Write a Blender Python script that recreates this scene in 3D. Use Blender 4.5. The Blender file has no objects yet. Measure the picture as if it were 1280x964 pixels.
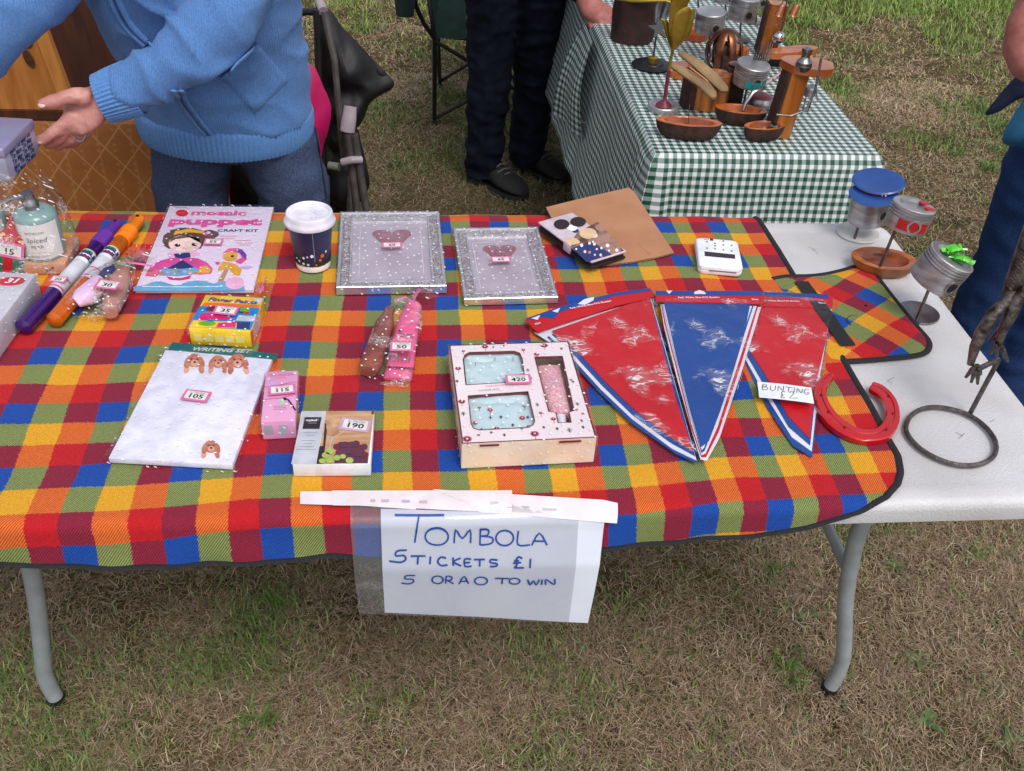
import bpy, bmesh, math, random
import numpy as np
from mathutils import Vector, Matrix, noise as mnoise
from mathutils.bvhtree import BVHTree
random.seed(7)
RNG = np.random.default_rng(11)
S = bpy.context.scene
COL = S.collection
rad = math.radians

# ------------------------------------------------------------------ camera
CAM_H = 1.65
PITCH, YAW, ROLL, FPX = 0.65942, -0.12083, 0.06241, 1231.07   # phone held over the table edge
def cam_axes():
    cp, sp = math.cos(PITCH), math.sin(PITCH); cy, sy = math.cos(YAW), math.sin(YAW)
    fwd = Vector((-sy*cp, cy*cp, -sp)); right = Vector((cy, sy, 0)); up = right.cross(fwd)
    cr, sr = math.cos(ROLL), math.sin(ROLL)
    return right*cr + up*sr, up*cr - right*sr, -fwd
CR, CU, CB = cam_axes()
CO = Vector((0, 0, CAM_H))
cd = bpy.data.cameras.new('camera'); cam = bpy.data.objects.new('camera', cd); COL.objects.link(cam)
cd.sensor_width = 36; cd.lens = 36*FPX/1280; cd.clip_end = 500; cd.clip_start = .02
m3 = Matrix((CR, CU, CB)).transposed()
cam.matrix_world = Matrix.Translation(CO) @ m3.to_4x4()
S.camera = cam
# ------------------------------------------------------------------ light: bright hazy overcast
SUN_EL, SUN_AZ = 58, 160        # azimuth clockwise from +Y
w = bpy.data.worlds.new('World'); S.world = w; w.use_nodes = True
wn = w.node_tree.nodes; wl = w.node_tree.links
bg = wn['Background']; sky = wn.new('ShaderNodeTexSky'); sky.sky_type = 'NISHITA'; sky.sun_disc = False
sky.sun_elevation = rad(SUN_EL); sky.sun_rotation = rad(SUN_AZ); sky.air_density = 1.0; sky.dust_density = 3.0; sky.ozone_density = 1.0
hs = wn.new('ShaderNodeHueSaturation'); hs.inputs['Saturation'].default_value = .40     # a veil of cloud
wl.new(sky.outputs[0], hs.inputs['Color']); wl.new(hs.outputs[0], bg.inputs['Color']); bg.inputs['Strength'].default_value = .15
sd = bpy.data.lights.new('sun', 'SUN'); sun = bpy.data.objects.new('sun', sd); COL.objects.link(sun)
sd.energy = 1.0; sd.angle = rad(20); sd.color = (1, .975, .94)
sun.rotation_euler = (rad(90-SUN_EL), 0, rad(180-SUN_AZ)); sun.location = (3, 3, 8)
S.view_settings.view_transform = 'Standard'; S.view_settings.look = 'None'; S.view_settings.gamma = 1
S.view_settings.exposure = 0.22
S.cycles.transparent_max_bounces = 16

# ------------------------------------------------------------------ helpers
def ray(px, py):
    return CR*((px-640)/FPX) - CU*((py-482)/FPX) - CB
def pz(px, py, z): d = ray(px, py); return CO + d*((z-CAM_H)/d.z)      # point of a level plane
def pY(px, py, Y): d = ray(px, py); return CO + d*(Y/d.y)              # point of an upright plane
def pX(px, py, X): d = ray(px, py); return CO + d*(X/d.x)
def mpp(p): return (Vector(p)-CO).dot(-CB)/FPX                          # metres per photo pixel there
def lin(c): c /= 255; return c/12.92 if c <= .04045 else ((c+.055)/1.055)**2.4
def rgb(r, g, b): return (lin(r), lin(g), lin(b), 1)
def V2(p): return (p[0], p[1])

MATS = {}
def mat(name, col, rough=.5, metal=0, col2=None, scale=40, bump=0, bscale=300, spec=.5, detail=4, lo=.35, hi=.65, stretch=None, coat=0, sheen=0, alpha=None, trans=0):
    if name in MATS: return MATS[name]
    m = bpy.data.materials.new(name); MATS[name] = m; m.use_nodes = True
    n = m.node_tree.nodes; l = m.node_tree.links; b = n['Principled BSDF']
    if len(col) == 3: col = rgb(*col)
    if col2 and len(col2) == 3: col2 = rgb(*col2)
    b.inputs['Base Color'].default_value = col; b.inputs['Roughness'].default_value = rough; b.inputs['Metallic'].default_value = metal
    b.inputs['Specular IOR Level'].default_value = spec; b.inputs['Coat Weight'].default_value = coat; b.inputs['Coat Roughness'].default_value = .08
    b.inputs['Sheen Weight'].default_value = sheen; b.inputs['Transmission Weight'].default_value = trans
    if alpha is not None: b.inputs['Alpha'].default_value = alpha
    tc = n.new('ShaderNodeTexCoord'); mp = n.new('ShaderNodeMapping'); l.new(tc.outputs['Object'], mp.inputs['Vector'])
    if stretch: mp.inputs['Scale'].default_value = stretch
    if col2 is None:
        k = 1.12; col2 = tuple(min(1, c*k) for c in col[:3])+(1,); col = tuple(c/k for c in col[:3])+(1,)
    nz = n.new('ShaderNodeTexNoise'); nz.inputs['Scale'].default_value = scale; nz.inputs['Detail'].default_value = detail
    l.new(mp.outputs[0], nz.inputs['Vector'])
    rp = n.new('ShaderNodeValToRGB'); rp.color_ramp.elements[0].position = lo; rp.color_ramp.elements[1].position = hi
    rp.color_ramp.elements[0].color = col; rp.color_ramp.elements[1].color = col2
    l.new(nz.outputs['Fac'], rp.inputs[0]); l.new(rp.outputs[0], b.inputs['Base Color'])
    if bump:
        bz = n.new('ShaderNodeTexNoise'); bz.inputs['Scale'].default_value = bscale; bz.inputs['Detail'].default_value = 3
        l.new(mp.outputs[0], bz.inputs['Vector'])
        bp = n.new('ShaderNodeBump'); bp.inputs['Strength'].default_value = bump; bp.inputs['Distance'].default_value = .002
        l.new(bz.outputs['Fac'], bp.inputs['Height']); l.new(bp.outputs[0], b.inputs['Normal'])
    return m
def nodes(m): return m.node_tree.nodes, m.node_tree.links
def mth(n, l, op, a, b=None, c=None):
    x = n.new('ShaderNodeMath'); x.operation = op
    for i, v in enumerate((a, b, c)):
        if v is None: continue
        if isinstance(v, (int, float)): x.inputs[i].default_value = v
        else: l.new(v, x.inputs[i])
    return x.outputs[0]

class MB:
    def __init__(s): s.v = []; s.f = []; s.uv = None
    def add(s, vs, fs, T=None):
        o = len(s.v)
        s.v += [tuple(T @ Vector(v)) if T is not None else tuple(v) for v in vs]
        s.f += [tuple(i+o for i in f) for f in fs]; return s
    def box(s, c, d, bev=0, T=None, seg=2, rz=0):
        bm = bmesh.new(); bmesh.ops.create_cube(bm, size=1)
        bmesh.ops.scale(bm, vec=d, verts=bm.verts)
        if bev: bmesh.ops.bevel(bm, geom=bm.edges[:], offset=bev, segments=seg, affect='EDGES', profile=.5)
        R = Matrix.Translation(c) @ Matrix.Rotation(rz, 4, 'Z')
        bm.verts.index_update()
        s.add([R @ v.co for v in bm.verts], [[v.index for v in f.verts] for f in bm.faces], T); bm.free(); return s
    def loft(s, rings, cap=True, closed=True, T=None):
        n = len(rings[0]); vs = [p for r in rings for p in r]; fs = []
        for k in range(len(rings)-1):
            for i in range(n if closed else n-1):
                j = (i+1) % n; fs.append((k*n+i, k*n+j, (k+1)*n+j, (k+1)*n+i))
        if cap and closed: fs.append(tuple(range(n-1, -1, -1))); fs.append(tuple(range((len(rings)-1)*n, len(rings)*n)))
        return s.add(vs, fs, T)
    def tube(s, path, r, n=10, cap=True, T=None, up=None):
        P = [Vector(p) for p in path]; rings = []; N = len(P)
        if not isinstance(r, (list, tuple)): r = [r]*N
        prev = Vector(up) if up else None
        for k in range(N):
            t = (P[min(k+1, N-1)]-P[max(k-1, 0)]); t = t.normalized() if t.length > 1e-9 else Vector((0, 0, 1))
            if prev is None:
                prev = Vector((0, 0, 1)) if abs(t.z) < .9 else Vector((0, 1, 0))
            u = prev - t*prev.dot(t)
            if u.length < 1e-6: u = t.orthogonal()
            u.normalize(); b = t.cross(u); prev = u
            rr = r[k]; ra, rb = rr if isinstance(rr, (list, tuple)) else (rr, rr)     # ra sideways, rb along up
            rings.append([P[k] + b*(ra*math.cos(2*math.pi*i/n)) + u*(rb*math.sin(2*math.pi*i/n)) for i in range(n)])
        return s.loft(rings, cap, True, T)
    def lathe(s, prof, n=24, T=None, c=(0, 0, 0), cap=False, sy=1):
        rings = [[(c[0]+r*math.cos(2*math.pi*i/n), c[1]+sy*r*math.sin(2*math.pi*i/n), c[2]+z) for i in range(n)] for r, z in prof]
        return s.loft(rings, cap, True, T)
    def prism(s, poly, z0, z1, T=None):
        n = len(poly); a = sum(poly[i][0]*poly[(i+1) % n][1]-poly[(i+1) % n][0]*poly[i][1] for i in range(n))
        if a < 0: poly = poly[::-1]
        vs = [(x, y, z0) for x, y in poly]+[(x, y, z1) for x, y in poly]
        fs = [tuple(range(n-1, -1, -1)), tuple(range(n, 2*n))]+[(i, (i+1) % n, (i+1) % n+n, i+n) for i in range(n)]
        return s.add(vs, fs, T)
    def grid(s, fn, nu, nv, T=None, uvfn=None):
        vs = [fn(i/(nu-1), j/(nv-1)) for j in range(nv) for i in range(nu)]
        fs = [(j*nu+i, j*nu+i+1, (j+1)*nu+i+1, (j+1)*nu+i) for j in range(nv-1) for i in range(nu-1)]
        return s.add(vs, fs, T)
    def build(s, name, m, parent=None, smooth=True, ang=42):
        me = bpy.data.meshes.new(name); me.from_pydata(s.v, [], s.f); me.update()
        if smooth:
            me.shade_smooth()
            try: me.set_sharp_from_angle(angle=rad(ang))
            except Exception: pass
        if s.uv:
            L = me.uv_layers.new(name='UVMap')
            for lp in me.loops: L.data[lp.index].uv = s.uv[lp.vertex_index]
        o = bpy.data.objects.new(name, me); COL.objects.link(o)
        if m: me.materials.append(m)
        if parent: o.parent = parent
        return o
def fix_normals(o):
    bm = bmesh.new(); bm.from_mesh(o.data); bmesh.ops.recalc_face_normals(bm, faces=bm.faces); bm.to_mesh(o.data); bm.free()
def tag(o, label, cat, group=None, kind=None):
    if label: o['label'] = label
    if cat: o['category'] = cat
    if group: o['group'] = group
    if kind: o['kind'] = kind
    return o
def thing(name, label, cat, loc=(0, 0, 0), rz=0, group=None):
    o = bpy.data.objects.new(name, None); COL.objects.link(o); o.empty_display_size = .05
    o.location = loc; o.rotation_euler = (0, 0, rz); return tag(o, label, cat, group)
def remesh(o, vox, smooth=2, disp=None):
    """fuse the overlapping lofts of a body or a cloth into one continuous skin"""
    md = o.modifiers.new('r', 'REMESH'); md.mode = 'VOXEL'; md.voxel_size = vox; md.use_smooth_shade = True
    if smooth: ms = o.modifiers.new('s', 'SMOOTH'); ms.factor = .5; ms.iterations = smooth
    dg = bpy.context.evaluated_depsgraph_get(); ev = o.evaluated_get(dg)
    me = bpy.data.meshes.new_from_object(ev); old = o.data; o.modifiers.clear(); mats = [m for m in old.materials]
    o.data = me
    if not me.materials:
        for m in mats: me.materials.append(m)
    if disp:
        me.update(); nr = [v.normal.copy() for v in me.vertices]
        for v, q in zip(me.vertices, nr): v.co += q*disp(v.co, q)
    me.shade_smooth(); return o
def nz(p, s, seed=0): return mnoise.noise(Vector((p[0]*s+seed*7.3, p[1]*s+seed*3.1, p[2]*s-seed*5.7)))
def circ(cx, cy, r, n=16, ry=None, rot=0):
    ry = ry or r; c, q = math.cos(rot), math.sin(rot)
    return [(cx+c*r*math.cos(2*math.pi*i/n)-q*ry*math.sin(2*math.pi*i/n), cy+q*r*math.cos(2*math.pi*i/n)+c*ry*math.sin(2*math.pi*i/n)) for i in range(n)]
def rect(cx, cy, w, h, rot=0):
    c, q = math.cos(rot), math.sin(rot)
    return [(cx+c*x-q*y, cy+q*x+c*y) for x, y in ((-w/2, -h/2), (w/2, -h/2), (w/2, h/2), (-w/2, h/2))]
def rrect(cx, cy, w, h, r, n=5):
    o = []
    for sx, sy, a0 in ((1, -1, -90), (1, 1, 0), (-1, 1, 90), (-1, -1, 180)):
        for k in range(n+1):
            a = rad(a0+90*k/n); o.append((cx+sx*(w/2-r)+r*math.cos(a), cy+sy*(h/2-r)+r*math.sin(a)))
    return o
def decal(parent, polys, z, m, name='print', t=.00025):
    mb = MB()
    if polys and isinstance(polys[0][0], (int, float)): polys = [polys]
    for p in polys: mb.prism(list(p), z, z+t)
    return mb.build(name, m, parent, smooth=False)
FONTCACHE = {}
def text_mesh(s, size, bold=0, shear=0, sx=1):
    c = bpy.data.curves.new('lettering', 'FONT'); c.body = s; c.size = size; c.align_x = 'CENTER'; c.align_y = 'CENTER'
    c.offset = bold; c.shear = shear; c.resolution_u = 2; c.fill_mode = 'FRONT'
    o = bpy.data.objects.new('lettering', c); me = bpy.data.meshes.new_from_object(o)
    bpy.data.objects.remove(o); bpy.data.curves.remove(c)
    return me
def text(parent, s, u, v, size, m, z, rot=0, bold=0, shear=0, sx=1, T=None, name='lettering', bend=None):
    me = text_mesh(s, size, bold, shear); c, q = math.cos(rot), math.sin(rot)
    for p in me.vertices:
        x, y = p.co.x*sx, p.co.y
        co = Vector((u+c*x-q*y, v+q*x+c*y, z))
        if bend: co = Vector(bend(co))
        p.co = T @ co if T is not None else co
    me.materials.clear(); me.materials.append(m)
    o = bpy.data.objects.new(name, me); COL.objects.link(o); o.parent = parent; return o

class Fr:
    """frame of a flat thing lying on a level plane, from its four top corners"""
    def __init__(s, BL, BR, TR, TL, ztop, th):
        a, b, c, d = [pz(*p, ztop) for p in (BL, BR, TR, TL)]
        e = (b-a)+(c-d); s.ang = math.atan2(e.y, e.x); s.ex = Vector((math.cos(s.ang), math.sin(s.ang), 0)); s.ey = Vector((-s.ex.y, s.ex.x, 0))
        s.w = ((b-a).dot(s.ex)+(c-d).dot(s.ex))/2; s.h = ((d-a).dot(s.ey)+(c-b).dot(s.ey))/2
        s.c = (a+b+c+d)/4; s.z = ztop; s.th = th; s.loc = (s.c.x, s.c.y, ztop-th)
    def L(s, px, py, z=None):
        p = pz(px, py, s.z if z is None else z)-s.c; return (p.dot(s.ex), p.dot(s.ey))
    def thing(s, name, label, cat, group=None): return thing(name, label, cat, s.loc, s.ang, group)

# ------------------------------------------------------------------ shared materials
WHITE = mat('white_paper', (232, 234, 240), .6)
BLACK = mat('black_print', (22, 20, 24), .6)
GREYP = mat('grey_print', (120, 118, 125), .6)
PINKT = mat('ticket_pink', (216, 110, 160), .6)
PAPER = mat('ticket_paper', (226, 224, 218), .7)
CHROME = mat('bare_steel', (175, 175, 178), .28, 1, col2=(130, 126, 124), scale=25, bump=.15, bscale=90)
def cellophane(name='cellophane', dots=True, gloss=.3, dscale=52, drad=.082, bump=.5, nscale=55, tint=(1, 1, 1), crease=.10, milk=0):  # crease: strength of the white glints painted on the film
    if name in MATS: return MATS[name]
    m = bpy.data.materials.new(name); MATS[name] = m; m.use_nodes = True; n, l = nodes(m); n.clear()
    out = n.new('ShaderNodeOutputMaterial'); tr = n.new('ShaderNodeBsdfTransparent'); tr.inputs[0].default_value = (*tint, 1)
    gl = n.new('ShaderNodeBsdfGlossy'); gl.inputs['Roughness'].default_value = .05
    tc = n.new('ShaderNodeTexCoord')
    nzz = n.new('ShaderNodeTexNoise'); nzz.inputs['Scale'].default_value = nscale; nzz.inputs['Detail'].default_value = 3; l.new(tc.outputs['Object'], nzz.inputs['Vector'])
    bp = n.new('ShaderNodeBump'); bp.inputs['Strength'].default_value = bump; bp.inputs['Distance'].default_value = .006; l.new(nzz.outputs['Fac'], bp.inputs['Height'])
    l.new(bp.outputs[0], gl.inputs['Normal'])
    ge = n.new('ShaderNodeNewGeometry'); dt = n.new('ShaderNodeVectorMath'); dt.operation = 'DOT_PRODUCT'; l.new(ge.outputs['Incoming'], dt.inputs[0]); l.new(bp.outputs[0], dt.inputs[1])
    sch = mth(n, l, 'POWER', mth(n, l, 'SUBTRACT', 1, mth(n, l, 'ABSOLUTE', dt.outputs['Value'])), 5)
    f = mth(n, l, 'MULTIPLY_ADD', sch, .9, gloss*.05+.014)
    f = mth(n, l, 'MINIMUM', f, .8)
    mx = n.new('ShaderNodeMixShader'); l.new(f, mx.inputs[0]); l.new(tr.outputs[0], mx.inputs[1]); l.new(gl.outputs[0], mx.inputs[2])
    last = mx.outputs[0]
    if crease:
        # glints on the folds painted in diffuse white: thin ridges gathered in patches
        mpv = n.new('ShaderNodeMapping'); mpv.inputs['Rotation'].default_value = (0, 0, .7); mpv.inputs['Scale'].default_value = (1, 2.2, 1.4); l.new(tc.outputs['Object'], mpv.inputs['Vector'])
        cn = n.new('ShaderNodeTexNoise'); cn.inputs['Scale'].default_value = nscale*1.3; cn.inputs['Detail'].default_value = 1; cn.inputs['Distortion'].default_value = 1.4; l.new(mpv.outputs[0], cn.inputs['Vector'])
        rd = mth(n, l, 'MAXIMUM', mth(n, l, 'SUBTRACT', 1, mth(n, l, 'MULTIPLY', mth(n, l, 'ABSOLUTE', mth(n, l, 'SUBTRACT', cn.outputs['Fac'], .5)), 16)), 0)
        n3 = n.new('ShaderNodeTexNoise'); n3.inputs['Scale'].default_value = nscale*.55; n3.inputs['Detail'].default_value = 3; l.new(tc.outputs['Object'], n3.inputs['Vector'])
        pt = mth(n, l, 'MINIMUM', mth(n, l, 'MAXIMUM', mth(n, l, 'MULTIPLY', mth(n, l, 'SUBTRACT', n3.outputs['Fac'], .53), 9), 0), 1)
        fc = mth(n, l, 'MULTIPLY', mth(n, l, 'MULTIPLY', mth(n, l, 'POWER', rd, 1.5), pt), crease)
        fc = mth(n, l, 'ADD', fc, mth(n, l, 'MULTIPLY', pt, crease*.12))
        dw = n.new('ShaderNodeBsdfDiffuse'); dw.inputs[0].default_value = (.88, .88, .9, 1); mc = n.new('ShaderNodeMixShader'); l.new(fc, mc.inputs[0]); l.new(last, mc.inputs[1]); l.new(dw.outputs[0], mc.inputs[2]); last = mc.outputs[0]
    if milk:
        dm = n.new('ShaderNodeBsdfDiffuse'); dm.inputs[0].default_value = (.75, .76, .78, 1); mk = n.new('ShaderNodeMixShader'); mk.inputs[0].default_value = milk; l.new(last, mk.inputs[1]); l.new(dm.outputs[0], mk.inputs[2]); last = mk.outputs[0]
    if dots:
        sp = n.new('ShaderNodeSeparateXYZ'); l.new(tc.outputs['Object'], sp.inputs[0])
        a = mth(n, l, 'MULTIPLY_ADD', sp.outputs[2], .7, sp.outputs[0]); b = mth(n, l, 'ADD', sp.outputs[2], sp.outputs[1])
        cb = n.new('ShaderNodeCombineXYZ'); l.new(a, cb.inputs[0]); l.new(b, cb.inputs[1])
        vo = n.new('ShaderNodeTexVoronoi'); vo.voronoi_dimensions = '2D'; vo.inputs['Scale'].default_value = dscale; vo.inputs['Randomness'].default_value = .75
        l.new(cb.outputs[0], vo.inputs['Vector'])
        msk = mth(n, l, 'LESS_THAN', vo.outputs['Distance'], drad)
        df = n.new('ShaderNodeBsdfDiffuse'); df.inputs[0].default_value = (.86, .86, .88, 1)
        m2 = n.new('ShaderNodeMixShader'); l.new(msk, m2.inputs[0]); l.new(last, m2.inputs[1]); l.new(df.outputs[0], m2.inputs[2]); last = m2.outputs[0]
    l.new(last, out.inputs[0]); return m
CELLO = cellophane(); BAGF = cellophane('bag_film', crease=.75, nscale=48, gloss=.4)
CLEAR = cellophane('clear_film', dots=False, gloss=.25, bump=.7, nscale=30, crease=0)
def wrap(parent, w, h, th, off=.0016, seed=0, m=None, amp=.0010, name='cellophane_wrap', extra=0):
    """cellophane pulled round a flat box: a rounded shell, creased"""
    nx = max(6, int(w/.008)); ny = max(6, int(h/.008)); bm = bmesh.new()
    W, H = w/2+off+extra, h/2+off+extra; mb = MB()
    def top(u, v):
        x = (u*2-1)*W; y = (v*2-1)*H; q = min(1-abs(u*2-1), 1-abs(v*2-1))
        return (x, y, th+off*(1 if q > 0 else .2)+amp*nz((x, y, seed), 55, seed)+.6*amp*abs(nz((x, y, seed), 140, seed)))
    mb.grid(top, nx, ny)
    per = [top(i/(nx-1), 0) for i in range(nx)]+[top(1, j/(ny-1)) for j in range(1, ny)]+[top(1-i/(nx-1), 1) for i in range(1, nx)]+[top(0, 1-j/(ny-1)) for j in range(1, ny-1)]
    rings = []
    for k in range(4):
        t = k/3; rings.append([(x*(1+.0*t)+amp*1.3*nz((x, y, t*3), 60, seed+2), y+amp*1.3*nz((y, x, t*3), 60, seed+5), z*(1-t)+.0004*t) for x, y, z in per])
    mb.loft(rings, cap=False)
    return mb.build(name, m or CELLO, parent, ang=25)
def ticket(parent, num, u, v, z, rot=0, w=.036, h=.022, T=None, pink=True, lift=0):
    mb = MB(); mb.prism(rect(0, 0, w, h), 0, .0002)
    R = Matrix.Translation((u, v, z)) @ Matrix.Rotation(rot, 4, 'Z')
    if T is not None: R = T @ R
    o = mb.build('ticket', PINKT if pink else PAPER, parent, smooth=False); o.matrix_local = R
    decal(o, rect(0, .0003, w*.80, h*.68), .0003, PAPER, 'ticket_panel')
    text(o, 'AJ 7032%02d' % (num % 100), 0, h*.22, h*.22, GREYP, .0007)
    text(o, str(num), 0, -h*.10, h*.52, BLACK, .0007, bold=h*.012, sx=1.25)
    return o
def densify(P, k=4, closed=False):
    out = []; n = len(P)
    for i in range(n if closed else n-1):
        p0, p1, p2, p3 = P[(i-1) % n if closed else max(i-1, 0)], P[i], P[(i+1) % n], P[(i+2) % n if closed else min(i+2, n-1)]
        for q in range(k):
            t = q/k; out.append(.5*((2*p1)+(p2-p0)*t+(2*p0-5*p1+4*p2-p3)*t*t+(3*p1-p0-3*p2+p3)*t**3))
    if not closed: out.append(P[-1])
    return out
# ------------------------------------------------------------------ ground
TT = .74            # table top
TB = .7465          # top of the blanket
def ground_material():
    m = mat('dry_turf', (96, 80, 56), .95, col2=(62, 54, 36), scale=9, bump=1.0, bscale=120, spec=.1)
    n, l = nodes(m); b = n['Principled BSDF']; tc = n.new('ShaderNodeTexCoord')
    ra = [x for x in n if x.type == 'VALTORGB'][0]
    mo = n.new('ShaderNodeTexNoise'); mo.inputs['Scale'].default_value = 2.2; mo.inputs['Detail'].default_value = 6; l.new(tc.outputs['Object'], mo.inputs['Vector'])
    r2 = n.new('ShaderNodeValToRGB'); r2.color_ramp.elements[0].position = .5; r2.color_ramp.elements[1].position = .62
    l.new(mo.outputs['Fac'], r2.inputs[0])
    mx = n.new('ShaderNodeMix'); mx.data_type = 'RGBA'; l.new(r2.outputs[0], mx.inputs[0]); l.new(ra.outputs[0], mx.inputs[6]); mx.inputs[7].default_value = rgb(74, 72, 34)
    l.new(mx.outputs[2], b.inputs['Base Color']); return m
gm = MB()
def gfn(u, v):
    x = -60+120*u; y = -40+120*v
    return (x, y, 0)
gm.grid(gfn, 2, 2)
g = gm.build('ground', ground_material(), smooth=False); tag(g, None, None, kind='structure')
# near turf surface with small relief
rm = MB()
def rfn(u, v):
    x = -3.2+8.2*u; y = -.1+7.6*v
    e = min(1, 8*min(u, 1-u, v, 1-v))
    return (x, y, .004*e+e*(.010*nz((x, y, 0), 5)+.006*nz((x, y, 1), 16)+.004*abs(nz((x, y, 2), 40))))
rm.grid(rfn, 330, 290); tg = rm.build('turf', ground_material()); tag(tg, None, None, kind='structure')

def grass_field():
    def vnoise(x, y, s, seed):
        r = np.random.default_rng(seed); G = r.random((256, 256)); X = x*s+40; Y = y*s+40
        i = np.floor(X).astype(int); j = np.floor(Y).astype(int); fx = X-i; fy = Y-j; fx = fx*fx*(3-2*fx); fy = fy*fy*(3-2*fy)
        i %= 256; j %= 256; i1 = (i+1) % 256; j1 = (j+1) % 256
        return G[i, j]*(1-fx)*(1-fy)+G[i1, j]*fx*(1-fy)+G[i, j1]*(1-fx)*fy+G[i1, j1]*fx*fy
    def area(n, x0, x1, y0, y1):
        return RNG.uniform(x0, x1, n), RNG.uniform(y0, y1, n)
    parts = [area(70000, 1.4, 3.4, .3, 2.6), area(40000, -1.3, 1.6, .2, .75), area(30000, -2.2, -1.0, .3, 1.8), area(25000, -2.6, -.9, 1.7, 4.2), area(260000, -1.05, 1.45, .72, 1.75), area(25000, -.9, 1.9, 1.6, 2.6), area(170000, -1.0, 2.6, 2.4, 4.4), area(230000, -2.4, 4.2, 3.9, 6.6)]
    x = np.concatenate([p[0] for p in parts]); y = np.concatenate([p[1] for p in parts])
    pat = .6*vnoise(x, y, 3.2, 1)+.4*vnoise(x, y, 9, 2)
    far = .9*np.clip((y-3.6)/2.0, 0, 1)+2.4*np.clip((y+.10*x-5.25)/.7, 0, 1)+.35*np.clip((x-1.2)/1.5, 0, 1)*np.clip((y-2.8)/1, 0, 1)
    gp = np.clip((pat-.53)*np.where(y < 2.2, 1.5, 2.2)+np.where(y < 2.2, .07, .13)+far*.24*(.3+1.4*vnoise(x, y, 4.5, 9)), .04, .85)
    shade_brown = np.exp(-((x-.25)/.75)**2-((y-3.05)/.75)**2)      # dead turf behind the stall, its colour darkened in place of shade
    gp = gp*(1-.75*shade_brown)
    N = len(x); green = RNG.random(N) < gp
    # keep the matted dead grass patchy, so soil and moss show through
    keep = (RNG.random(N) < np.clip(.10+1.35*(.6*vnoise(x, y, 5, 4)+.4*vnoise(x, y, 14, 5)), 0, 1)); x, y, green, pat, shade_brown = x[keep], y[keep], green[keep], pat[keep], shade_brown[keep]; N = len(x)
    L = np.where(green, RNG.uniform(.014, .042, N), RNG.uniform(.008, .036, N))*np.where((y > 4.8) & green, 1.6, 1)
    lean = np.where(green, RNG.uniform(.25, 1.15, N), RNG.uniform(1.05, 1.56, N))
    az = RNG.uniform(0, 2*np.pi, N); wd = np.where(green, RNG.uniform(.0008, .0022, N), RNG.uniform(.0004, .0010, N))*np.where(y > 2.2, 1.35, 1)*np.where(y > 4, 1.25, 1)
    dx, dy = np.cos(az), np.sin(az); sx, sy = -dy, dx
    z0 = .004+.010*np.array([mnoise.noise(Vector((a*5, b*5, 0))) for a, b in zip(x, y)])
    z0 += np.where(green, -.002, RNG.uniform(0, .010, N))
    v = np.empty((N, 5, 3)); curl = RNG.uniform(-.35, .5, N)
    m1 = .55*L; a1 = lean; a2 = np.clip(lean+curl, .1, 1.75)
    px = x+dx*np.sin(a1)*m1; py = y+dy*np.sin(a1)*m1; pz_ = z0+np.cos(a1)*m1
    tx = px+dx*np.sin(a2)*.45*L+sx*RNG.normal(0, .006, N); ty = py+dy*np.sin(a2)*.45*L+sy*RNG.normal(0, .006, N); tz = np.maximum(pz_+np.cos(a2)*.45*L, z0*.6)
    for k, s in ((0, -1), (1, 1)):
        v[:, k, 0] = x+s*sx*wd*.8; v[:, k, 1] = y+s*sy*wd*.8; v[:, k, 2] = z0
        v[:, 2+k, 0] = px+s*sx*wd*.75; v[:, 2+k, 1] = py+s*sy*wd*.75; v[:, 2+k, 2] = pz_
    v[:, 4, 0] = tx; v[:, 4, 1] = ty; v[:, 4, 2] = tz
    base = np.arange(N)*5
    f = np.empty((N, 9), np.int32)
    f[:, 0:3] = np.stack([base, base+1, base+3], 1); f[:, 3:6] = np.stack([base, base+3, base+2], 1); f[:, 6:9] = np.stack([base+2, base+3, base+4], 1)
    me = bpy.data.meshes.new('grass'); me.vertices.add(N*5); me.vertices.foreach_set('co', v.ravel()); me.loops.add(N*9); me.loops.foreach_set('vertex_index', f.ravel())
    me.polygons.add(N*3); me.polygons.foreach_set('loop_start', np.arange(0, N*9, 3, dtype=np.int32)); me.update()
    straw = np.array([[.34, .25, .155], [.42, .33, .23], [.24, .165, .10], [.30, .205, .12], [.15, .105, .07], [.50, .41, .31]]); grn = np.array([[.12, .20, .05], [.17, .25, .06], [.10, .17, .045], [.22, .27, .09], [.16, .20, .08]])
    c = np.where(green[:, None], grn[RNG.integers(0, 5, N)], straw[RNG.choice(6, N, p=[.22, .15, .22, .2, .16, .05])])*(1-.42*shade_brown)[:, None]*RNG.uniform(.75, 1.38, N)[:, None]
    # greener, fresher turf in the far corner
    fr = np.clip((y-4.0)/1.4, 0, 1)[:, None]; c = np.where(green[:, None], c*(1+.42*fr*np.array([1.1, 1, .5])), c*(1+.45*np.clip((y-2.6)/1.6, 0, 1)[:, None]*(1-.8*shade_brown)[:, None]*np.array([1.05, 1, 1.0])))
    ca = me.color_attributes.new('tint', 'FLOAT_COLOR', 'POINT'); cc = np.ones((N, 5, 4)); cc[:, :, :3] = c[:, None, :]; ca.data.foreach_set('color', cc.ravel())
    m = bpy.data.materials.new('grass_blades'); m.use_nodes = True; n, l = nodes(m); b = n['Principled BSDF']; at = n.new('ShaderNodeAttribute'); at.attribute_name = 'tint'
    l.new(at.outputs['Color'], b.inputs['Base Color']); b.inputs['Roughness'].default_value = .7; b.inputs['Specular IOR Level'].default_value = .25
    me.materials.append(m); o = bpy.data.objects.new('grass', me); COL.objects.link(o)
    tag(o, 'short dry grass mixed with green blades all over the ground', 'grass', kind='stuff')
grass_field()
LEAF = mat('weed_leaf', (90, 114, 60), .55, col2=(70, 94, 50), scale=60)
LEAF2 = mat('tuft_leaf', (70, 104, 34), .55, col2=(92, 124, 44), scale=60)
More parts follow.
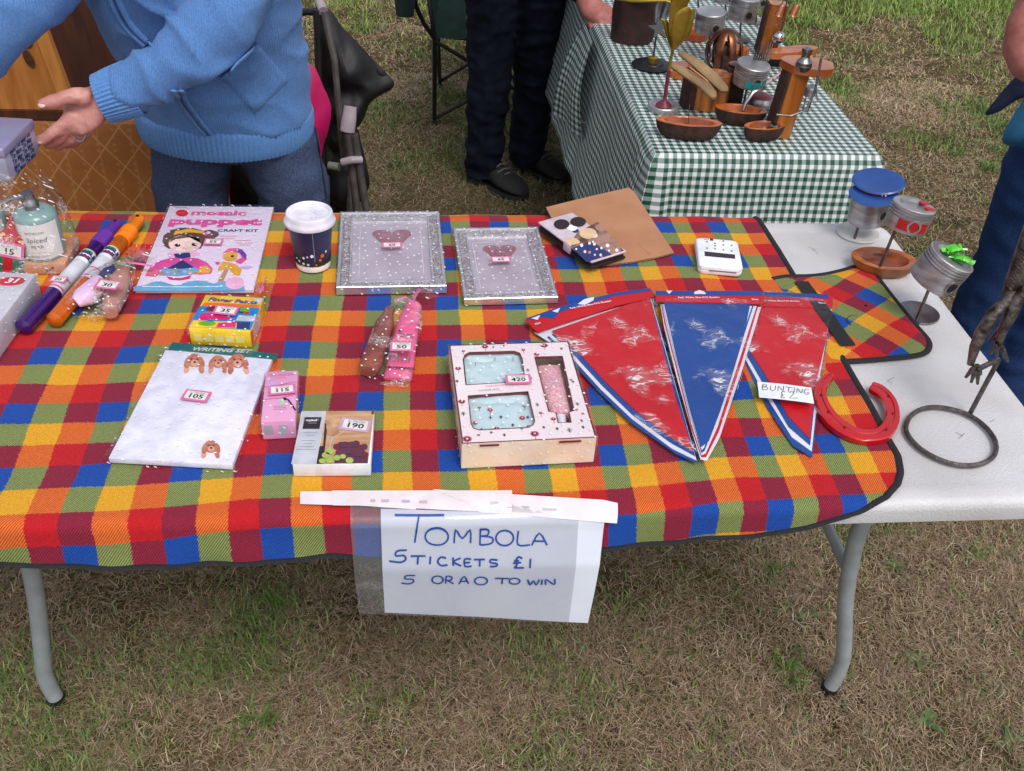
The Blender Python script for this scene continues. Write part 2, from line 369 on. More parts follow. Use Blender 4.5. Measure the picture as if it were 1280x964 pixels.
def weed(px, py, r, n, label, seed, wide=.3, m=LEAF, up=.45):
    p = pz(px, py, .006); t = thing('weed', label, 'weed', p); rr = random.Random(seed)
    for k in range(n if wide >= .1 else n*2):
        a = 2*math.pi*k/n+rr.uniform(-.4, .4)*(1 if wide >= .1 else 6); L = (.85 if wide >= .1 else .85)*r*rr.uniform(.6, 1.1); d = Vector((math.cos(a), math.sin(a), 0)); s = Vector((-d.y, d.x, 0)); lift = up*rr.uniform(.4, 1.3)
        mb = MB(); bj = Vector((rr.gauss(0, .3*r), rr.gauss(0, .3*r), 0)) if wide < .1 else Vector()
        def fn(u, v):
            wv = wide*L*.5*math.sin(math.pi*min(1, (.06+.94*v)**.8))
            return bj+d*(L*v*(1 if wide >= .1 else .75))+s*((u*2-1)*wv+(L*.2*v*v*math.sin(k*2.3) if wide < .1 else 0))+Vector((0, 0, L*lift*(v-.75*v*v)*1.5+abs(u*2-1)*wv*.35))
        mb.grid(fn, 3, 7); mb.build('leaf', m, t)
for i, (a, b, r, n_, wd, m_, up, lb) in enumerate([
    (1148, 826, .040, 7, .42, LEAF, .5, 'broad-leaved weed to the right of the front table leg'),
    (1010, 772, .035, 5, .36, LEAF, .6, 'small leafy weed to the left of the front right table leg'),
    (1150, 905, .050, 6, .36, LEAF, .5, 'leafy weed at the bottom edge of the picture, right side'),
    (1120, 708, .034, 6, .4, LEAF, .4, 'leafy weed under the white table corner'),
    (1062, 846, .03, 5, .45, LEAF, .4, 'little weed right beside the foot of the table leg'),
    (1262, 930, .045, 6, .4, LEAF, .4, 'weed in the bottom right corner'),
    (345, 757, .060, 22, .07, LEAF2, 1.1, 'green grass tuft below the hem of the blanket'),
    (318, 905, .070, 16, .08, LEAF2, 1.2, 'green grass tuft at the bottom left of centre'),
    (985, 840, .060, 22, .07, LEAF2, 1.0, 'grass tuft to the left of the table foot'),
    (1222, 700, .05, 16, .07, LEAF2, 1.0, 'grass tuft near the right edge below the table'),
    (965, 715, .05, 16, .08, LEAF2, .9, 'grass tuft in front of the right table leg brace'),
    (1232, 212, .07, 26, .08, LEAF2, 1.2, 'bright green tuft in the dry lawn beside the jeans'),
    (1195, 195, .05, 18, .08, LEAF2, 1.1, 'smaller bright green tuft on the dry lawn left of the jeans'),
    (1180, 780, .03, 5, .4, LEAF, .4, 'tiny weed between the table leg and the right edge')]):
    weed(a, b, r, n_, lb, i, wd, m_, up)

# ------------------------------------------------------------------ the white folding table
TX0, TX1, TY0, TY1 = -.87, .929, .896, 1.683
PLAST = mat('table_plastic', (224, 224, 227), .45, col2=(196, 192, 192), scale=5, bump=.6, bscale=330, detail=9, lo=.3, hi=.75)
GREYM = mat('leg_grey_paint', (160, 167, 168), .4, col2=(146, 153, 155), scale=30, bump=.1)
CAPM = mat('black_rubber', (20, 20, 22), .6)
tbl = thing('folding_table', 'white plastic folding table with grey tube legs, mostly under the checked blanket', 'table', (.03, 1.29, 0))
off = Vector((-.03, -1.29, 0))
def tl(p): return Vector(p)+off
mb = MB(); cxm, cym, wm, hm = 0, 0, TX1-TX0, TY1-TY0
rings = []
for ins, z in ((.030, TT-.040), (.010, TT-.042), (.003, TT-.038), (0, TT-.016), (.001, TT-.008), (.005, TT-.002), (.012, TT), (.034, TT), (.038, TT-.0012)):
    rings.append([(x, y, z) for x, y in rrect(0, 0, wm-2*ins, hm-2*ins, max(.012, .045-ins), 6)])
mb.loft(rings); mb.build('table_top', PLAST, tbl)
def leg(sgn, fx, lean, yy):
    P = [(fx-sgn*.004, yy, .016), (fx, yy, .06), (fx-sgn*.001, yy, .10), (fx-sgn*.010, yy, .15), (fx-sgn*lean*.7, yy, .30), (fx-sgn*lean, yy, .44), (fx-sgn*lean*.93, yy, .50), (fx-sgn*lean*.45, yy, .56), (fx+sgn*.005, yy, .62), (fx+sgn*.02, yy, .697)]
    P = [V2(p)+(p[2],) for p in densify([Vector(p) for p in P], 3)]
    o = MB().tube([tl(p) for p in P], .0146, 14).build('leg', GREYM, tbl)
    MB().tube([tl((fx-sgn*.005, yy, 0)), tl((fx-sgn*.003, yy, .024))], .0165, 14).build('foot_cap', CAPM, o)
    B = [(fx-sgn*lean*1.02, yy, .50), (fx-sgn*(lean+.012), yy, .525), (fx-sgn*(lean+.04), yy+.0, .545), (fx-sgn*(lean+.09), yy, .585), (fx-sgn*(lean+.16), yy, .69)]
    if sgn > 0: MB().tube([tl(p) for p in B], .011, 10).build('brace', GREYM, tbl)
    MB().box(tl((fx-sgn*(lean+.005), yy-.018, .54)), (.016, .006, .07), .002).build('bracket', GREYM, tbl)
leg(1, .808, .066, 1.109); leg(1, .808, .066, 1.60); leg(-1, -.684, .050, 1.156); leg(-1, -.684, .050, 1.60)
for fx in (.750, -.640): MB().tube([tl((fx, 1.115 if fx > 0 else 1.16, .36)), tl((fx, 1.595 if fx > 0 else 1.595, .36))], .010, 10).build('cross_bar', GREYM, tbl)
# pen marks and scuffs on the plastic
SC = mat('scuff', (150, 140, 140), .6)
sc = MB()
for a, b, c, d in ((1109, 476, 1118, 471), (1109, 476, 1116, 479), (1015, 311, 1023, 317), (1010, 308, 1020, 312), (1195, 540, 1204, 545), (1198, 548, 1206, 541), (1238, 527, 1243, 524)):
    p, q = pz(a, b, TT), pz(c, d, TT); e = (q-p).normalized(); s_ = Vector((-e.y, e.x, 0))*.0005
    sc.add([tl(p-s_), tl(q-s_), tl(q+s_), tl(p+s_)], [(0, 1, 2, 3)])
sc.v = [(x, y, z-.0006) for x, y, z in sc.v]; sc.build('pen_marks', SC, tbl, smooth=False)

# ------------------------------------------------------------------ checked picnic blanket
def blanket_material(name, squ=.0375, sqv=.0440, ou=0, ov=0):
    m = bpy.data.materials.new(name); MATS[name] = m; m.use_nodes = True; n, l = nodes(m); b = n['Principled BSDF']
    uv = n.new('ShaderNodeUVMap'); uv.uv_map = 'UVMap'; ns = n.new('ShaderNodeTexNoise'); ns.inputs['Scale'].default_value = 420; ns.inputs['Detail'].default_value = 1; l.new(uv.outputs[0], ns.inputs['Vector'])
    sp = n.new('ShaderNodeSeparateXYZ'); l.new(uv.outputs[0], sp.inputs[0]); nf = mth(n, l, 'MULTIPLY_ADD', ns.outputs['Fac'], .0068, -.0034)
    n2 = n.new('ShaderNodeTexNoise'); n2.inputs['Scale'].default_value = 6; l.new(uv.outputs[0], n2.inputs['Vector']); sp2 = n.new('ShaderNodeSeparateXYZ'); l.new(n2.outputs['Color'], sp2.inputs[0])
    U = mth(n, l, 'ADD', mth(n, l, 'MULTIPLY_ADD', sp2.outputs[0], .014, -.007+ou), mth(n, l, 'ADD', sp.outputs[0], nf)); Vv = mth(n, l, 'ADD', mth(n, l, 'MULTIPLY_ADD', sp2.outputs[1], .014, -.007+ov), mth(n, l, 'SUBTRACT', nf, sp.outputs[1]))
    def wid(x, sq):
        k = mth(n, l, 'FLOORED_MODULO', mth(n, l, 'FLOOR', mth(n, l, 'DIVIDE', x, sq)), 3)
        k = mth(n, l, 'ROUND', k); return mth(n, l, 'ADD', k, mth(n, l, 'FLOOR', mth(n, l, 'DIVIDE', mth(n, l, 'ADD', k, .01), 2)))
    s = mth(n, l, 'DIVIDE', mth(n, l, 'ADD', mth(n, l, 'ADD', wid(U, squ), wid(Vv, sqv)), .5), 8)
    lt = [(226, 164, 14), (228, 118, 30), (196, 4, 22), (150, 156, 92), (154, 34, 58), None, (18, 78, 170)]
    dk = [(212, 148, 10), (184, 60, 22), (178, 4, 18), (86, 104, 58), (110, 26, 52), None, (12, 60, 142)]
    outs = []
    for tab in (lt, dk):
        r = n.new('ShaderNodeValToRGB'); r.color_ramp.interpolation = 'CONSTANT'; e = r.color_ramp.elements
        e.remove(e[1]); e[0].position = 0; e[0].color = rgb(*tab[0])
        for i, c in enumerate(tab):
            if i and c is not None: e.new(i/8).color = rgb(*c)
        l.new(s, r.inputs[0]); outs.append(r.outputs[0])
    # twill: fine diagonal of warp and weft threads
    dg = mth(n, l, 'ADD', mth(n, l, 'MULTIPLY', sp.outputs[0], 1.0), mth(n, l, 'MULTIPLY', sp.outputs[1], -.8))
    tw = mth(n, l, 'SINE', mth(n, l, 'MULTIPLY', dg, 2*math.pi/.0034)); tf = mth(n, l, 'MULTIPLY_ADD', tw, .5, .5)
    mx = n.new('ShaderNodeMix'); mx.data_type = 'RGBA'; l.new(tf, mx.inputs[0]); l.new(outs[0], mx.inputs[6]); l.new(outs[1], mx.inputs[7])
    fz = n.new('ShaderNodeTexNoise'); fz.inputs['Scale'].default_value = 260; fz.inputs['Detail'].default_value = 3; l.new(uv.outputs[0], fz.inputs['Vector'])
    hv = n.new('ShaderNodeHueSaturation'); l.new(mx.outputs[2], hv.inputs['Color']); l.new(mth(n, l, 'MULTIPLY_ADD', fz.outputs['Fac'], .5, .75), hv.inputs['Value']); hv.inputs['Saturation'].default_value = .97
    l.new(hv.outputs[0], b.inputs['Base Color']); b.inputs['Roughness'].default_value = .95; b.inputs['Specular IOR Level'].default_value = .08; b.inputs['Sheen Weight'].default_value = .06
    bp = n.new('ShaderNodeBump'); bp.inputs['Strength'].default_value = .5; bp.inputs['Distance'].default_value = .001
    l.new(mth(n, l, 'ADD', tf, mth(n, l, 'MULTIPLY', fz.outputs['Fac'], 1.2)), bp.inputs['Height']); l.new(bp.outputs[0], b.inputs['Normal'])
    return m
BLK = blanket_material('checked_fleece', ou=.0456, ov=.0683)
BIND = mat('black_binding', (24, 24, 28), .85, col2=(38, 38, 42), scale=400, bump=.6, bscale=700)
rug = thing('picnic_blanket', 'red, yellow, blue and green checked picnic blanket with black binding spread over the table', 'blanket', (0, 1.29, TT))
XL, XR = -.95, .672
def vlow(x):
    pts = [(-1, -.056), (-.3, -.062), (0, -.060), (.2, -.056), (.34, -.052), (.44, -.044), (.52, -.030), (.585, -.010), (.625, .010), (.650, .034), (.664, .058), (.672, .090)]
    return float(np.interp(x, [p[0] for p in pts], [p[1] for p in pts]))+.003*nz((x, 0, 3), 6)
def vback(x): return .852-.045*(x+.95)/1.6+.004*nz((x, 5, 0), 5)
def rug_pos(x, v):
    w_ = .0030*nz((x, v, 0), 6, 1)+.0018*nz((x, v, 0), 17, 2)+.0012*abs(nz((x*.6+v, v-x*.4, 0), 9, 6))
    R = .016; s = -v+R*.6
    if s <= 0:
        y = TY0+v; over = max(0, y-TY1)
        return Vector((x, y, TT+.0042+max(-.0015, w_)-over*.35))
    a = min(s/R, rad(80)); y = TY0-R*.6*-1*0 + R*.6 - R*math.sin(a); z = TT+.0042-R*(1-math.cos(a)); r = max(0, s-R*rad(80))
    return Vector((x, y-r*math.cos(rad(80))-.001+w_*(.4+60*r), z-r*math.sin(rad(80))+w_*.2))
def xr_shift(v): return .012*math.sin(max(0, min(1, v/.8))*math.pi)*.5
mb = MB(); mb.uv = []
nu, nv = 230, 120; us = [XL+(XR-XL)*(1-(1-i/(nu-1))**1.35) for i in range(nu)]
grid = []
for j in range(nv):
    t = (j/(nv-1))**1.35
    for x in us:
        v = vlow(x)+(vback(x)-vlow(x))*t; p = rug_pos(x+xr_shift(v)*max(0, x)/XR, v)
        mb.v.append(tuple(p-Vector((0, 1.29, TT)))); mb.uv.append((x+.099*(x-.0669)**2+.003*math.sin(v*9+x*3), (v if v > 0 else .86*v)-.036*(x+.3)*(1-t)+.005*math.sin(x*9)*(1-t)))
mb.f = [(j*nu+i, j*nu+i+1, (j+1)*nu+i+1, (j+1)*nu+i) for j in range(nv-1) for i in range(nu-1)]
mb.build('fleece', BLK, rug)
edge = [Vector(mb.v[i]) for i in range(nu)]+[Vector(mb.v[j*nu+nu-1]) for j in range(1, nv)]
bn = MB().tube([p+Vector((0, -.001 if i < nu-30 else 0, .0006)) for i, p in enumerate(edge)], [(.0052, .0024)]*len(edge), 8, up=(0, 0, 1)); bn.build('binding', BIND, rug)
# the carrying flap folded out over the bare table
fpx = [(966, 347), (985, 344), (1010, 343.5), (1030, 342), (1050, 338), (1066, 333), (1077, 331), (1087, 334), (1094, 341), (1110, 362), (1130, 388), (1150, 411), (1160, 423), (1162, 431), (1157, 439), (1142, 443), (1115, 446), (1085, 449), (1052, 450.5), (1038, 449)]
poly = [pz(a, b, TT+.006) for a, b in fpx]; c0 = sum(poly, Vector())/len(poly); mb = MB(); mb.uv = []
NR = 9
for k in range(NR):
    s_ = 1-k/(NR-1)*.98
    for p in poly:
        q = c0+(p-c0)*s_; q.z = TT+.0035+.003*(1-s_)+.0022*nz((q.x, q.y, 0), 14, 4)+(.004 if s_ < .99 else 0); mb.v.append(tuple(q-Vector((0, 1.29, TT))))
        a = rad(38); xx, yy = q.x-.8, q.y-1.3; mb.uv.append(((xx*math.cos(a)+yy*math.sin(a)), -xx*math.sin(a)+yy*math.cos(a)+.012))
n_ = len(poly)
for k in range(NR-1):
    for i in range(n_): mb.f.append((k*n_+i, k*n_+(i+1) % n_, (k+1)*n_+(i+1) % n_, (k+1)*n_+i))
fl = mb.build('flap', BLK, rug)
ring = [Vector(mb.v[i]) for i in range(n_)]
MB().tube(densify(ring[:19], 4), [(.0055, .003)]*(18*4+1), 8, up=(0, 0, 1)).build('flap_binding', BIND, fl)
va, vb_ = pz(1001, 354, TB), pz(1060, 435, TB); e = (vb_-va).normalized(); s_ = Vector((e.y, -e.x, 0))
def vf(u, v): q = va+(vb_-va)*v+s_*((u-.5)*.026); return q-Vector((0, 1.29, TT))+Vector((0, 0, .0048+.002*nz((q.x, q.y, 0), 14, 4)))
m_ = MB(); m_.grid(vf, 3, 12); m_.build('touch_fastener', BIND, fl)
lp = [Vector(pz(a, b, TB+.003))-Vector((0, 1.29, TT)) for a, b in ((1072, 397), (1066, 394), (1060, 397), (1059, 402), (1064, 406))]
MB().tube(densify(lp, 4), .0006, 5).build('loose_thread', BIND, fl)

# ------------------------------------------------------------------ the sign taped to the edge
FILM = cellophane('pocket_film', dots=False, gloss=.9, bump=.15, nscale=12, tint=(.86, .86, .875), crease=.10, milk=.10)
INK = mat('blue_marker', (32, 78, 158), .5, col2=(24, 62, 140), scale=90)
TAPE = mat('masking_tape', (226, 212, 216), .7, col2=(236, 226, 230), scale=35, bump=.3, bscale=250)
SHEET = mat('sign_paper', (226, 230, 240), .65, col2=(214, 220, 234), scale=9)
sg0 = rug_pos(.08, 0); sgn = thing('hand_lettered_sign', 'white TOMBOLA sign in a clear pocket taped to the blanket edge', 'sign', (.08, .88, TT))
# sign sheet runs over the table edge: arc length s from its top (on the table) downwards
def sign_pos(x, s, lift):
    v = .030-s; R = .017
    arc = -v+R*.6
    if arc <= 0: return Vector((x, TY0+v, TT+.0075+lift))
    a = min(arc/R, rad(90)); r = max(0, arc-R*rad(90)); a2 = a
    bow = .004*math.sin(r*9)+.0015*nz((x, r, 0), 12, 8)
    return Vector((x, TY0+R*.6-(R+lift+.007)*math.sin(a2)-.016*min(1,r/.05)-bow-.012*(r/.2)*(.3+(x+.08)/.35), TT+.0035-(R+lift)*(1-math.cos(a2))+lift*.2+.004*math.cos(a2)-r))
def sign_uv(px, py):
    # where a line of sight meets the sheet
    lo, hi = -.01, .30; d = ray(px, py)
    f = lambda s: 0
    best = None
    for k in range(600):
        s = -.01+.32*k/599; x = .08
        for _ in range(3):
            p = sign_pos(x, s, .001); t = (p.y)/d.y; x = d.x*t
        q = CO+d*t; e = abs(q.z-p.z)
        if best is None or e < best[0]: best = (e, x, s)
    return best[1], best[2]
def sheet(pxs, lift, m, name, parent, nx=16, ny=34):
    """quad given by its photo corners TL TR BR BL, laid on the hanging sheet"""
    q = [sign_uv(*p) for p in pxs]; mb = MB()
    def fn(u, v):
        a = (q[3][0]*(1-u)+q[2][0]*u, q[3][1]*(1-u)+q[2][1]*u); b = (q[0][0]*(1-u)+q[1][0]*u, q[0][1]*(1-u)+q[1][1]*u)
        return sign_pos(a[0]*(1-v)+b[0]*v, a[1]*(1-v)+b[1]*v, lift)-Vector((.08, .88, TT))
    mb.grid(fn, nx, ny); return mb.build(name, m, parent)
pap = sheet([(476, 636), (756, 644), (735, 780), (481, 767)], .0, SHEET, 'paper', sgn)
sheet([(438, 627), (722, 630), (711, 778.5), (449, 767)], .0012, FILM, 'plastic_pocket', sgn)
for k, (c, lf) in enumerate([(((375, 611), (520, 614), (520, 637), (375, 631)), .0022), (((415, 613), (640, 614), (640, 640), (416, 633)), .0027), (((540, 613), (772, 629), (771, 652), (600, 640)), .0034)]):
    sheet(c, lf, TAPE, 'tape', sgn, 14, 4)
HOLE = mat('tape_shade', (196, 180, 186), .7)
def mark(strokes, lift, m, name, parent, wd):
    """pen strokes given as photo polylines, drawn as thin ribbons on the sheet"""
    mb = MB()
    for st in strokes:
        P = [Vector((*sign_uv(a, b), 0)) for a, b in st]; P = densify(P, 3) if len(P) > 2 else [P[0].lerp(P[1], t/5) for t in range(6)]
        L = []
        for k, p in enumerate(P):
            t = (P[min(k+1, len(P)-1)]-P[max(k-1, 0)]).normalized(); s = Vector((-t.y, t.x, 0))*wd/2
            for q in (p-s, p+s): L.append(sign_pos(q.x, q.y, lift)-Vector((.08, .88, TT)))
        mb.add(L, [(2*k, 2*k+1, 2*k+3, 2*k+2) for k in range(len(P)-1)])
    return mb.build(name, m, parent, smooth=False)
def Z(*pts): return [(360+x/2.909, 590+y/2.909) for x, y in pts]
def arcp(cx, cy, rx, ry, a0, a1, n=12): return [(cx+rx*math.cos(rad(a0+(a1-a0)*k/n)), cy+ry*math.sin(rad(a0+(a1-a0)*k/n))) for k in range(n+1)]
TOM = [Z((388, 157), (480, 156), (568, 157)), Z((476, 158), (468, 205), (461, 254)), Z(*arcp(541, 232, 42, 31, -100, 270)), Z((604, 256), (610, 208), (634, 238), (662, 208), (664, 256)),
       Z((700, 205), (698, 262)), Z((700, 206), (728, 208), (726, 226), (702, 230)), Z((702, 230), (742, 236), (740, 256), (699, 262)), Z(*arcp(788, 237, 32, 27, -90, 270)), Z((838, 210), (836, 262), (880, 262)), Z((886, 264), (914, 220), (942, 264)), Z((896, 248), (934, 248))]
TIC = [Z((432, 281), (397, 284), (392, 302), (420, 300), (428, 314), (408, 326), (368, 321)), Z((446, 303), (500, 303)), Z((473, 303), (471, 334)), Z((518, 303), (516, 333)), Z((575, 310), (556, 306), (544, 322), (558, 337), (580, 334)), Z((600, 308), (601, 338)), Z((628, 310), (602, 324), (630, 339)),
       Z((666, 314), (643, 314), (644, 340), (668, 339)), Z((643, 327), (662, 326)), Z((676, 315), (716, 315)), Z((697, 315), (697, 340)), Z((762, 318), (738, 316), (736, 326), (760, 330), (756, 340), (734, 340)),
       Z((852, 312), (838, 306), (830, 318), (832, 336), (824, 345), (858, 345)), Z((818, 328), (848, 326)), Z((822, 320), (840, 319)), Z((882, 313), (880, 346))]
WIN = [Z((462, 373), (430, 374), (426, 386), (452, 387), (456, 397), (436, 404), (412, 400)), Z(*arcp(544, 389, 20, 14, -90, 270)), Z((574, 402), (576, 377), (596, 380), (592, 390), (577, 391)), Z((582, 391), (602, 404)), Z((622, 404), (640, 376), (656, 403)), Z((628, 395), (652, 394)), Z(*arcp(702, 393, 23, 14, -90, 270)), Z((752, 384), (806, 384)), Z((780, 384), (778, 404)), Z(*arcp(824, 394, 19, 11, -90, 270)),
       Z((872, 388), (880, 408), (892, 392), (902, 408), (914, 388)), Z((924, 388), (922, 407)), Z((938, 407), (938, 388), (968, 406), (970, 386))]
mark(TOM, .0020, INK, 'lettering', sgn, .0023); mark(TIC, .0020, INK, 'lettering', sgn, .0025); mark(WIN, .0020, INK, 'lettering', sgn, .0022)
mark([Z((300, 110), (318, 110)), Z((340, 110), (368, 110)), Z((414, 112), (444, 112)), Z((478, 114), (506, 114)), Z((735, 121), (765, 121)), Z((792, 122), (820, 122)), Z((850, 123), (878, 123)), Z((925, 131), (975, 131))], .0042, HOLE, 'punch_hole', sgn, .0042)
# ------------------------------------------------------------------ prizes on the blanket
def M2(name, c, **k): return mat(name, c, k.pop('rough', .45), **k)
def box_body(parent, fr, m, name='box', bev=.0012): return MB().box((0, 0, fr.th/2), (fr.w, fr.h, fr.th), bev).build(name, m, parent)
Lp = lambda fr, pts: [fr.L(*p) for p in pts]
def zoomer(x0, y0, sc):
    return lambda *pts: [(x0+x/sc, y0+y/sc) for x, y in pts]
def ribbon(mb, P, wd, z):
    P = [Vector((p[0], p[1], 0)) for p in P]; L = []
    for k, p in enumerate(P):
        t = (P[min(k+1, len(P)-1)]-P[max(k-1, 0)]).normalized(); s = Vector((-t.y, t.x, 0))*wd/2
        for q in (p-s, p+s): L.append((q.x, q.y, z))
    mb.add(L, [(2*k, 2*k+1, 2*k+3, 2*k+2)[::-1] for k in range(len(P)-1)])
def lines(parent, strokes, wd, z, m, name='print'):
    mb = MB()
    for s in strokes: ribbon(mb, s, wd, z)
    return mb.build(name, m, parent, smooth=False)
PK = {k: M2('print_'+k, c) for k, c in dict(pink=(214, 76, 150), lightpink=(236, 176, 208), hotpink=(222, 30, 110), red=(200, 22, 40), brown=(92, 66, 56), skin=(240, 206, 196), gold=(222, 160, 50), blue=(104, 168, 204), purple=(104, 62, 150), navy=(40, 52, 110), white=(234, 236, 242), yellow=(238, 200, 20), orange=(232, 110, 30), green=(110, 170, 30), cyan=(24, 130, 200), teal=(14, 96, 96), maroon=(112, 36, 46), sky=(176, 206, 222), black=(20, 18, 22), grey=(120, 120, 128), tan=(190, 140, 110), lilac=(200, 170, 220), cream=(240, 226, 222), rose=(222, 100, 116), dgreen=(54, 78, 66), wood=(206, 164, 120), wood2=(226, 190, 150), plum=(92, 44, 70), lime=(168, 190, 90), dkbrown=(42, 26, 30), palegrey=(196, 198, 208), silver=(170, 170, 178), ltgreen=(176, 220, 180)).items()}
SYM = [0]
# --- mosaic puppet craft kit
fr = Fr((167, 363), (318, 362), (341, 259), (213, 257), TB+.007, .007)
t = fr.thing('craft_kit', 'flat pink and white mosaic puppet craft kit with a cartoon princess, behind the finger paints', 'craft kit')
box_body(t, fr, mat('kit_card', (228, 214, 232), .4, col2=(222, 204, 228), scale=10), 'packet'); q = zoomer(160, 240, 6.737); z = fr.th+.0002
def D(pts, c, k=0): return decal(t, Lp(fr, q(*pts)), z+k*.0003, PK[c])
def E2(x, y, rx, ry, c, k=0, n=18): return D(circ(x, y, rx, n, ry), c, k)
D([(45, 835), (60, 795), (140, 790), (200, 762), (270, 752), (330, 770), (400, 790), (480, 765), (560, 748), (650, 752), (720, 775), (780, 752), (860, 752), (930, 790), (980, 800), (985, 830), (500, 838)], 'blue')
E2(900, 770, 80, 52, 'lightpink', 1)
# princess
D([(290, 420), (300, 370), (360, 325), (440, 305), (540, 305), (640, 330), (690, 320), (760, 340), (768, 365), (720, 400), (650, 410), (625, 460), (610, 480), (340, 480), (305, 455)], 'brown', 1)
D(circ(480, 440, 138, 22, 72), 'skin', 2); D([(350, 430), (370, 395), (480, 365), (590, 390), (620, 440), (600, 400), (540, 385), (480, 392), (400, 402)], 'brown', 3)
D([(385, 370), (400, 335), (450, 330), (515, 312), (580, 328), (640, 335), (650, 360), (560, 350), (515, 348), (450, 352)], 'gold', 4)
for x, y in ((418, 455), (560, 449)): E2(x, y, 24, 13, 'black', 4, 10); E2(x+8, y-4, 6, 4, 'white', 5, 8)
E2(390, 478, 20, 10, 'lightpink', 4, 10); E2(585, 476, 20, 10, 'lightpink', 4, 10); lines(t, [Lp(fr, q((462, 478), (485, 488), (505, 478)))], .0008, z+.0016, PK['pink'])
E2(650, 360, 22, 14, 'pink', 5, 10); E2(680, 352, 18, 12, 'lightpink', 6, 10)
D([(330, 520), (380, 500), (440, 520), (500, 515), (560, 500), (610, 525), (560, 545), (440, 560), (340, 545)], 'lightpink', 1); D([(385, 525), (520, 515), (530, 550), (460, 565), (400, 555)], 'navy', 2)
D([(145, 710), (190, 630), (260, 585), (350, 560), (470, 552), (590, 562), (670, 600), (715, 650), (700, 690), (600, 700), (440, 640), (270, 690), (230, 715)], 'pink', 1)
D([(270, 660), (400, 620), (460, 580), (540, 625), (600, 660), (600, 690), (430, 712), (262, 705)], 'blue', 2); D([(330, 650), (460, 580), (560, 640), (460, 652)], 'navy', 3)
for k in range(7): E2(290+k*47, 688-14*math.sin(k*.5), 17, 10, ('orange', 'lilac', 'gold')[k % 3], 3, 8)
D([(590, 690), (605, 640), (660, 625), (705, 660), (680, 690)], 'gold', 3); D([(150, 700), (165, 665), (225, 655), (262, 665), (245, 710)], 'rose', 3)
D([(322, 715), (380, 728), (450, 730), (535, 708), (520, 735), (440, 748), (350, 742)], 'hotpink', 3)
# pony on a stick
D([(755, 755), (810, 660), (850, 655), (800, 760)], 'tan', 1); D([(760, 640), (800, 590), (870, 600), (920, 620), (960, 660), (940, 710), (890, 700), (850, 650), (790, 660), (760, 672)], 'gold', 2)
E2(862, 545, 62, 42, 'gold', 3); D([(800, 520), (850, 482), (930, 480), (990, 520), (1000, 570), (950, 612), (900, 590), (960, 560), (940, 520), (880, 505)], 'pink', 4); D([(910, 490), (960, 490), (1000, 540), (990, 575), (960, 540), (930, 515)], 'purple', 5)
E2(880, 548, 14, 9, 'black', 5, 8); D([(930, 640), (1000, 625), (1052, 635), (1000, 655)], 'lilac', 3); E2(755, 605, 20, 12, 'pink', 3, 8)
# title
E2(455, 180, 53, 28, 'red', 1); lines(t, [Lp(fr, q((420, 182), (490, 182)))], .002, z+.0008, PK['rose'])
u, v = fr.L(*q((765, 180))[0]); text(t, 'mosaic', u, v, .0265, PK['pink'], z+.0004, bold=.0010, sx=1.36)
u, v = fr.L(*q((735, 252))[0]); text(t, 'puppet', u, v, .036, PK['pink'], z+.0004, bold=.0018, sx=1.62)
u, v = fr.L(*q((925, 328))[0]); text(t, 'CRAFT KIT', u, v, .0125, PK['navy'], z+.0004, bold=.0003, sx=1.2)
for y, a, b_ in ((375, 780, 915), (395, 760, 900), (412, 900, 1040), (432, 905, 1055), (450, 930, 1030)): lines(t, [Lp(fr, q((a, y), (b_, y)))], .0012, z+.0004, PK['rose'])
lines(t, [Lp(fr, q((120, 800), (450, 803), (800, 800)))], .0022, z+.0006, PK['white']); lines(t, [Lp(fr, q((395, 133), (510, 136)))], .0016, z+.0004, PK['grey'])
wrap(t, fr.w, fr.h, fr.th+.0022, seed=1)
u, v = fr.L(*q((722, 440))[0]); ticket(t, 55, u, v, fr.th+.0052, rad(-2), .032, .020)
# --- glitter photo frames
GLIT = mat('glitter', (196, 192, 196), .35, .5, bump=1.0, bscale=700)
n, l = nodes(GLIT); b_ = n['Principled BSDF']; vo = n.new('ShaderNodeTexVoronoi'); vo.inputs['Scale'].default_value = 520; tc = n.new('ShaderNodeTexCoord'); l.new(tc.outputs['Object'], vo.inputs['Vector'])
sp = n.new('ShaderNodeSeparateColor'); l.new(vo.outputs['Color'], sp.inputs[0]); rp = n.new('ShaderNodeValToRGB'); e = rp.color_ramp.elements; e[0].position = .0; e[0].color = rgb(150, 132, 138); e[1].position = 1; e[1].color = rgb(250, 250, 252); e.new(.45).color = rgb(186, 172, 178); e.new(.72).color = rgb(224, 218, 224); rp.color_ramp.interpolation = 'CONSTANT'
l.new(sp.outputs[0], rp.inputs[0]); l.new(rp.outputs[0], b_.inputs['Base Color'])
SILV = mat('silver_moulding', (214, 214, 220), .25, .75)
MOUNT = mat('frame_mount', (192, 178, 192), .35, col2=(176, 162, 178), scale=14)
HEART = mat('heart_foil', (150, 88, 104), .4, .2, col2=(176, 116, 132), scale=120, bump=.5)
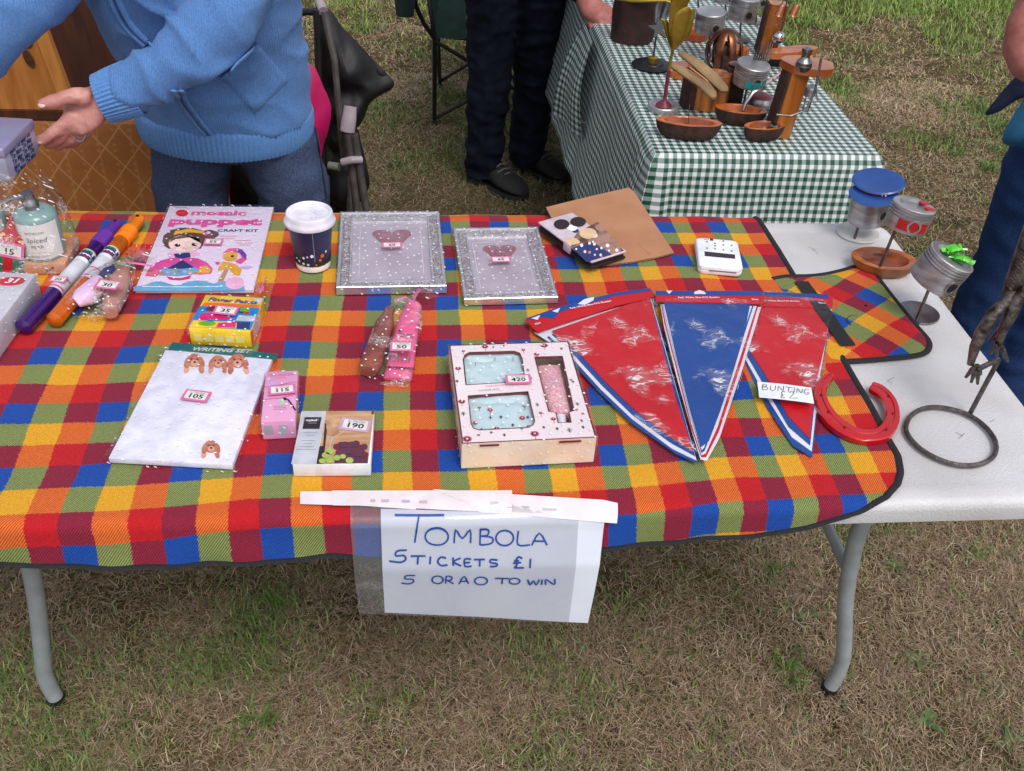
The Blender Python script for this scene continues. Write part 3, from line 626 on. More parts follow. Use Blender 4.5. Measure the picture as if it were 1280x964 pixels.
def frame(num, corners, th, label, hx, hy, hs):
    fr = Fr(*corners, TB+th, th); t = fr.thing('photo_frame', label, 'photo frame', 'glitter photo frames'); W, H = fr.w, fr.h; bw = .021
    MB().box((0, 0, .002), (W-.006, H-.006, .004), .001).build('back_board', PK['grey'], t)
    mb = MB()   # outer silver moulding, a hollow rim
    rg = [[(x, y, z) for x, y in rect(0, 0, W-2*i, H-2*i)] for i, z in ((0, 0), (0, th-.001), (.001, th), (.005, th), (.006, th-.0025))]
    mb.loft(rg, cap=False); mb.build('outer_moulding', SILV, t, smooth=False)
    mb = MB(); mb.loft([[(x, y, z) for x, y in rect(0, 0, W-2*i, H-2*i)] for i, z in ((.0055, th-.003), (.008, th-.0012), (bw-.003, th-.0022), (bw-.001, th-.0035))], cap=False); mb.build('glitter_border', GLIT, t, smooth=False)
    mb = MB(); mb.loft([[(x, y, z) for x, y in rect(0, 0, W-2*i, H-2*i)] for i, z in ((bw-.0015, th-.004), (bw-.0005, th-.001), (bw+.002, th-.001), (bw+.003, th-.006))], cap=False); mb.build('inner_moulding', SILV, t, smooth=False)
    mo = decal(t, rect(0, 0, W-2*bw-.004, H-2*bw-.004), th-.0075, MOUNT, 'mount')
    lines(mo, [[(-W*.30, -H*.32), (-W*.30, H*.32)], [(W*.30, -H*.32), (W*.30, H*.32)], [(-W*.30, H*.32), (W*.30, H*.32)]], .0006, th-.0070, PK['white'], 'print')
    u, v = fr.L(hx, hy, TB+th-.007)
    hp = [(u+hs*x, v+hs*y) for x, y in [(0, .55)]+[(.5+.5*math.cos(a), .62+.42*math.sin(a)) for a in [rad(160-k*20) for k in range(10)]]+[(.55, -.28), (.2, -.5), (-.2, -.5), (-.55, -.28)]+[(-.5+.5*math.cos(a), .62+.42*math.sin(a)) for a in [rad(200-k*20) for k in range(10)]]]
    decal(mo, hp, th-.0069, HEART, 'heart')
    mb = MB().prism(rect(0, 0, W-2*bw-.003, H-2*bw-.003), th-.0058, th-.0052); mb.build('pane', CLEAR, t, smooth=False)
    wrap(t, W, H, th, seed=num, amp=.0012)
    u, v = fr.L(hx, hy+8, TB+th); ticket(t, num, u, v, th+.0030, rad(1), .036, .0185)
frame(60, ((420, 359), (558, 357), (549, 264), (426, 265)), .015, 'silver glitter photo frame numbered 60, the one nearer the coffee cup', 490, 300, .036)
frame(65, ((582, 373.5), (698, 371), (672, 283), (565, 285)), .013, 'silver glitter photo frame numbered 65, nearer the brown paper bag', 626, 318, .031)
# --- finger paints
fr = Fr((234, 410), (311, 416), (331, 371), (258, 369), TB+.030, .030); t = fr.thing('finger_paint_box', 'yellow box of finger paints numbered 35 above the writing set', 'paint box')
box_body(t, fr, PK['yellow'], 'box', .002); q = zoomer(220, 350, 9.143); z = fr.th+.0002
D([(290, 300), (330, 258), (960, 290), (935, 340)], 'orange'); D([(140, 535), (270, 305), (960, 325), (850, 575)], 'cyan', 1); D([(150, 540), (200, 465), (560, 480), (720, 500), (690, 560)], 'yellow', 2)
E2(355, 505, 100, 28, 'green', 3); D([(460, 550), (490, 500), (690, 480), (680, 555)], 'hotpink', 3); D([(690, 560), (700, 490), (850, 490), (840, 570)], 'navy', 3); E2(400, 470, 40, 14, 'cyan', 4); E2(610, 490, 30, 10, 'white', 5)
D([(330, 350), (380, 305), (450, 305), (430, 370)], 'maroon', 2); D([(680, 470), (720, 410), (915, 420), (890, 480)], 'palegrey', 2); D([(720, 390), (740, 330), (850, 325), (840, 400)], 'green', 3); D([(720, 390), (728, 368), (780, 370), (775, 392)], 'navy', 4); D([(780, 395), (786, 372), (840, 374), (836, 397)], 'red', 4)
D([(255, 460), (280, 390), (430, 375), (680, 460)], 'hotpink', 3); D([(880, 275), (890, 215), (990, 220), (960, 280)], 'palegrey', 1)
u, v = fr.L(*q((650, 245))[0]); text(t, 'Finger Paints', u, v, .0135, PK['purple'], z+.0008, rot=rad(-2), bold=.0005, shear=.15, sx=1.12)
mb = MB()
for k in range(5): mb.box((-fr.w*.36+k*fr.w*.17, -fr.h/2-.0003, .014), (.012, .0004, .012), 0)
mb.build('print', M2('print_palegold', (230, 214, 130)), t, smooth=False)
MB().box((fr.w/2+.0003, -fr.h*.1, .015), (.0004, fr.h*.45, .026)).build('print', PK['palegrey'], t, smooth=False); MB().box((fr.w/2+.0003, -fr.h*.42, .015), (.0004, fr.h*.13, .026)).build('print', PK['orange'], t, smooth=False)
wrap(t, fr.w, fr.h, fr.th, seed=3, off=.0022, amp=.0016)
u, v = fr.L(*q((575, 375))[0]); ticket(t, 35, u, v, fr.th+.0046, rad(-4), .037, .024)
def ruff(parent, base, d, L, spread, seed, m=None, name='bag_top', tie=True, nfold=9):
    """gathered end of a cellophane bag fanning out of its tie"""
    d = Vector(d).normalized(); s = Vector((-d.y, d.x, 0)); base = Vector(base); mb = MB()
    def fn(u, v):
        a = (u*2-1); rr = .003+v*spread; f = math.sin(u*nfold*math.pi+seed)*(.002+.010*v)
        return base+d*(L*v*(1-.25*abs(a)+.12*nz((u*5, v, seed), 3)))+s*(a*rr)+Vector((0, 0, max(-base.z+.001, .006+f+.012*v*nz((u*3, v, seed), 2, seed))))
    mb.grid(fn, 40, 9); o = mb.build(name, m or CELLO, parent, ang=30)
    def fn2(u, v):
        p = Vector(fn(u, v)); return p+Vector((0, 0, .006-.008*v))
    m2_ = MB(); m2_.grid(fn2, 24, 7); m2_.build(name, m or CELLO, parent, ang=30)
    return o
RIB = mat('pink_ribbon', (232, 120, 180), .35, coat=.3)
gx, gy = fr.L(327, 366); ruff(t, (gx, gy, .024), (.02, .8, 0), .030, .018, 2); MB().tube([(gx-.004, gy, .03), (gx, gy+.006, .033), (gx-.004, gy+.028, .030), (gx-.008, gy+.040, .024)], [(.003, .0006)]*4, 6, up=(0, 0, 1)).build('ribbon', RIB, t)
# --- writing set
fr = Fr((128, 573), (285, 580), (346, 446), (213, 437), TB+.009, .009); t = fr.thing('writing_set', 'writing set with dog pictures in cellophane, numbered 105', 'writing set')
box_body(t, fr, mat('pad_lilac', (226, 224, 242), .5), 'paper_pad'); q = zoomer(100, 400, 4); z = fr.th+.0002
D([(462, 112), (990, 172), (984, 200), (440, 150)], 'teal'); u, v = fr.L(*q((705, 153))[0]); text(t, 'WRITING SET', u, v, .012, PK['palegrey'], z+.0004, rot=rad(1), bold=.0003, shear=.25, sx=1.2)
FUR = mat('print_fur', (204, 132, 106), .5, col2=(170, 96, 76), scale=160); FUR2 = mat('print_fur2', (222, 160, 132), .5)
def dog(x, y, s, flip=1):
    def dd(pts, m_, k): decal(t, Lp(fr, q(*[(x+flip*a*s, y+b*s) for a, b in pts])), z+k*.0003, m_, 'print')
    dd(circ(0, -5, 34, 14, 30), FUR, 1); dd(circ(-30, 6, 14, 10, 26, .3), FUR, 2); dd(circ(30, 4, 14, 10, 26, -.3), FUR, 2); dd(circ(2, 8, 18, 10, 14), FUR2, 3)
    dd(circ(2, 4, 6, 8, 4), PK['black'], 4); dd(circ(-12, -8, 4, 6, 3), PK['black'], 4); dd(circ(14, -8, 4, 6, 3), PK['black'], 4); dd(circ(-34, 34, 12, 9, 18, .4), FUR2, 1); dd(circ(30, 34, 12, 9, 18, -.3), FUR, 1)
dog(572, 210, 1.15); dog(690, 215, 1.05); dog(790, 212, 1.2, -1); dog(655, 640, 1.05)
wrap(t, fr.w, fr.h, fr.th+.001, seed=4, extra=.005); u, v = fr.L(*q((583, 390))[0]); ticket(t, 105, u, v, fr.th+.0042, rad(-6), .038, .024)
# --- slim pink box 115
fr = Fr((328.5, 527), (370, 526), (371.5, 462.5), (330, 465), TB+.032, .032); t = fr.thing('toiletry_box', 'slim pink toiletry box numbered 115 standing beside the writing set', 'box')
PKB = mat('pink_card', (232, 168, 206), .4, col2=(224, 156, 198), scale=20); box_body(t, fr, PKB, 'box', .0015); q = zoomer(320, 450, 6.025); z = fr.th+.0002
E2(130, 190, 36, 26, 'lilac'); lines(t, [Lp(fr, q((60, 205), (180, 190), (305, 165))), Lp(fr, q((55, 300), (180, 290), (305, 260)))], .0012, z+.0004, PK['pink']); u, v = fr.L(*q((185, 115))[0]); text(t, 'TED BAKER', u, v, .0065, PK['rose'], z+.0004, sx=1.1); u, v = fr.L(*q((187, 135))[0]); text(t, 'LONDON', u, v, .003, PK['rose'], z+.0004)
E2(195, 318, 28, 17, 'ltgreen', 1); lines(t, [Lp(fr, q((215, 300), (240, 300), (270, 340), (298, 384)))], .0022, z+.001, PK['black']); E2(218, 298, 16, 9, 'black', 3, 10)
for y in (350, 362, 374): lines(t, [Lp(fr, q((130, y), (232, y-2)))], .0006, z+.0004, PK['grey'])
mb = MB()
for x in (-.014, .006): mb.box((x, -fr.h/2-.0003, .017), (.012, .0004, .016))
mb.build('print', PK['silver'], t, smooth=False); wrap(t, fr.w, fr.h, fr.th, seed=5, off=.0018); u, v = fr.L(*q((198, 240))[0]); ticket(t, 115, u, v, fr.th+.004, rad(5), .038, .021)
# --- box 190 (table mats)
fr = Fr((364, 581), (461, 580), (470, 514), (378, 514), TB+.021, .021); t = fr.thing('coaster_box', 'grey and wood-print box with grapes and a wine glass, numbered 190', 'box')
box_body(t, fr, PK['white'], 'box', .001); z = fr.th+.0002
D([(265, 785), (352, 387), (528, 387), (450, 787)], 'palegrey'); WD = mat('print_planks', (214, 172, 128), .45, col2=(186, 136, 96), scale=22, stretch=(1, 9, 1)); decal(t, Lp(fr, q((455, 785), (530, 388), (888, 388), (842, 780))), z, WD, 'print')
D([(350, 522), (368, 434), (494, 434), (478, 522)], 'dkbrown', 1); u, v = fr.L(*q((425, 458))[0]); text(t, 'mykolá', u, v, .0062, PK['white'], z+.0008, bold=.0002); u, v = fr.L(*q((424, 480))[0]); text(t, 'COASTERS', u, v, .0026, PK['palegrey'], z+.0008)
for y, a, b2 in ((550, 352, 462), (570, 378, 436), (610, 340, 448), (634, 355, 420), (655, 332, 440), (677, 304, 452)): lines(t, [Lp(fr, q((a, y), (b2, y)))], .0007, z+.0005, PK['grey'])
D([(455, 785), (478, 655), (505, 650), (520, 480), (540, 480), (520, 660), (510, 785)], 'dkbrown', 1)
GLS = mat('print_glass', (176, 124, 84), .3, col2=(214, 176, 140), scale=70); decal(t, Lp(fr, q((528, 455), (560, 442), (610, 440), (640, 450), (638, 500), (625, 550), (580, 582), (545, 560), (530, 520))), z+.0006, GLS, 'print')
lines(t, [Lp(fr, q((580, 580), (560, 640), (552, 690)))], .0012, z+.0009, PK['palegrey']); lines(t, [Lp(fr, q((536, 582), (580, 592), (625, 565), (660, 545)))], .0009, z+.0009, PK['palegrey'])
D([(840, 780), (590, 780), (600, 690), (660, 640), (780, 640), (845, 720)], 'plum', 1)
for k in range(16): E2(610+(k % 8)*30+random.uniform(-6, 6), 668+(k//8)*55+random.uniform(-14, 14)-25*math.sin((k % 8)/7*3.1), 27, 24, 'plum' if k % 3 else 'maroon', 2+k % 3, 12)
for x, y, r in ((555, 698, 32), (528, 726, 32), (500, 768, 26), (556, 762, 30), (610, 745, 28), (655, 735, 24), (705, 764, 30)): E2(x, y, r, r*.72, 'lime', 5, 12)
D([(868, 412), (872, 388), (890, 388), (888, 412)], 'maroon', 1)
LTK = mat('ticket_lilac', (200, 160, 190), .6); u, v = fr.L(*q((748, 495))[0]); tk = ticket(t, 190, u, v, fr.th+.0014, rad(-10), .042, .026); tk.data.materials[0] = LTK
wrap(t, fr.w, fr.h, fr.th+.001, seed=6, m=CLEAR, off=.0012, amp=.0006, name='film_wrap')
# --- floral gift box 420
fr = Fr((574.6, 556), (744, 546), (711.7, 427.4), (563.8, 430.7), TB+.044, .044); t = fr.thing('gift_box', 'pink floral gift box with three windows, numbered 420, in spotted cellophane', 'gift box')
q = zoomer(550, 410, 5.07); th = fr.th; W, H = fr.w, fr.h
CARD = mat('floral_card', (240, 228, 230), .45, col2=(234, 216, 222), scale=12); CRE = mat('cream_card', (238, 228, 210), .4, col2=(236, 206, 186), scale=18)
bx = MB()
for c, d in (((0, -H/2+.001, th/2), (W, .002, th)), ((0, H/2-.001, th/2), (W, .002, th)), ((-W/2+.001, 0, th/2), (.002, H-.004, th)), ((W/2-.001, 0, th/2), (.002, H-.004, th)), ((0, 0, .001), (W-.004, H-.004, .002))): bx.box(c, d)
bx.build('box', CRE, t, smooth=False)
win = [Lp(fr, q(*p)) for p in ([(165, 362), (148, 200), (158, 172), (185, 156), (470, 148), (505, 160), (522, 200), (540, 340)], [(178, 432), (558, 405), (600, 590), (590, 615), (560, 632), (250, 648), (215, 638), (198, 610)], [(600, 185), (775, 180), (850, 525), (818, 535), (832, 600), (748, 602), (735, 537), (690, 532)])]
# lid with cut-out windows
bm = bmesh.new(); loops = []
for z_ in (th,):
    for P in [rect(0, 0, W, H)]+win:
        vs = [bm.verts.new((x, y, z_)) for x, y in P]; loops += [bm.edges.new((vs[i], vs[(i+1) % len(vs)])) for i in range(len(vs))]
bmesh.ops.triangle_fill(bm, edges=loops, use_beauty=True)
me = bpy.data.meshes.new('lid'); bmesh.ops.recalc_face_normals(bm, faces=bm.faces); bm.to_mesh(me); bm.free(); me.materials.append(CARD); lid = bpy.data.objects.new('lid', me); COL.objects.link(lid); lid.parent = t
for P in win:
    mb = MB(); P3 = P+[P[0], P[1]]; ribbon(mb, P3, .0016, th+.0005); mb.build('window_edge', PK['maroon'], t, smooth=False)
    rimm = MB(); rimm.loft([[(x, y, th) for x, y in P], [(x, y, th-.004) for x, y in P]], cap=False); rimm.build('window_edge', PK['maroon'], t, smooth=False)
mb = MB(); ribbon(mb, [(-W/2, -H/2+.0005), (W/2, -H/2+.0005)], .0016, th+.0004); ribbon(mb, [(-W/2+.0006, -H/2), (-W/2+.0006, H/2)], .0014, th+.0004); ribbon(mb, [(W/2-.0006, -H/2), (W/2-.0006, H/2)], .0014, th+.0004); mb.build('lid_edge', PK['maroon'], t, smooth=False)
CLO = mat('blue_cloth', (198, 218, 222), .8, col2=(184, 208, 216), scale=40, bump=.4, bscale=90)
def bundle(P, name, seed):
    x0, x1 = min(p[0] for p in P)-.006, max(p[0] for p in P)+.006; y0, y1 = min(p[1] for p in P)-.006, max(p[1] for p in P)+.012; mb = MB()
    def fn(u, v):
        x = x0+(x1-x0)*u; y = y0+(y1-y0)*v; return (x, y, th-.005-.003*(abs(u*2-1)**6+abs(v*2-1)**6)+.0022*nz((x, y, 0), 60, seed)-.003*math.exp(-((v-.72)/.03)**2))
    mb.grid(fn, 24, 16); return mb.build(name, CLO, t)
b1 = bundle(win[0], 'folded_cloth', 1); b2_ = bundle(win[1], 'folded_cloth', 2)
def flower(par, x, y, r, zz, c='rose', stem=0, rot=0):
    mb = MB()
    for k in range(6):
        a = k*math.pi/3+rot; mb.prism(circ(x+.55*r*math.cos(a), y+.5*r*math.sin(a), r*.52, 8), zz, zz+.0002)
    o = mb.build('print', PK[c], par, smooth=False)
    decal(par, circ(x, y, r*.34, 8), zz+.0004, PK['lightpink' if c != 'lightpink' else 'rose'])
    if stem: lines(par, [[(x, y-r), (x+.0006*math.sin(rot), y-r-stem*.5), (x-.0008, y-r-stem)]], .0006, zz, PK['dgreen'])
def sprig(par, x, y, s, zz, c='dgreen'):
    lines(par, [[(x, y), (x, y+s)], [(x, y+s*.2), (x-s*.35, y+s*.6)], [(x, y+s*.2), (x+s*.35, y+s*.6)], [(x, y+s*.4), (x-s*.2, y+s*.9)], [(x, y+s*.4), (x+s*.2, y+s*.9)]], .0009, zz, PK[c])
for x, y, r in ((285, 120, 30), (115, 258, 26), (138, 468, 30), (172, 705, 38), (600, 672, 36), (660, 112, 34), (612, 168, 26), (718, 578, 22), (638, 540, 16), (528, 140, 18), (570, 320, 20), (148, 148, 16)):
    u, v = fr.L(*q((x, y))[0]); flower(t, u, v, r*.000165, th+.0003, 'rose', .006, x)
for x, y, s in ((410, 690, 40), (325, 672, 30), (825, 665, 62), (745, 650, 40), (875, 495, 50), (620, 500, 50), (900, 600, 40), (150, 560, 60), (560, 280, 50), (770, 140, 30), (340, 130, 30), (405, 120, 28), (110, 350, 46), (845, 350, 34), (910, 640, 40), (660, 640, 34)):
    u, v = fr.L(*q((x, y))[0]); sprig(t, u, v, s*.000165, th+.0003, 'dgreen' if s != 50 else 'grey')
for x, y in ((770, 130), (865, 520), (830, 330), (905, 545), (520, 640), (245, 680)): u, v = fr.L(*q((x, y))[0]); flower(t, u, v, .0022, th+.0003, 'tan')
for x, y, r, st in ((225, 585, 22, 0), (318, 505, 24, .008), (522, 555, 26, 0), (360, 622, 22, 0), (250, 490, 14, .006), (535, 480, 12, .006), (565, 610, 20, 0)):
    u, v = fr.L(*q((x, y))[0]); flower(b2_, u, v, r*.00016, th-.0042, 'rose', st, x)
for x, y, s in ((322, 560, 30), (390, 560, 42), (440, 520, 50), (465, 610, 40), (265, 640, 40), (560, 560, 40)): u, v = fr.L(*q((x, y))[0]); sprig(b2_, u, v, s*.00016, th-.0042)
mb = MB()
for x, y in ((225, 230), (350, 195), (465, 195)): u, v = fr.L(*q((x, y))[0]); ribbon(mb, [(u, v), (u+.001, v+.010)], .0007, th-.0042)
mb.build('print', PK['grey'], b1, smooth=False)
# tube of hand cream behind the third window
TU = mat('cream_tube', (226, 150, 164), .35, col2=(240, 196, 204), scale=350, lo=.45, hi=.55); tb = Lp(fr, q((612, 195), (772, 192), (835, 520), (705, 525))); mid0 = ((tb[0][0]+tb[1][0])/2, (tb[0][1]+tb[1][1])/2); mid1 = ((tb[2][0]+tb[3][0])/2, (tb[2][1]+tb[3][1])/2); hw = .5*math.dist(tb[0], tb[1])
tu = MB().tube([(mid0[0], mid0[1], th-.016), ((mid0[0]+mid1[0])/2, (mid0[1]+mid1[1])/2, th-.015), (mid1[0], mid1[1], th-.014)], [(hw, .004), (hw*.92, .009), (hw*.82, .010)], 18, up=(0, 0, 1)).build('cream_tube', TU, t)
e1 = fr.L(*q((785, 590))[0]); MB().tube([(mid1[0], mid1[1], th-.014), ((mid1[0]+e1[0])/2, (mid1[1]+e1[1])/2, th-.014), (e1[0], e1[1], th-.014)], [(.008, .008), (.0065, .0065), (.0065, .0065)], 14).build('tube_cap', PK['white'], tu)
for k in range(5):
    u, v = fr.L(*q((715+k*4, 285+k*16))[0]); lines(tu, [[(u-.010, v), (u+.010, v)]], .0008, th-.0048, PK['lilac'])
u, v = fr.L(*q((350, 368))[0]); text(t, 'CLARA BLOOM', u, v, .0042, PK['rose'], th+.0005, rot=rad(4)); u, v = fr.L(*q((310, 394))[0]); text(t, 'GARDENING', u, v, .0052, PK['tan'], th+.0005, rot=rad(4))
wrap(t, W, H, th, seed=7, off=.0024, amp=.0018); u, v = fr.L(*q((495, 342))[0]); ticket(t, 420, u, v, th+.0052, rad(-1), .037, .0215)
for x, w_ in ((-W*.30, .026), (W*.30, .030)): MB().box((x, -H/2-.0030, th-.0025), (w_, .0006, .003)).build('tuck_flap', PK['maroon'], t, smooth=False)
# --- coffee cup
cb = pz(392, 331, TB); t = thing('coffee_cup', 'paper coffee cup with white lid and wildflower print, in front of the jeans', 'cup', cb)
NAVY = mat('cup_navy', (38, 40, 72), .4, col2=(52, 52, 88), scale=20)
MB().lathe([(.026, .0), (.0285, .001), (.0305, .022), (.0388, .090), (.038, .090)], 40).build('cup_body', NAVY, t)
MB().lathe([(.0288, .0012), (.0292, .0012), (.0302, .012), (.0300, .0125)], 40).build('cup_base_band', PK['cream'], t)
MB().lathe([(.0405, .084), (.0425, .085), (.0435, .0885), (.0420, .0925), (.0405, .0945), (.0400, .0985), (.0385, .1035), (.0365, .1045), (.0345, .1030), (.0335, .0985), (.0300, .0975), (.012, .0970), (.004, .0973), (.0005, .0973)], 44).build('lid', mat('lid_plastic', (226, 222, 234), .35), t)
mb = MB()
for k in range(5): a = rad(-60+k*34); mb.lathe([(.0045, .0978), (.0040, .0992), (.0005, .0994)], 10, c=(.016*math.cos(a), .014*math.sin(a), 0))
mb.build('lid_buttons', mat('lid_plastic', (226, 222, 234), .35), t); bpy.data.objects[t.children[-1].name if False else 'lid_buttons']['kind'] = 'stuff'
rr = random.Random(3)
def on_cup(a, z, e=.0004): r = .0285+(z/.090)*.0103+e; return Vector((r*math.cos(a), r*math.sin(a), z))
mb = MB()
for k in range(70):
    a = rad(rr.uniform(-190, 10)); z0 = .0125; h_ = rr.uniform(.006, .020); p = [on_cup(a, z0), on_cup(a+.03, z0+h_*.5), on_cup(a+rr.uniform(-.06, .06), z0+h_)]; mb.tube(p, [.0006, .0005, .0002], 4)
o = mb.build('printed_stems', mat('cup_green', (44, 66, 44), .5), t); o['kind'] = 'stuff'
for k, (ad, z_, c, r) in enumerate(((-112, .031, 'white', .0028), (-100, .034, 'lilac', .0026), (-86, .036, 'white', .0036), (-78, .030, 'purple', .0026), (-55, .034, 'orange', .0044), (-42, .040, 'white', .0026), (-130, .022, 'cream', .0026), (-115, .019, 'white', .0028), (-100, .018, 'white', .0026), (-140, .026, 'cream', .0024), (-75, .017, 'orange', .0022), (-62, .026, 'orange', .003), (-122, .014, 'gold', .0022))):
    mb = MB(); a0 = rad(ad); c0 = on_cup(a0, z_, .0009); nn = Vector((math.cos(a0), math.sin(a0), 0)); s = Vector((-nn.y, nn.x, 0))
    for j in range(5):
        a = j*2*math.pi/5+k; d_ = s*math.cos(a)+Vector((0, 0, 1))*math.sin(a); e = s*-math.sin(a)+Vector((0, 0, 1))*math.cos(a)
        mb.add([c0, c0+d_*r*.6+e*r*.35, c0+d_*r, c0+d_*r*.6-e*r*.35], [(0, 1, 2, 3)])
    mb.build('printed_flower', PK[c], t, smooth=False)
MB().tube([on_cup(rad(-78), .024, .0005), on_cup(rad(-80), .084, .0005)], .0003, 5).build('seam', PK['palegrey'], t)

# --- brown paper bag and wallet phone case
KRAFT = mat('kraft_paper', (186, 134, 98), .75, col2=(174, 120, 86), scale=12, bump=.5, bscale=45)
pp = [(682.5, 260), (735, 247), (786, 235.5), (793, 241), (818, 280), (842.5, 316), (820, 323), (790, 328), (760, 331), (740, 332), (715, 312), (696, 286)]
P = [pz(a, b, TB+.003) for a, b in pp]; c0 = sum(P, Vector())/len(P); t = thing('paper_bag', 'crumpled brown paper bag under the phone case', 'paper bag', (c0.x, c0.y, TB)); mb = MB(); NR = 10
for lay in (0, 1):
    o0 = len(mb.v)
    for k in range(NR):
        s = 1-k/(NR-1)*.99
        for p in P: x_, y_ = (p.x-c0.x)*s, (p.y-c0.y)*s; mb.v.append((x_, y_, .0015+lay*(.0025+.004*(1-s))+.0022*nz((x_, y_, 0), 22, 3)+.0012*abs(nz((x_, y_, 0), 50, 5))))
    n_ = len(P)
    for k in range(NR-1):
        for i in range(n_): mb.f.append((o0+k*n_+i, o0+k*n_+(i+1) % n_, o0+(k+1)*n_+(i+1) % n_, o0+(k+1)*n_+i))
mb.build('bag', KRAFT, t, ang=18)
MB().tube([((a-c0).x, (a-c0).y, .0058) for a in (pz(762, 262, TB), pz(775, 290, TB), pz(812, 322, TB))], [(.0005, .0004)]*3, 4).build('crease', KRAFT, t)
fr = Fr((732, 330), (781, 314), (717.5, 265), (680, 275), TB+.024, .017); t = fr.thing('phone_case', 'wallet phone case with a photo print of cups and a teddy, on the paper bag', 'phone case')
CASE = mat('case_side', (30, 28, 34), .5); TEA = mat('case_photo', (92, 58, 50), .4, col2=(170, 130, 116), scale=38, lo=.42, hi=.58)
W, H = fr.w, fr.h
MB().box((0, 0, .003), (W, H, .005), .0018).build('back_cover', CASE, t); MB().box((0, 0, .0085), (W-.006, H-.006, .008), .0015).build('phone_tray', CASE, t); cv = MB().box((0, 0, .0150), (W, H, .004), .0016).build('front_cover', mat('case_cover', (214, 196, 206), .4), t)
q = zoomer(640, 220, 4); z = fr.th+.0003
decal(cv, Lp(fr, q((330, 280), (430, 230), (560, 375), (372, 430), (285, 345))), z, TEA); decal(cv, Lp(fr, q((300, 360), (400, 330), (500, 395), (372, 432))), z+.0003, PK['navy'])
for x, y, r, c in ((248, 244, 40, 'dkbrown'), (330, 232, 40, 'dkbrown'), (250, 244, 27, 'brown'), (332, 232, 27, 'brown'), (380, 290, 44, 'wood2'), (410, 300, 18, 'cream'), (360, 284, 9, 'black'), (300, 262, 26, 'white'), (318, 276, 16, 'navy')):
    decal(cv, Lp(fr, q(*circ(x, y, r, 14, r*.62))), z+.0005+.0002*r/40, PK[c])
for k in range(26):
    x, y = rr.uniform(310, 530), rr.uniform(320, 420)
    if abs((x-420)/120)+abs((y-370)/55) < 1: decal(cv, Lp(fr, q(*circ(x, y, rr.uniform(5, 10), 7))), z+.0008, PK[rr.choice(['cream', 'wood2', 'tan', 'white'])])
sp_ = fr.L(*q((255, 325))[0]); MB().box((-W/2+.001, -H*.06, .009), (.004, .022, .0185), .0015).build('strap', mat('case_cover', (214, 196, 206), .4), t); decal(cv, rrect(-W/2+.012, -H*.06, .024, .022, .008), z+.0010, PK['wood2'], 'strap_tab')
mb = MB(); mb.box((0, -H/2+.0012, .0170), (W*.98, .0006, .0006)); 
# --- card reader
fr = Fr((871, 331), (924, 336), (927.5, 300.5), (872, 296.5), TB+.019, .019); t = fr.thing('card_reader', 'small white card payment reader at the back of the blanket', 'card reader'); W, H = fr.w, fr.h
CRP = mat('reader_white', (236, 238, 244), .3)
mb = MB(); rg = []
for i_, z_ in ((.004, 0), (.001, .002), (0, .006), (0, .008), (.0012, .0085), (.0012, .0105), (0, .011), (0, .016), (.0015, .0182), (.004, .019)): rg.append([(x, y, z_) for x, y in rrect(0, 0, W-2*i_, H-2*i_, .010)])
mb.loft(rg); mb.build('case', CRP, t); q = zoomer(640, 220, 4); z = fr.th+.0002
decal(t, Lp(fr, q((962, 378), (1114, 394), (1116, 415), (964, 401))), z, mat('reader_screen', (52, 34, 44), .15), 'screen'); MB().box((W*.05, -H/2+.0002, .0096), (W*.62, .001, .002)).build('card_slot', PK['grey'], t)
for x, y in ((975, 330), (1015, 338), (1056, 326), (1098, 348), (975, 362), (1015, 365), (1057, 370), (1098, 376), (1015, 350), (1057, 345)): decal(t, Lp(fr, q(*circ(x, y, 5, 8, 4))), z, PK['grey'], 'key')
decal(t, Lp(fr, q((960, 316), (985, 317), (985, 321), (960, 320))), z, PK['silver']); decal(t, Lp(fr, q((990, 314), (1006, 315), (1006, 325), (990, 324))), z, PK['black'])

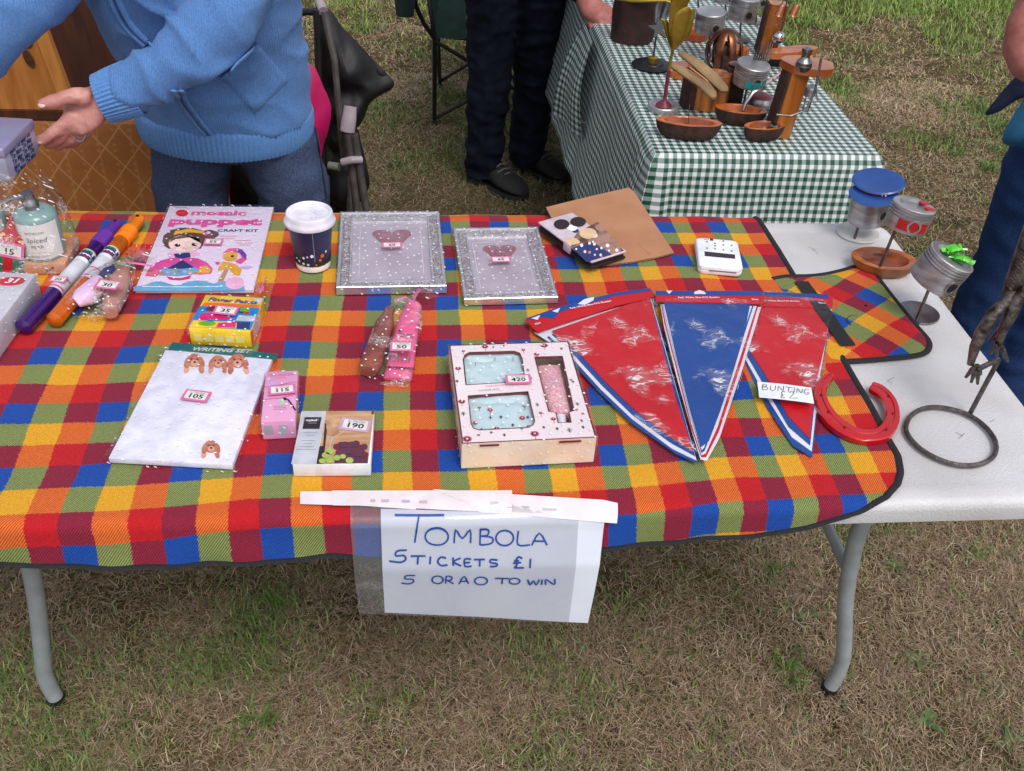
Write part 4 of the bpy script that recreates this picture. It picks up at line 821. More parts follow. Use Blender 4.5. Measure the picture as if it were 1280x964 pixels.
# --- bubble wands
def wand(a, b, col, cap, label, lab0, lab1, num, sd):
    za = TB+.0135; A, B = pz(*a, za), pz(*b, za); d = B-A; L = d.length; ang = math.atan2(d.y, d.x)
    t = thing('bubble_wand', label, 'bubble wand', (A.x, A.y, TB), ang, 'bubble wands'); R = .0128
    T = Matrix.Translation((0, 0, R+.001)) @ Matrix.Rotation(rad(90), 4, 'Y') @ Matrix.Rotation(rad(90), 4, 'Z')
    plast = mat('wand_'+col[0], col[1], .12, trans=.55, spec=.6); capm = mat('wandcap_'+col[0], cap, .35)
    Lb = L*.74
    MB().lathe([(.0005, 0), (.008, .0015), (.013, .006), (R, .014), (R, Lb), (R*.9, Lb+.004), (R*.9, Lb+.012)], 24, T=T).build('tube', plast, t)
    MB().lathe([(R*.62, .006), (R*.74, .014), (R*.74, Lb*.9)], 16, T=T, cap=True).build('liquid', mat('wandin_'+col[0], col[2], .3), t)
    cp = MB(); prof = [(R*.92, Lb+.004), (R*1.16, Lb+.005)]
    for k in range(8): prof += [(R*1.16, Lb+.006+k*.0045), (R*1.10, Lb+.0085+k*.0045)]
    zc = Lb+.042; prof += [(R*1.1, zc), (R*.95, zc+.003), (R*.80, zc+.006), (R*.76, L-.006), (R*.6, L-.001), (.0005, L)]
    cap_o = cp.lathe(prof, 24, T=T).build('cap', capm, t)
    MB().lathe([(.003, 0), (.003, .002)], 12, T=Matrix.Translation((L-.010, 0, R*1.75+.0005)), cap=True).build('hang_hole', PK['black'], cap_o)
    # printed sleeve
    s0, s1 = lab0*L, lab1*L
    sl = MB().lathe([(R+.0004, s0), (R+.0004, s1)], 24, T=T).build('sleeve', mat('sleeve_pale', (206, 206, 214), .4), t)
    def band(x0, x1, a0, a1, c, e=.0007, nm='print'):
        mb = MB(); mb.grid(lambda u, v: (x0+(x1-x0)*u, -(R+e)*math.sin(a0+(a1-a0)*v), R+.001+(R+e)*math.cos(a0+(a1-a0)*v)), 4, 9); return mb.build(nm, PK[c], sl)
    band(s1-.034, s1-.004, -1.1, 1.2, 'white'); band(s1-.014, s1-.003, -1.0, .9, 'green', .0009); band(s1-.026, s1-.018, -.2, 1.0, 'red', .0009); band(s0+.004, s0+.008, -1.2, 1.4, 'pink', .0008); band(s0+.028, s0+.031, -1.2, 1.4, 'pink', .0008)
    def bend(co): return (co.x, -(R+.0013)*math.sin(co.y/R), R+.001+(R+.0013)*math.cos(co.y/R))
    for k, w_ in enumerate(('BUBBLE', 'WAND')): text(sl, w_, s1-.011-k*.011, -.002, .0115, PK['navy'], 0, rot=rad(-90), bold=.0006, bend=lambda co: (co.x, (R+.0013)*math.sin(co.y/R), R+.001+(R+.0013)*math.cos(co.y/R)))
    if num: ticket(sl, num, s0+.022, 0, 0, rad(-90), .026, .018, T=Matrix.Translation((0, 0, 2*R+.0022)))
    return t
wand((27, 412), (148, 279), ('purple', (84, 30, 140), (66, 18, 110)), (104, 50, 160), 'purple bubble wand numbered 20 lying left of the orange one', .30, .66, 20, 1)
wand((66, 403), (176, 273), ('orange', (244, 130, 8), (236, 120, 6)), (244, 132, 10), 'orange bubble wand between the purple wand and the craft kit', .34, .64, None, 2)

# --- cellophane bag shells
def bag(parent, path, widths, heights, seed, m=BAGF, name='cellophane_bag', n=26, amp=.0035):
    P = densify([Vector(p) for p in path], 5); K = len(P); mb = MB(); rings = []
    for k, p in enumerate(P):
        f = k/(K-1)*(len(path)-1); i = min(int(f), len(path)-2); f -= i; wd = widths[i]*(1-f)+widths[i+1]*f; ht = heights[i]*(1-f)+heights[i+1]*f
        t = (P[min(k+1, K-1)]-P[max(k-1, 0)]).normalized(); s = Vector((-t.y, t.x, 0)).normalized(); r = []
        for j in range(n):
            a = 2*math.pi*j/n; x = math.copysign(abs(math.cos(a))**.6, math.cos(a))*wd; z = math.copysign(abs(math.sin(a))**.7, math.sin(a))*ht
            e = amp*nz((p.x+s.x*x, p.y+s.y*x, z), 60, seed)+amp*.7*abs(nz((p.x+s.x*x, p.y+s.y*x, z), 120, seed+3)); q_ = p+s*(x*(1+e/max(wd, .004)))+Vector((0, 0, z+e)); q_.z = max(.0006, q_.z); r.append(q_)
        rings.append(r)
    return mb.loft(rings).build(name, m, parent, ang=22)
# pack 50: toiletries
A = pz(480, 470, TB+.01); t = thing('toiletry_pack', 'cellophane pack of a pink tube and a brown bottle, numbered 50', 'gift pack', (A.x, A.y, TB))
def at(px, py, z): p = pz(px, py, TB+z); return Vector((p.x-A.x, p.y-A.y, z))
PT = mat('pink_tube', (232, 104, 150), .35, col2=(226, 92, 142), scale=15); BR = mat('amber_bottle', (150, 82, 62), .25, col2=(128, 62, 44), scale=18, coat=.4)
tb_ = MB().tube([at(497, 474, .006), at(503, 440, .013), at(510, 405, .015), at(517, 384, .014)], [(.0215, .003), (.0205, .010), (.0175, .0145), (.0135, .0135)], 20, up=(0, 0, 1)).build('cream_tube', PT, t)
bt = MB().tube([at(461, 465, .014), at(464, 456, .015), at(472, 430, .015), at(481, 406, .014), at(485, 395, .012), at(487, 388, .012)], [(.012, .010), (.0165, .0145), (.0165, .0145), (.0155, .0145), (.009, .009), (.009, .009)], 18, up=(0, 0, 1)).build('bottle', BR, t)
def on_tube(o, s_, u, v, size, c, rot, zz, **k): text(o, s_, u, v, size, c, zz, rot=rot, **k)
TW = rad(-78)+math.pi/2
p_ = at(500, 462, .0125); dirt = (at(517, 384, 0)-at(497, 474, 0)); ra = math.atan2(dirt.y, dirt.x)-math.pi/2
text(tb_, 'SOAP&GLORY', p_.x, p_.y, .0072, PK['black'], .0160, rot=ra+math.pi, bold=.0003)
p_ = at(499, 448, .02); text(tb_, '|||||||', p_.x, p_.y, .013, PK['grey'], .0215, rot=ra, bold=.0002, sx=1.6)
p_ = at(507, 418, .03); lines(tb_, [[(p_.x-.014, p_.y-.002), (p_.x, p_.y+.001), (p_.x+.014, p_.y-.002)]], .004, .0295, PK['lightpink']); text(tb_, 'HAND FOOD', p_.x, p_.y, .0036, PK['black'], .0300, rot=ra, bold=.0002); p_ = at(500, 412, .03); text(tb_, 'A', p_.x, p_.y, .007, PK['black'], .0285, rot=ra, bold=.0004)
bag(t, [at(478, 474, .012), at(483, 462, .015), at(492, 430, .017), at(503, 400, .017), at(512, 386, .014), at(516, 377, .014)], [.040, .041, .038, .031, .020, .005], [.011, .0155, .018, .0185, .016, .006], 5)
tie = at(516, 377, .016); ruff(t, tie, at(534, 362, 0)-at(512, 386, 0), .050, .030, 5); RIBB = MB().tube([tie+Vector((-.03, .004, .0)), tie+Vector((-.012, .004, .006)), tie, tie+Vector((.004, .012, .004)), tie+Vector((.012, .034, .001)), tie+Vector((.016, .046, -.006))], [(.003, .0005)]*6, 6, up=(0, 0, 1)).build('ribbon', RIB, t)
p_ = at(502, 434, .036); ticket(t, 50, p_.x, p_.y, .0375, ra*.35, .034, .024, pink=True)
# pack 30
A = pz(125, 375, TB); t = thing('sweet_bag', 'spotted cellophane bag of small gifts with pink tie, numbered 30, on the wands', 'gift bag', (A.x, A.y, TB))
MB().tube([at(137, 392, .016), at(142, 375, .018), at(150, 350, .018), at(153, 338, .016)], [(.012, .010), (.0165, .0145), (.0165, .0145), (.010, .010)], 18, up=(0, 0, 1)).build('beige_roll', mat('beige_roll', (196, 148, 130), .5, col2=(176, 120, 104), scale=20), t)
MB().tube([at(95, 378, .020), at(104, 372, .024), at(116, 362, .026), at(122, 350, .024)], [(.012, .008), (.020, .014), (.020, .015), (.010, .009)], 16, up=(0, 0, 1)).build('lilac_soap', mat('lilac_soap', (222, 184, 222), .4, col2=(236, 206, 232), scale=30), t)
MB().tube([at(118, 372, .020), at(122, 362, .034), at(125, 352, .030)], [(.006, .005), (.011, .007), (.006, .005)], 12, up=(0, 0, 1)).build('red_badge', mat('red_badge', (150, 52, 66), .4, col2=(220, 180, 184), scale=160), t)
MB().tube([at(126, 345, .02), at(134, 340, .028), at(142, 336, .026)], [(.006, .005), (.011, .008), (.006, .006)], 12, up=(0, 0, 1)).build('navy_tin', PK['navy'], t)
bag(t, [at(112, 392, .016), at(116, 383, .020), at(128, 364, .024), at(144, 346, .024), at(156, 336, .020), at(163, 331, .018)], [.034, .041, .040, .031, .018, .005], [.013, .020, .0225, .0205, .015, .006], 9)
tie = at(163, 331, .020); ruff(t, tie, at(186, 310, 0)-at(156, 336, 0), .042, .028, 3); MB().tube([tie+Vector((-.022, .012, -.004)), tie+Vector((-.008, .006, .006)), tie+Vector((.002, -.002, .005)), tie+Vector((.022, -.005, .004)), tie+Vector((.040, -.010, .002))], [(.0028, .0005)]*5, 6, up=(0, 0, 1)).build('ribbon', RIB, t)
p_ = at(135, 356, .050); ticket(t, 30, p_.x, p_.y, .0505, rad(-12), .037, .025)
# --- white box 31 at the left edge
zt = TB+.046; c_ = pz(45, 342, zt); d_ = (pz(0, 402, zt)-c_); ln = .20; d_.normalize(); s_ = Vector((d_.y, -d_.x, 0))
ang = math.atan2(-d_.y, -d_.x)-math.pi/2; ctr = c_+d_*(ln/2)+s_*(.16/2)
t = thing('marbled_box', 'pale grey box numbered 31 at the left edge, below the candle jars', 'box', (ctr.x, ctr.y, TB), ang)
MBX = mat('marble_card', (214, 212, 220), .4, col2=(186, 184, 196), scale=14); MB().box((0, 0, .023), (.16, ln, .046), .0015).build('box', MBX, t)
class F2: pass
f2 = F2(); R_ = Matrix.Rotation(-ang, 3, 'Z')
def L31(px, py): p = R_ @ (pz(px, py, zt)-ctr); return (p.x, p.y)
lp_ = L31(14, 352); decal(t, circ(lp_[0], lp_[1], .021, 20, .0125, -ang), .0465, PK['red'], 'sticker'); text(t, '31', lp_[0]+.001, lp_[1], .017, PK['white'], .0471, rot=-ang, bold=.0006, shear=.3, sx=1.2)
wrap(t, .16, ln, .046, seed=12, off=.003, amp=.0024)
# --- candle set in cellophane with gift tag
zb = TB; base = pz(40, 338, TB); brd = Fr((-30, 338), (86, 339), (90, 312), (-24, 312), TB+.012, .012)
WDB = mat('light_wood', (214, 160, 126), .5, col2=(196, 138, 104), scale=16, stretch=(1, 8, 1))
fr = Fr((-40, 330), (87, 331), (93, 296), (-28, 297), TB+.020, .020); t = fr.thing('candle_gift_set', 'spiced pear jars on a small wooden board in cellophane, numbered 15', 'gift set')
MB().box((0, 0, .010), (fr.w, fr.h, .020), .002).build('wooden_board', WDB, t)
du = fr.w/2-.022; MB().prism([(du-.010, .006), (du-.004, .007), (du-.002, .011), (du+.001, .011), (du+.004, .013), (du+.003, .0145), (du, .0145), (du-.002, .0128), (du-.008, .0105), (du-.012, .0115)], -.0004, 0, T=Matrix.Translation((0, -fr.h/2-.0002, 0)) @ Matrix.Rotation(rad(90), 4, 'X')).build('duck_print', PK['dkbrown'], t)
JG = mat('jar_glaze', (138, 168, 166), .25, col2=(120, 152, 152), scale=10, coat=.3); JL = mat('jar_label', (232, 230, 226), .5, col2=(222, 218, 214), scale=12)
for k, px in enumerate((57, -8)):
    p = fr.L(px, 316); R = .034; Hh = .072; zz = .0201
    J = MB().lathe([(.02, zz), (R-.001, zz), (R, zz+.003), (R, zz+Hh), (R-.002, zz+Hh+.005), (R*.72, zz+Hh+.011), (R*.40, zz+Hh+.012), (.0005, zz+Hh+.012)], 36, c=(p[0], p[1], 0)).build('jar', JG, t)
    a0 = rad(-160)
    mb = MB(); mb.grid(lambda u, v: (p[0]+(R+.0005)*math.cos(rad(-165)+rad(150)*u), p[1]+(R+.0005)*math.sin(rad(-165)+rad(150)*u), zz+.006+(Hh-.008)*v), 24, 3); mb.build('label', JL, J)
    def jb(co, p=p, R=R): a = rad(-84)+co.x/R; return (p[0]+(R+.0012)*math.cos(a), p[1]+(R+.0012)*math.sin(a), co.y)
    text(J, 'BATHROOM', 0, zz+.055, .0052, PK['grey'], 0, bend=jb); text(J, 'Spiced', 0, zz+.042, .0125, PK['grey'], 0, bend=jb, shear=.3); text(J, 'PEAR', 0, zz+.030, .0085, PK['grey'], 0, bend=jb); text(J, '— — —', 0, zz+.020, .006, PK['grey'], 0, bend=jb); text(J, 'SCENTED CANDLE', 0, zz+.012, .0042, PK['grey'], 0, bend=jb)
    MB().lathe([(.010, zz+Hh+.011), (.013, zz+Hh+.012), (.0132, zz+Hh+.022), (.010, zz+Hh+.026), (.008, zz+Hh+.034), (.0095, zz+Hh+.040), (.0005, zz+Hh+.042)], 20, c=(p[0]-.004, p[1]+.002, 0)).build('metal_knob', CHROME, J)
    if k == 0: MB().tube([(p[0]-.004, p[1], zz+Hh+.036), (p[0]-.03, p[1]-.004, zz+Hh+.030), (p[0]-.05, p[1]-.008, zz+Hh+.020)], [.005, .004, .003], 10).build('spout', CHROME, J)
# gift tag leaning on the jars
g0 = fr.L(22, 322); TGT = Matrix.Translation((g0[0]-.012, -fr.h/2-.004, .004)) @ Matrix.Rotation(rad(14), 4, 'Y') @ Matrix.Rotation(rad(78), 4, 'X')
tg_ = MB().prism([(-.024, 0), (.024, 0), (.024, .036), (-.024, .036)], 0, .001, T=TGT).build('gift_tag', mat('tag_green', (54, 110, 92), .5), t)
MB().prism([(-.008, .0), (.006, .0), (.006, .034), (-.008, .034)], .0012, .0016, T=TGT).build('print', PK['red'], tg_, smooth=False)
MB().prism([(-.026, .052), (.026, .052), (.020, .066), (.008, .078), (.003, .094), (-.004, .094), (-.008, .078), (-.022, .066)], 0, .001, T=TGT).build('print', mat('tag_red', (188, 60, 70), .5, col2=(226, 190, 150), scale=130, lo=.55, hi=.6), tg_, smooth=False)
ticket(t, 15, 0, .043, .0018, 0, .046, .027, T=TGT)
MB().tube([(g0[0]-.012, -fr.h/2+.010, .088), (g0[0]-.01, 0, .110), (g0[0]+.004, .01, .116)], .0008, 5).build('string', PK['gold'], t)
mb = MB(); cxj, cyj = fr.L(30, 316)
rg = []
for z_, g, sq in ((.002, 1.02, 1), (.022, 1.02, 1), (.05, .99, 1), (.09, .96, .97), (.115, .90, .9), (.135, .80, .85), (.150, .72, .8)):
    r = []
    for i in range(64):
        a = 2*math.pi*i/64; x = math.copysign(abs(math.cos(a))**.5, math.cos(a))*(fr.w/2+.005)*g; y = math.copysign(abs(math.sin(a))**.5, math.sin(a))*(fr.h/2+.006)*g
        e = .0035*nz((x, y, z_), 40, 3)+.003*abs(nz((x, y, z_), 90, 4)); r.append((x*(1+e*12), y*(1+e*12)-.002, z_+(.008*math.sin(i*1.7)+.008*nz((x, y, 0), 50) if z_ > .13 else 0)))
    rg.append(r)
mb.loft(rg, cap=False); mb.build('cellophane_bag', BAGF, t, ang=22)
# --- printed tin held over the table
TIN = mat('tin_lilac', (140, 138, 172), .3, .2, col2=(160, 152, 186), scale=9); tc_ = pY(42, 148, 1.74); zt = tc_.z
d_ = (pz(0, 189, zt)-tc_); d_.normalize(); s_ = Vector((d_.y, -d_.x, 0)); s_ = s_ if s_.x < 0 else -s_; TW_, TL_, TH_ = .17, .13, .062
ctr = tc_+d_*(TL_/2)+s_*(TW_/2); ang = math.atan2(-d_.y, -d_.x)-math.pi/2; ctr0 = Vector((ctr.x, ctr.y, zt-TH_))
t = thing('printed_tin', 'lilac lettered tin box held in the hands at the left edge', 'tin', ctr0, ang)
MB().box((0, 0, (TH_-.014)/2), (TW_-.004, TL_-.004, TH_-.014), .003).build('tin_body', mat('tin_side', (168, 166, 190), .35, .1), t); lid = MB().box((0, 0, TH_-.009), (TW_, TL_, .018), .004, seg=3).build('lid', TIN, t)
decal(lid, rect(TW_*.05, -TL_*.12, .075, .03), TH_+.0004, PK['sky'], 'panel'); text(lid, 'TINS', TW_*.05, -TL_*.12, .022, PK['navy'], TH_+.0009, bold=.0005)
for side in (0, 1):
    T = (Matrix.Translation((0, -TL_/2-.0001+.002, 0)) @ Matrix.Rotation(rad(90), 4, 'X')) if side == 0 else (Matrix.Translation((TW_/2-.002+.0002, 0, 0)) @ Matrix.Rotation(rad(90), 4, 'Z') @ Matrix.Rotation(rad(90), 4, 'X'))
    wdt = TW_ if side == 0 else TL_
    for k in range(5):
        text(t, 'Tin Mon Tin May Tin Mon Tin'[(k % 3*4):(k % 3*4)+(19 if side == 0 else 15)], 0, .005+k*.0098, .0125, PK['navy'], .0006, T=T, bold=.0003, shear=.1, sx=.95)

# --- bunting packs
FL = {c: mat('flag_'+c, v, .35, col2=v2, scale=6, bump=.7, bscale=22) for c, v, v2 in (('red', (200, 10, 26), (186, 8, 24)), ('blue', (24, 72, 150), (20, 64, 138)), ('white', (226, 226, 238), (214, 214, 228)))}
BFILM = cellophane('bunting_film', dots=False, gloss=.2, bump=1.0, nscale=24, crease=.8)
def bunting(tri, layers, head, col, label, z0, hdcols, txt, seed, film):
    P = [pz(a, b, TB+z0+.004) for a, b in tri]; c0 = sum(P, Vector())/len(P); t = thing('bunting_pack', label, 'bunting', (c0.x, c0.y, TB+z0), 0, 'bunting packs')
    loc = lambda a, b: V2(pz(a, b, TB+z0+.004)-c0)
    top = [loc(*p) for p in tri]
    for k, (c, poly) in enumerate(layers):
        MB().prism([loc(*p) for p in poly], .0004+k*.0009, .0012+k*.0009).build('flag', FL[c], t, smooth=False)
    n = len(layers); zf = .0012+n*.0009
    MB().prism(top, zf-.0008, zf).build('flag', FL[col], t, smooth=False)
    hd = [loc(*p) for p in head]; h_ = MB().prism(hd, zf+.0005, zf+.0016).build('header_card', FL['red'], t, smooth=False)
    zz = zf+.0018
    for c, poly in hdcols: decal(h_, [loc(*p) for p in poly], zz, FL[c] if c in FL else PK[c], 'print'); zz += .0002
    for s_, a, b, sz, rt in txt: u, v = loc(a, b); text(h_, s_, u, v, sz, FL['white'], zz+.0002, rot=rt, bold=.0002)
    # crinkled film over it
    F = [loc(*p) for p in film]; cx_, cy_ = sum(p[0] for p in F)/len(F), sum(p[1] for p in F)/len(F); mb = MB(); NR = 16; F = [V2(p) for p in densify([Vector((*p, 0)) for p in F], 8, True)]; m_ = len(F)
    for k in range(NR):
        s = 1-k/(NR-1)*.99
        for x, y in F:
            X, Y = cx_+(x-cx_)*s, cy_+(y-cy_)*s; rim = min(1, (1-s)*8)
            mb.v.append((X, Y, .0006+(zf+.0022)*rim+rim*(.0035*abs(nz((X, Y, 0), 28, seed))+.0025*abs(nz((X, Y, 0), 60, seed+1)))))
    for k in range(NR-1):
        for i in range(m_): mb.f.append((k*m_+i, k*m_+(i+1) % m_, (k+1)*m_+(i+1) % m_, (k+1)*m_+i))
    mb.build('film_bag', BFILM, t, ang=14); return t
bunting([(946, 381), (1037, 381), (1034, 420), (1020, 480), (1012, 548), (985, 520), (955, 465), (938, 440)],
        [('blue', [(940, 384), (1042, 384), (1026, 470), (1016, 570), (992, 556), (958, 505), (930, 448)]), ('white', [(940, 386), (1040, 385), (1025, 470), (1015, 563), (990, 545), (958, 494), (931, 446)]), ('blue', [(944, 386), (1036, 385), (1022, 470), (1013, 556), (986, 533), (955, 480), (934, 444)])],
        [(938, 366), (1035, 369), (1041, 372), (1040, 386), (940, 383)], 'red', 'red bunting pack on the right with the price slip on it', .000, [('blue', [(938, 366), (1035, 369), (1036, 374), (938, 371)])], [('Red, White, Blue PVC Bunting', 975, 377.5, .0055, rad(-2)), ('20pcs', 1027, 380, .0055, rad(-3))], 3,
        [(936, 367), (1041, 371), (1042, 400), (1030, 470), (1018, 566), (990, 552), (955, 500), (928, 450)])
bunting([(690, 414), (765, 388), (812, 371), (824, 420), (845, 500), (866, 564), (835, 545), (790, 510), (755, 476), (722, 440), (700, 427)],
        [('white', [(668, 414), (818, 369), (818, 380), (690, 428)]), ('blue', [(684, 420), (815, 371), (872, 578), (845, 566), (790, 528), (752, 492), (718, 455)]), ('white', [(686, 419), (814, 372), (871, 575), (840, 560), (790, 523), (752, 487), (719, 451)]), ('blue', [(690, 418), (813, 373), (869, 570), (838, 553), (790, 518), (753, 482), (720, 446)])],
        [(656, 401), (697, 386), (772, 367), (812, 362), (820, 372), (770, 384), (707, 405), (672, 417), (667, 413)], 'red', 'red bunting pack on the left, its header card nearest the gift box', .004,
        [('blue', [(657, 400), (697, 386), (772, 367), (812, 362), (814, 365), (772, 371), (712, 388), (700, 392), (692, 400), (676, 398), (668, 402)]), ('white', [(722, 382), (730, 376), (742, 373), (742, 377), (731, 383)]), ('white', [(664, 400), (675, 396), (672, 402)]), ('white', [(690, 391), (700, 387), (697, 393)])], [('Red, White, Blue PVC Bunting', 738, 383, .0062, rad(17)), ('75M', 672, 407, .006, rad(25))], 1,
        [(668, 416), (684, 404), (770, 380), (816, 368), (830, 415), (850, 490), (876, 578), (843, 570), (785, 530), (745, 490), (712, 455), (680, 425)])
bunting([(829, 377), (938, 379), (930, 420), (915, 470), (900, 515), (886, 552), (876, 560), (864, 520), (846, 450), (834, 398)],
        [('white', [(826, 379), (952, 382), (930, 455), (900, 545), (884, 574), (876, 572), (866, 540), (845, 465), (830, 405)]), ('red', [(827, 380), (948, 382), (928, 450), (899, 538), (883, 570), (877, 570), (864, 532), (846, 460), (831, 403)]), ('white', [(828, 380), (946, 382), (924, 450), (897, 533), (882, 566), (877, 568), (864, 528), (846, 456), (832, 402)]), ('blue', [(829, 381), (942, 382), (920, 450), (894, 528), (881, 563), (877, 566), (865, 525), (847, 453), (833, 400)]), ('white', [(829, 381), (940, 383), (918, 450), (893, 522), (880, 560), (877, 563), (864, 523), (846, 452), (833, 400)])],
        [(819, 366), (945, 366), (955, 369), (954, 382), (820, 379)], 'blue', 'blue bunting pack lying between the two red ones', .009,
        [('blue', [(819, 366), (945, 366), (953, 368), (953, 372), (819, 371)]), ('white', [(868, 367), (874, 365), (880, 367), (882, 370), (867, 370)]), ('white', [(832, 366), (840, 366), (836, 370)])], [('Red, White, Blue PVC Bunting', 873, 374.5, .0058, rad(0)), ('50pcs', 943, 377, .005, 0)], 2,
        [(822, 368), (953, 370), (956, 382), (934, 450), (905, 540), (888, 576), (874, 575), (864, 545), (842, 460), (828, 400)])
# price slip
fr = Fr((949, 496), (1017, 504.5), (1015, 484), (947, 477), TB+.0155, .0008); t = fr.thing('price_slip', 'white paper slip reading BUNTING £2', 'price slip'); 
mb = MB(); mb.grid(lambda u, v: ((u-.5)*fr.w, (v-.5)*fr.h, .001*math.sin(u*3.1)), 12, 4); mb.build('slip', WHITE, t)
q = zoomer(800, 380, 4)
def WZ(*p): return Lp(fr, q(*p))
hand = [WZ((615, 402), (612, 428)), WZ((613, 404), (632, 405), (630, 414), (614, 415)), WZ((614, 415), (638, 420), (634, 430), (612, 429)), WZ((655, 408), (652, 428), (664, 434), (676, 428), (678, 410)), WZ((690, 436), (692, 412), (714, 436), (718, 412)), WZ((726, 416), (762, 420)), WZ((744, 418), (742, 440)), WZ((772, 420), (770, 444)), WZ((784, 446), (788, 424), (806, 448), (812, 426)), WZ((846, 432), (828, 428), (820, 444), (836, 454), (846, 446), (832, 444)),
        WZ((726, 444), (716, 438), (708, 446), (712, 460), (704, 470), (726, 470)), WZ((702, 458), (722, 457)), WZ((746, 446), (758, 440), (768, 448), (760, 460), (748, 472), (790, 472))]
lines(t, [[V2(p) for p in densify([Vector((*a, 0)) for a in s], 3)] if len(s) > 2 else s for s in hand], .0009, .0016, BLACK, 'handwriting')
# --- horseshoe
RED = mat('red_gloss_paint', (196, 10, 22), .18, col2=(180, 8, 20), scale=20, coat=.8, bump=.2, bscale=70)
outer = [(1034, 467), (1024, 474), (1017, 487), (1018, 500), (1024, 516), (1034, 530), (1050, 543), (1072, 552), (1092, 553), (1110, 549), (1121, 537), (1125.5, 522), (1123, 505), (1115, 492), (1103, 482), (1091, 478)]
inner = [(1045, 471), (1038, 479), (1034, 488), (1035, 499), (1040, 509), (1048, 519), (1060, 529), (1074, 535.5), (1087, 537), (1098, 534), (1104, 526), (1106, 515), (1103.5, 504), (1098, 496), (1092, 491), (1086, 487)]
zc = TB+.006; Pm = [((pz(*a, zc)+pz(*b, zc))/2) for a, b in zip(outer, inner)]; Wd = [(pz(*a, zc)-pz(*b, zc)).length/2 for a, b in zip(outer, inner)]
c0 = sum(Pm, Vector())/len(Pm); t = thing('horseshoe', 'glossy red painted horseshoe lying across the blanket edge', 'horseshoe', (c0.x, c0.y, TB-.001))
Pd = densify([p-Vector((c0.x, c0.y, p.z-.0058)) for p in Pm], 3); Wdd = list(np.interp(np.linspace(0, 15, len(Pd)), range(16), Wd))
rings = []; K = len(Pd)
for k, p in enumerate(Pd):
    tt = (Pd[min(k+1, K-1)]-Pd[max(k-1, 0)]).normalized(); s = Vector((-tt.y, tt.x, 0)); w_ = .9*Wdd[k]*(1 if 0 < k < K-1 else .8)
    prof = [(-1, -.0045), (-1, .003), (-.85, .0045), (-.28, .0047), (-.2, .0030), (.12, .0030), (.2, .0047), (.82, .0045), (1, .0025), (1, -.0045)]
    rings.append([p+s*(x*w_)+Vector((0, 0, z_)) for x, z_ in prof])
MB().loft(rings).build('iron', RED, t, ang=35)
for k in (8, 13, 18, 28, 33, 38):
    MB().box((0, 0, 0), (.004, .0022, .002), .0004, T=Matrix.Translation(Pd[k]+Vector((0, 0, .0034))) @ Matrix.Rotation(math.atan2((Pd[k+1]-Pd[k-1]).y, (Pd[k+1]-Pd[k-1]).x), 4, 'Z')).build('nail', mat('dark_red', (90, 8, 14), .5), t)
# --- pistons on the bare table
ALU = mat('piston_aluminium', (200, 197, 200), .33, .75, col2=(150, 145, 146), scale=14, bump=.2, bscale=160, stretch=(1, 1, 5)); DARK = mat('bore_dark', (18, 16, 16), .6)
STEEL = mat('rod_steel', (132, 128, 128), .35, .9, col2=(100, 92, 90), scale=60)
def piston(par, R, H, T, mats=ALU, dish=True, bores=(0,), name='piston'):
    g = []; z = H
    prof = [(.0005, H-.004 if dish else H), (R*.55, H-.004 if dish else H), (R*.72, H), (R*.95, H), (R, H-.0015)]
    for k in range(3): zz = H-.006-k*.0055; prof += [(R, zz), (R*.93, zz-.0004), (R*.93, zz-.0022), (R, zz-.0026)]
    prof += [(R, H*.42), (R*.98, 0), (R*.90, 0), (R*.88, H*.5), (.0005, H*.55)]
    o = MB().lathe(prof, 40, T=T).build(name, mats, par, ang=30)
    for a in bores:
        Tb = T @ Matrix.Rotation(a, 4, 'Z') @ Matrix.Translation((R*.955, 0, H*.36)) @ Matrix.Rotation(rad(90), 4, 'Y')
        MB().lathe([(R*.30, -.003), (R*.33, R*.055), (R*.24, R*.06), (R*.23, R*.02)], 20, T=Tb).build('pin_boss', mats, o); MB().lathe([(.0003, R*.045), (R*.24, R*.045)], 18, T=Tb).build('pin_bore', DARK, o)
    return o
def axisT(a, b, lean=0):
    d = (b-a).normalized(); q_ = Vector((0, 0, 1)).rotation_difference(d); return Matrix.Translation(a) @ q_.to_matrix().to_4x4()
# A: blue cap
b0 = pz(1072, 291, TT+.002); t = thing('piston_figure', 'engine piston figure wearing a blue peaked cap, at the back corner', 'sculpture', (b0.x, b0.y, TT), 0, 'piston figures on the white table')
MB().lathe([(.0005, .0), (.040, 0), (.0415, .002), (.040, .005), (.0005, .005)], 36).build('base_disc', mat('white_enamel', (214, 212, 206), .3, col2=(190, 186, 180), scale=30), t)
lo = lambda a, b, Y: pY(a, b, Y)-Vector((b0.x, b0.y, TT))
Yb = b0.y-.028; r0 = lo(1067, 302, Yb); r1 = lo(1075, 278, Yb+.01); MB().tube([Vector((r0.x, r0.y, .004)), r1+Vector((0, 0, .03))], .0028, 10).build('rod', STEEL, t)
pA = lo(1083, 272, Yb+.02); T = Matrix.Translation(pA+Vector((0, 0, -.004))) @ Matrix.Rotation(rad(-6), 4, 'Y') @ Matrix.Rotation(rad(4), 4, 'X'); piston(t, .0355, .070, T, bores=(rad(-62),), dish=False)
Tc = T @ Matrix.Translation((.008, 0, .070)) @ Matrix.Rotation(rad(-24), 4, 'Z'); BL = mat('cap_blue', (26, 62, 128), .28, col2=(34, 76, 146), scale=18, coat=.5)
Tc = Tc @ Matrix.Rotation(rad(9), 4, 'X')
cp = MB().lathe([(.034, -.004), (.036, .002), (.040, .008), (.045, .011), (.048, .0145), (.045, .0165), (.034, .0150), (.018, .0125), (.0005, .012)], 40, T=Tc, sy=.80).build('cap', BL, t)
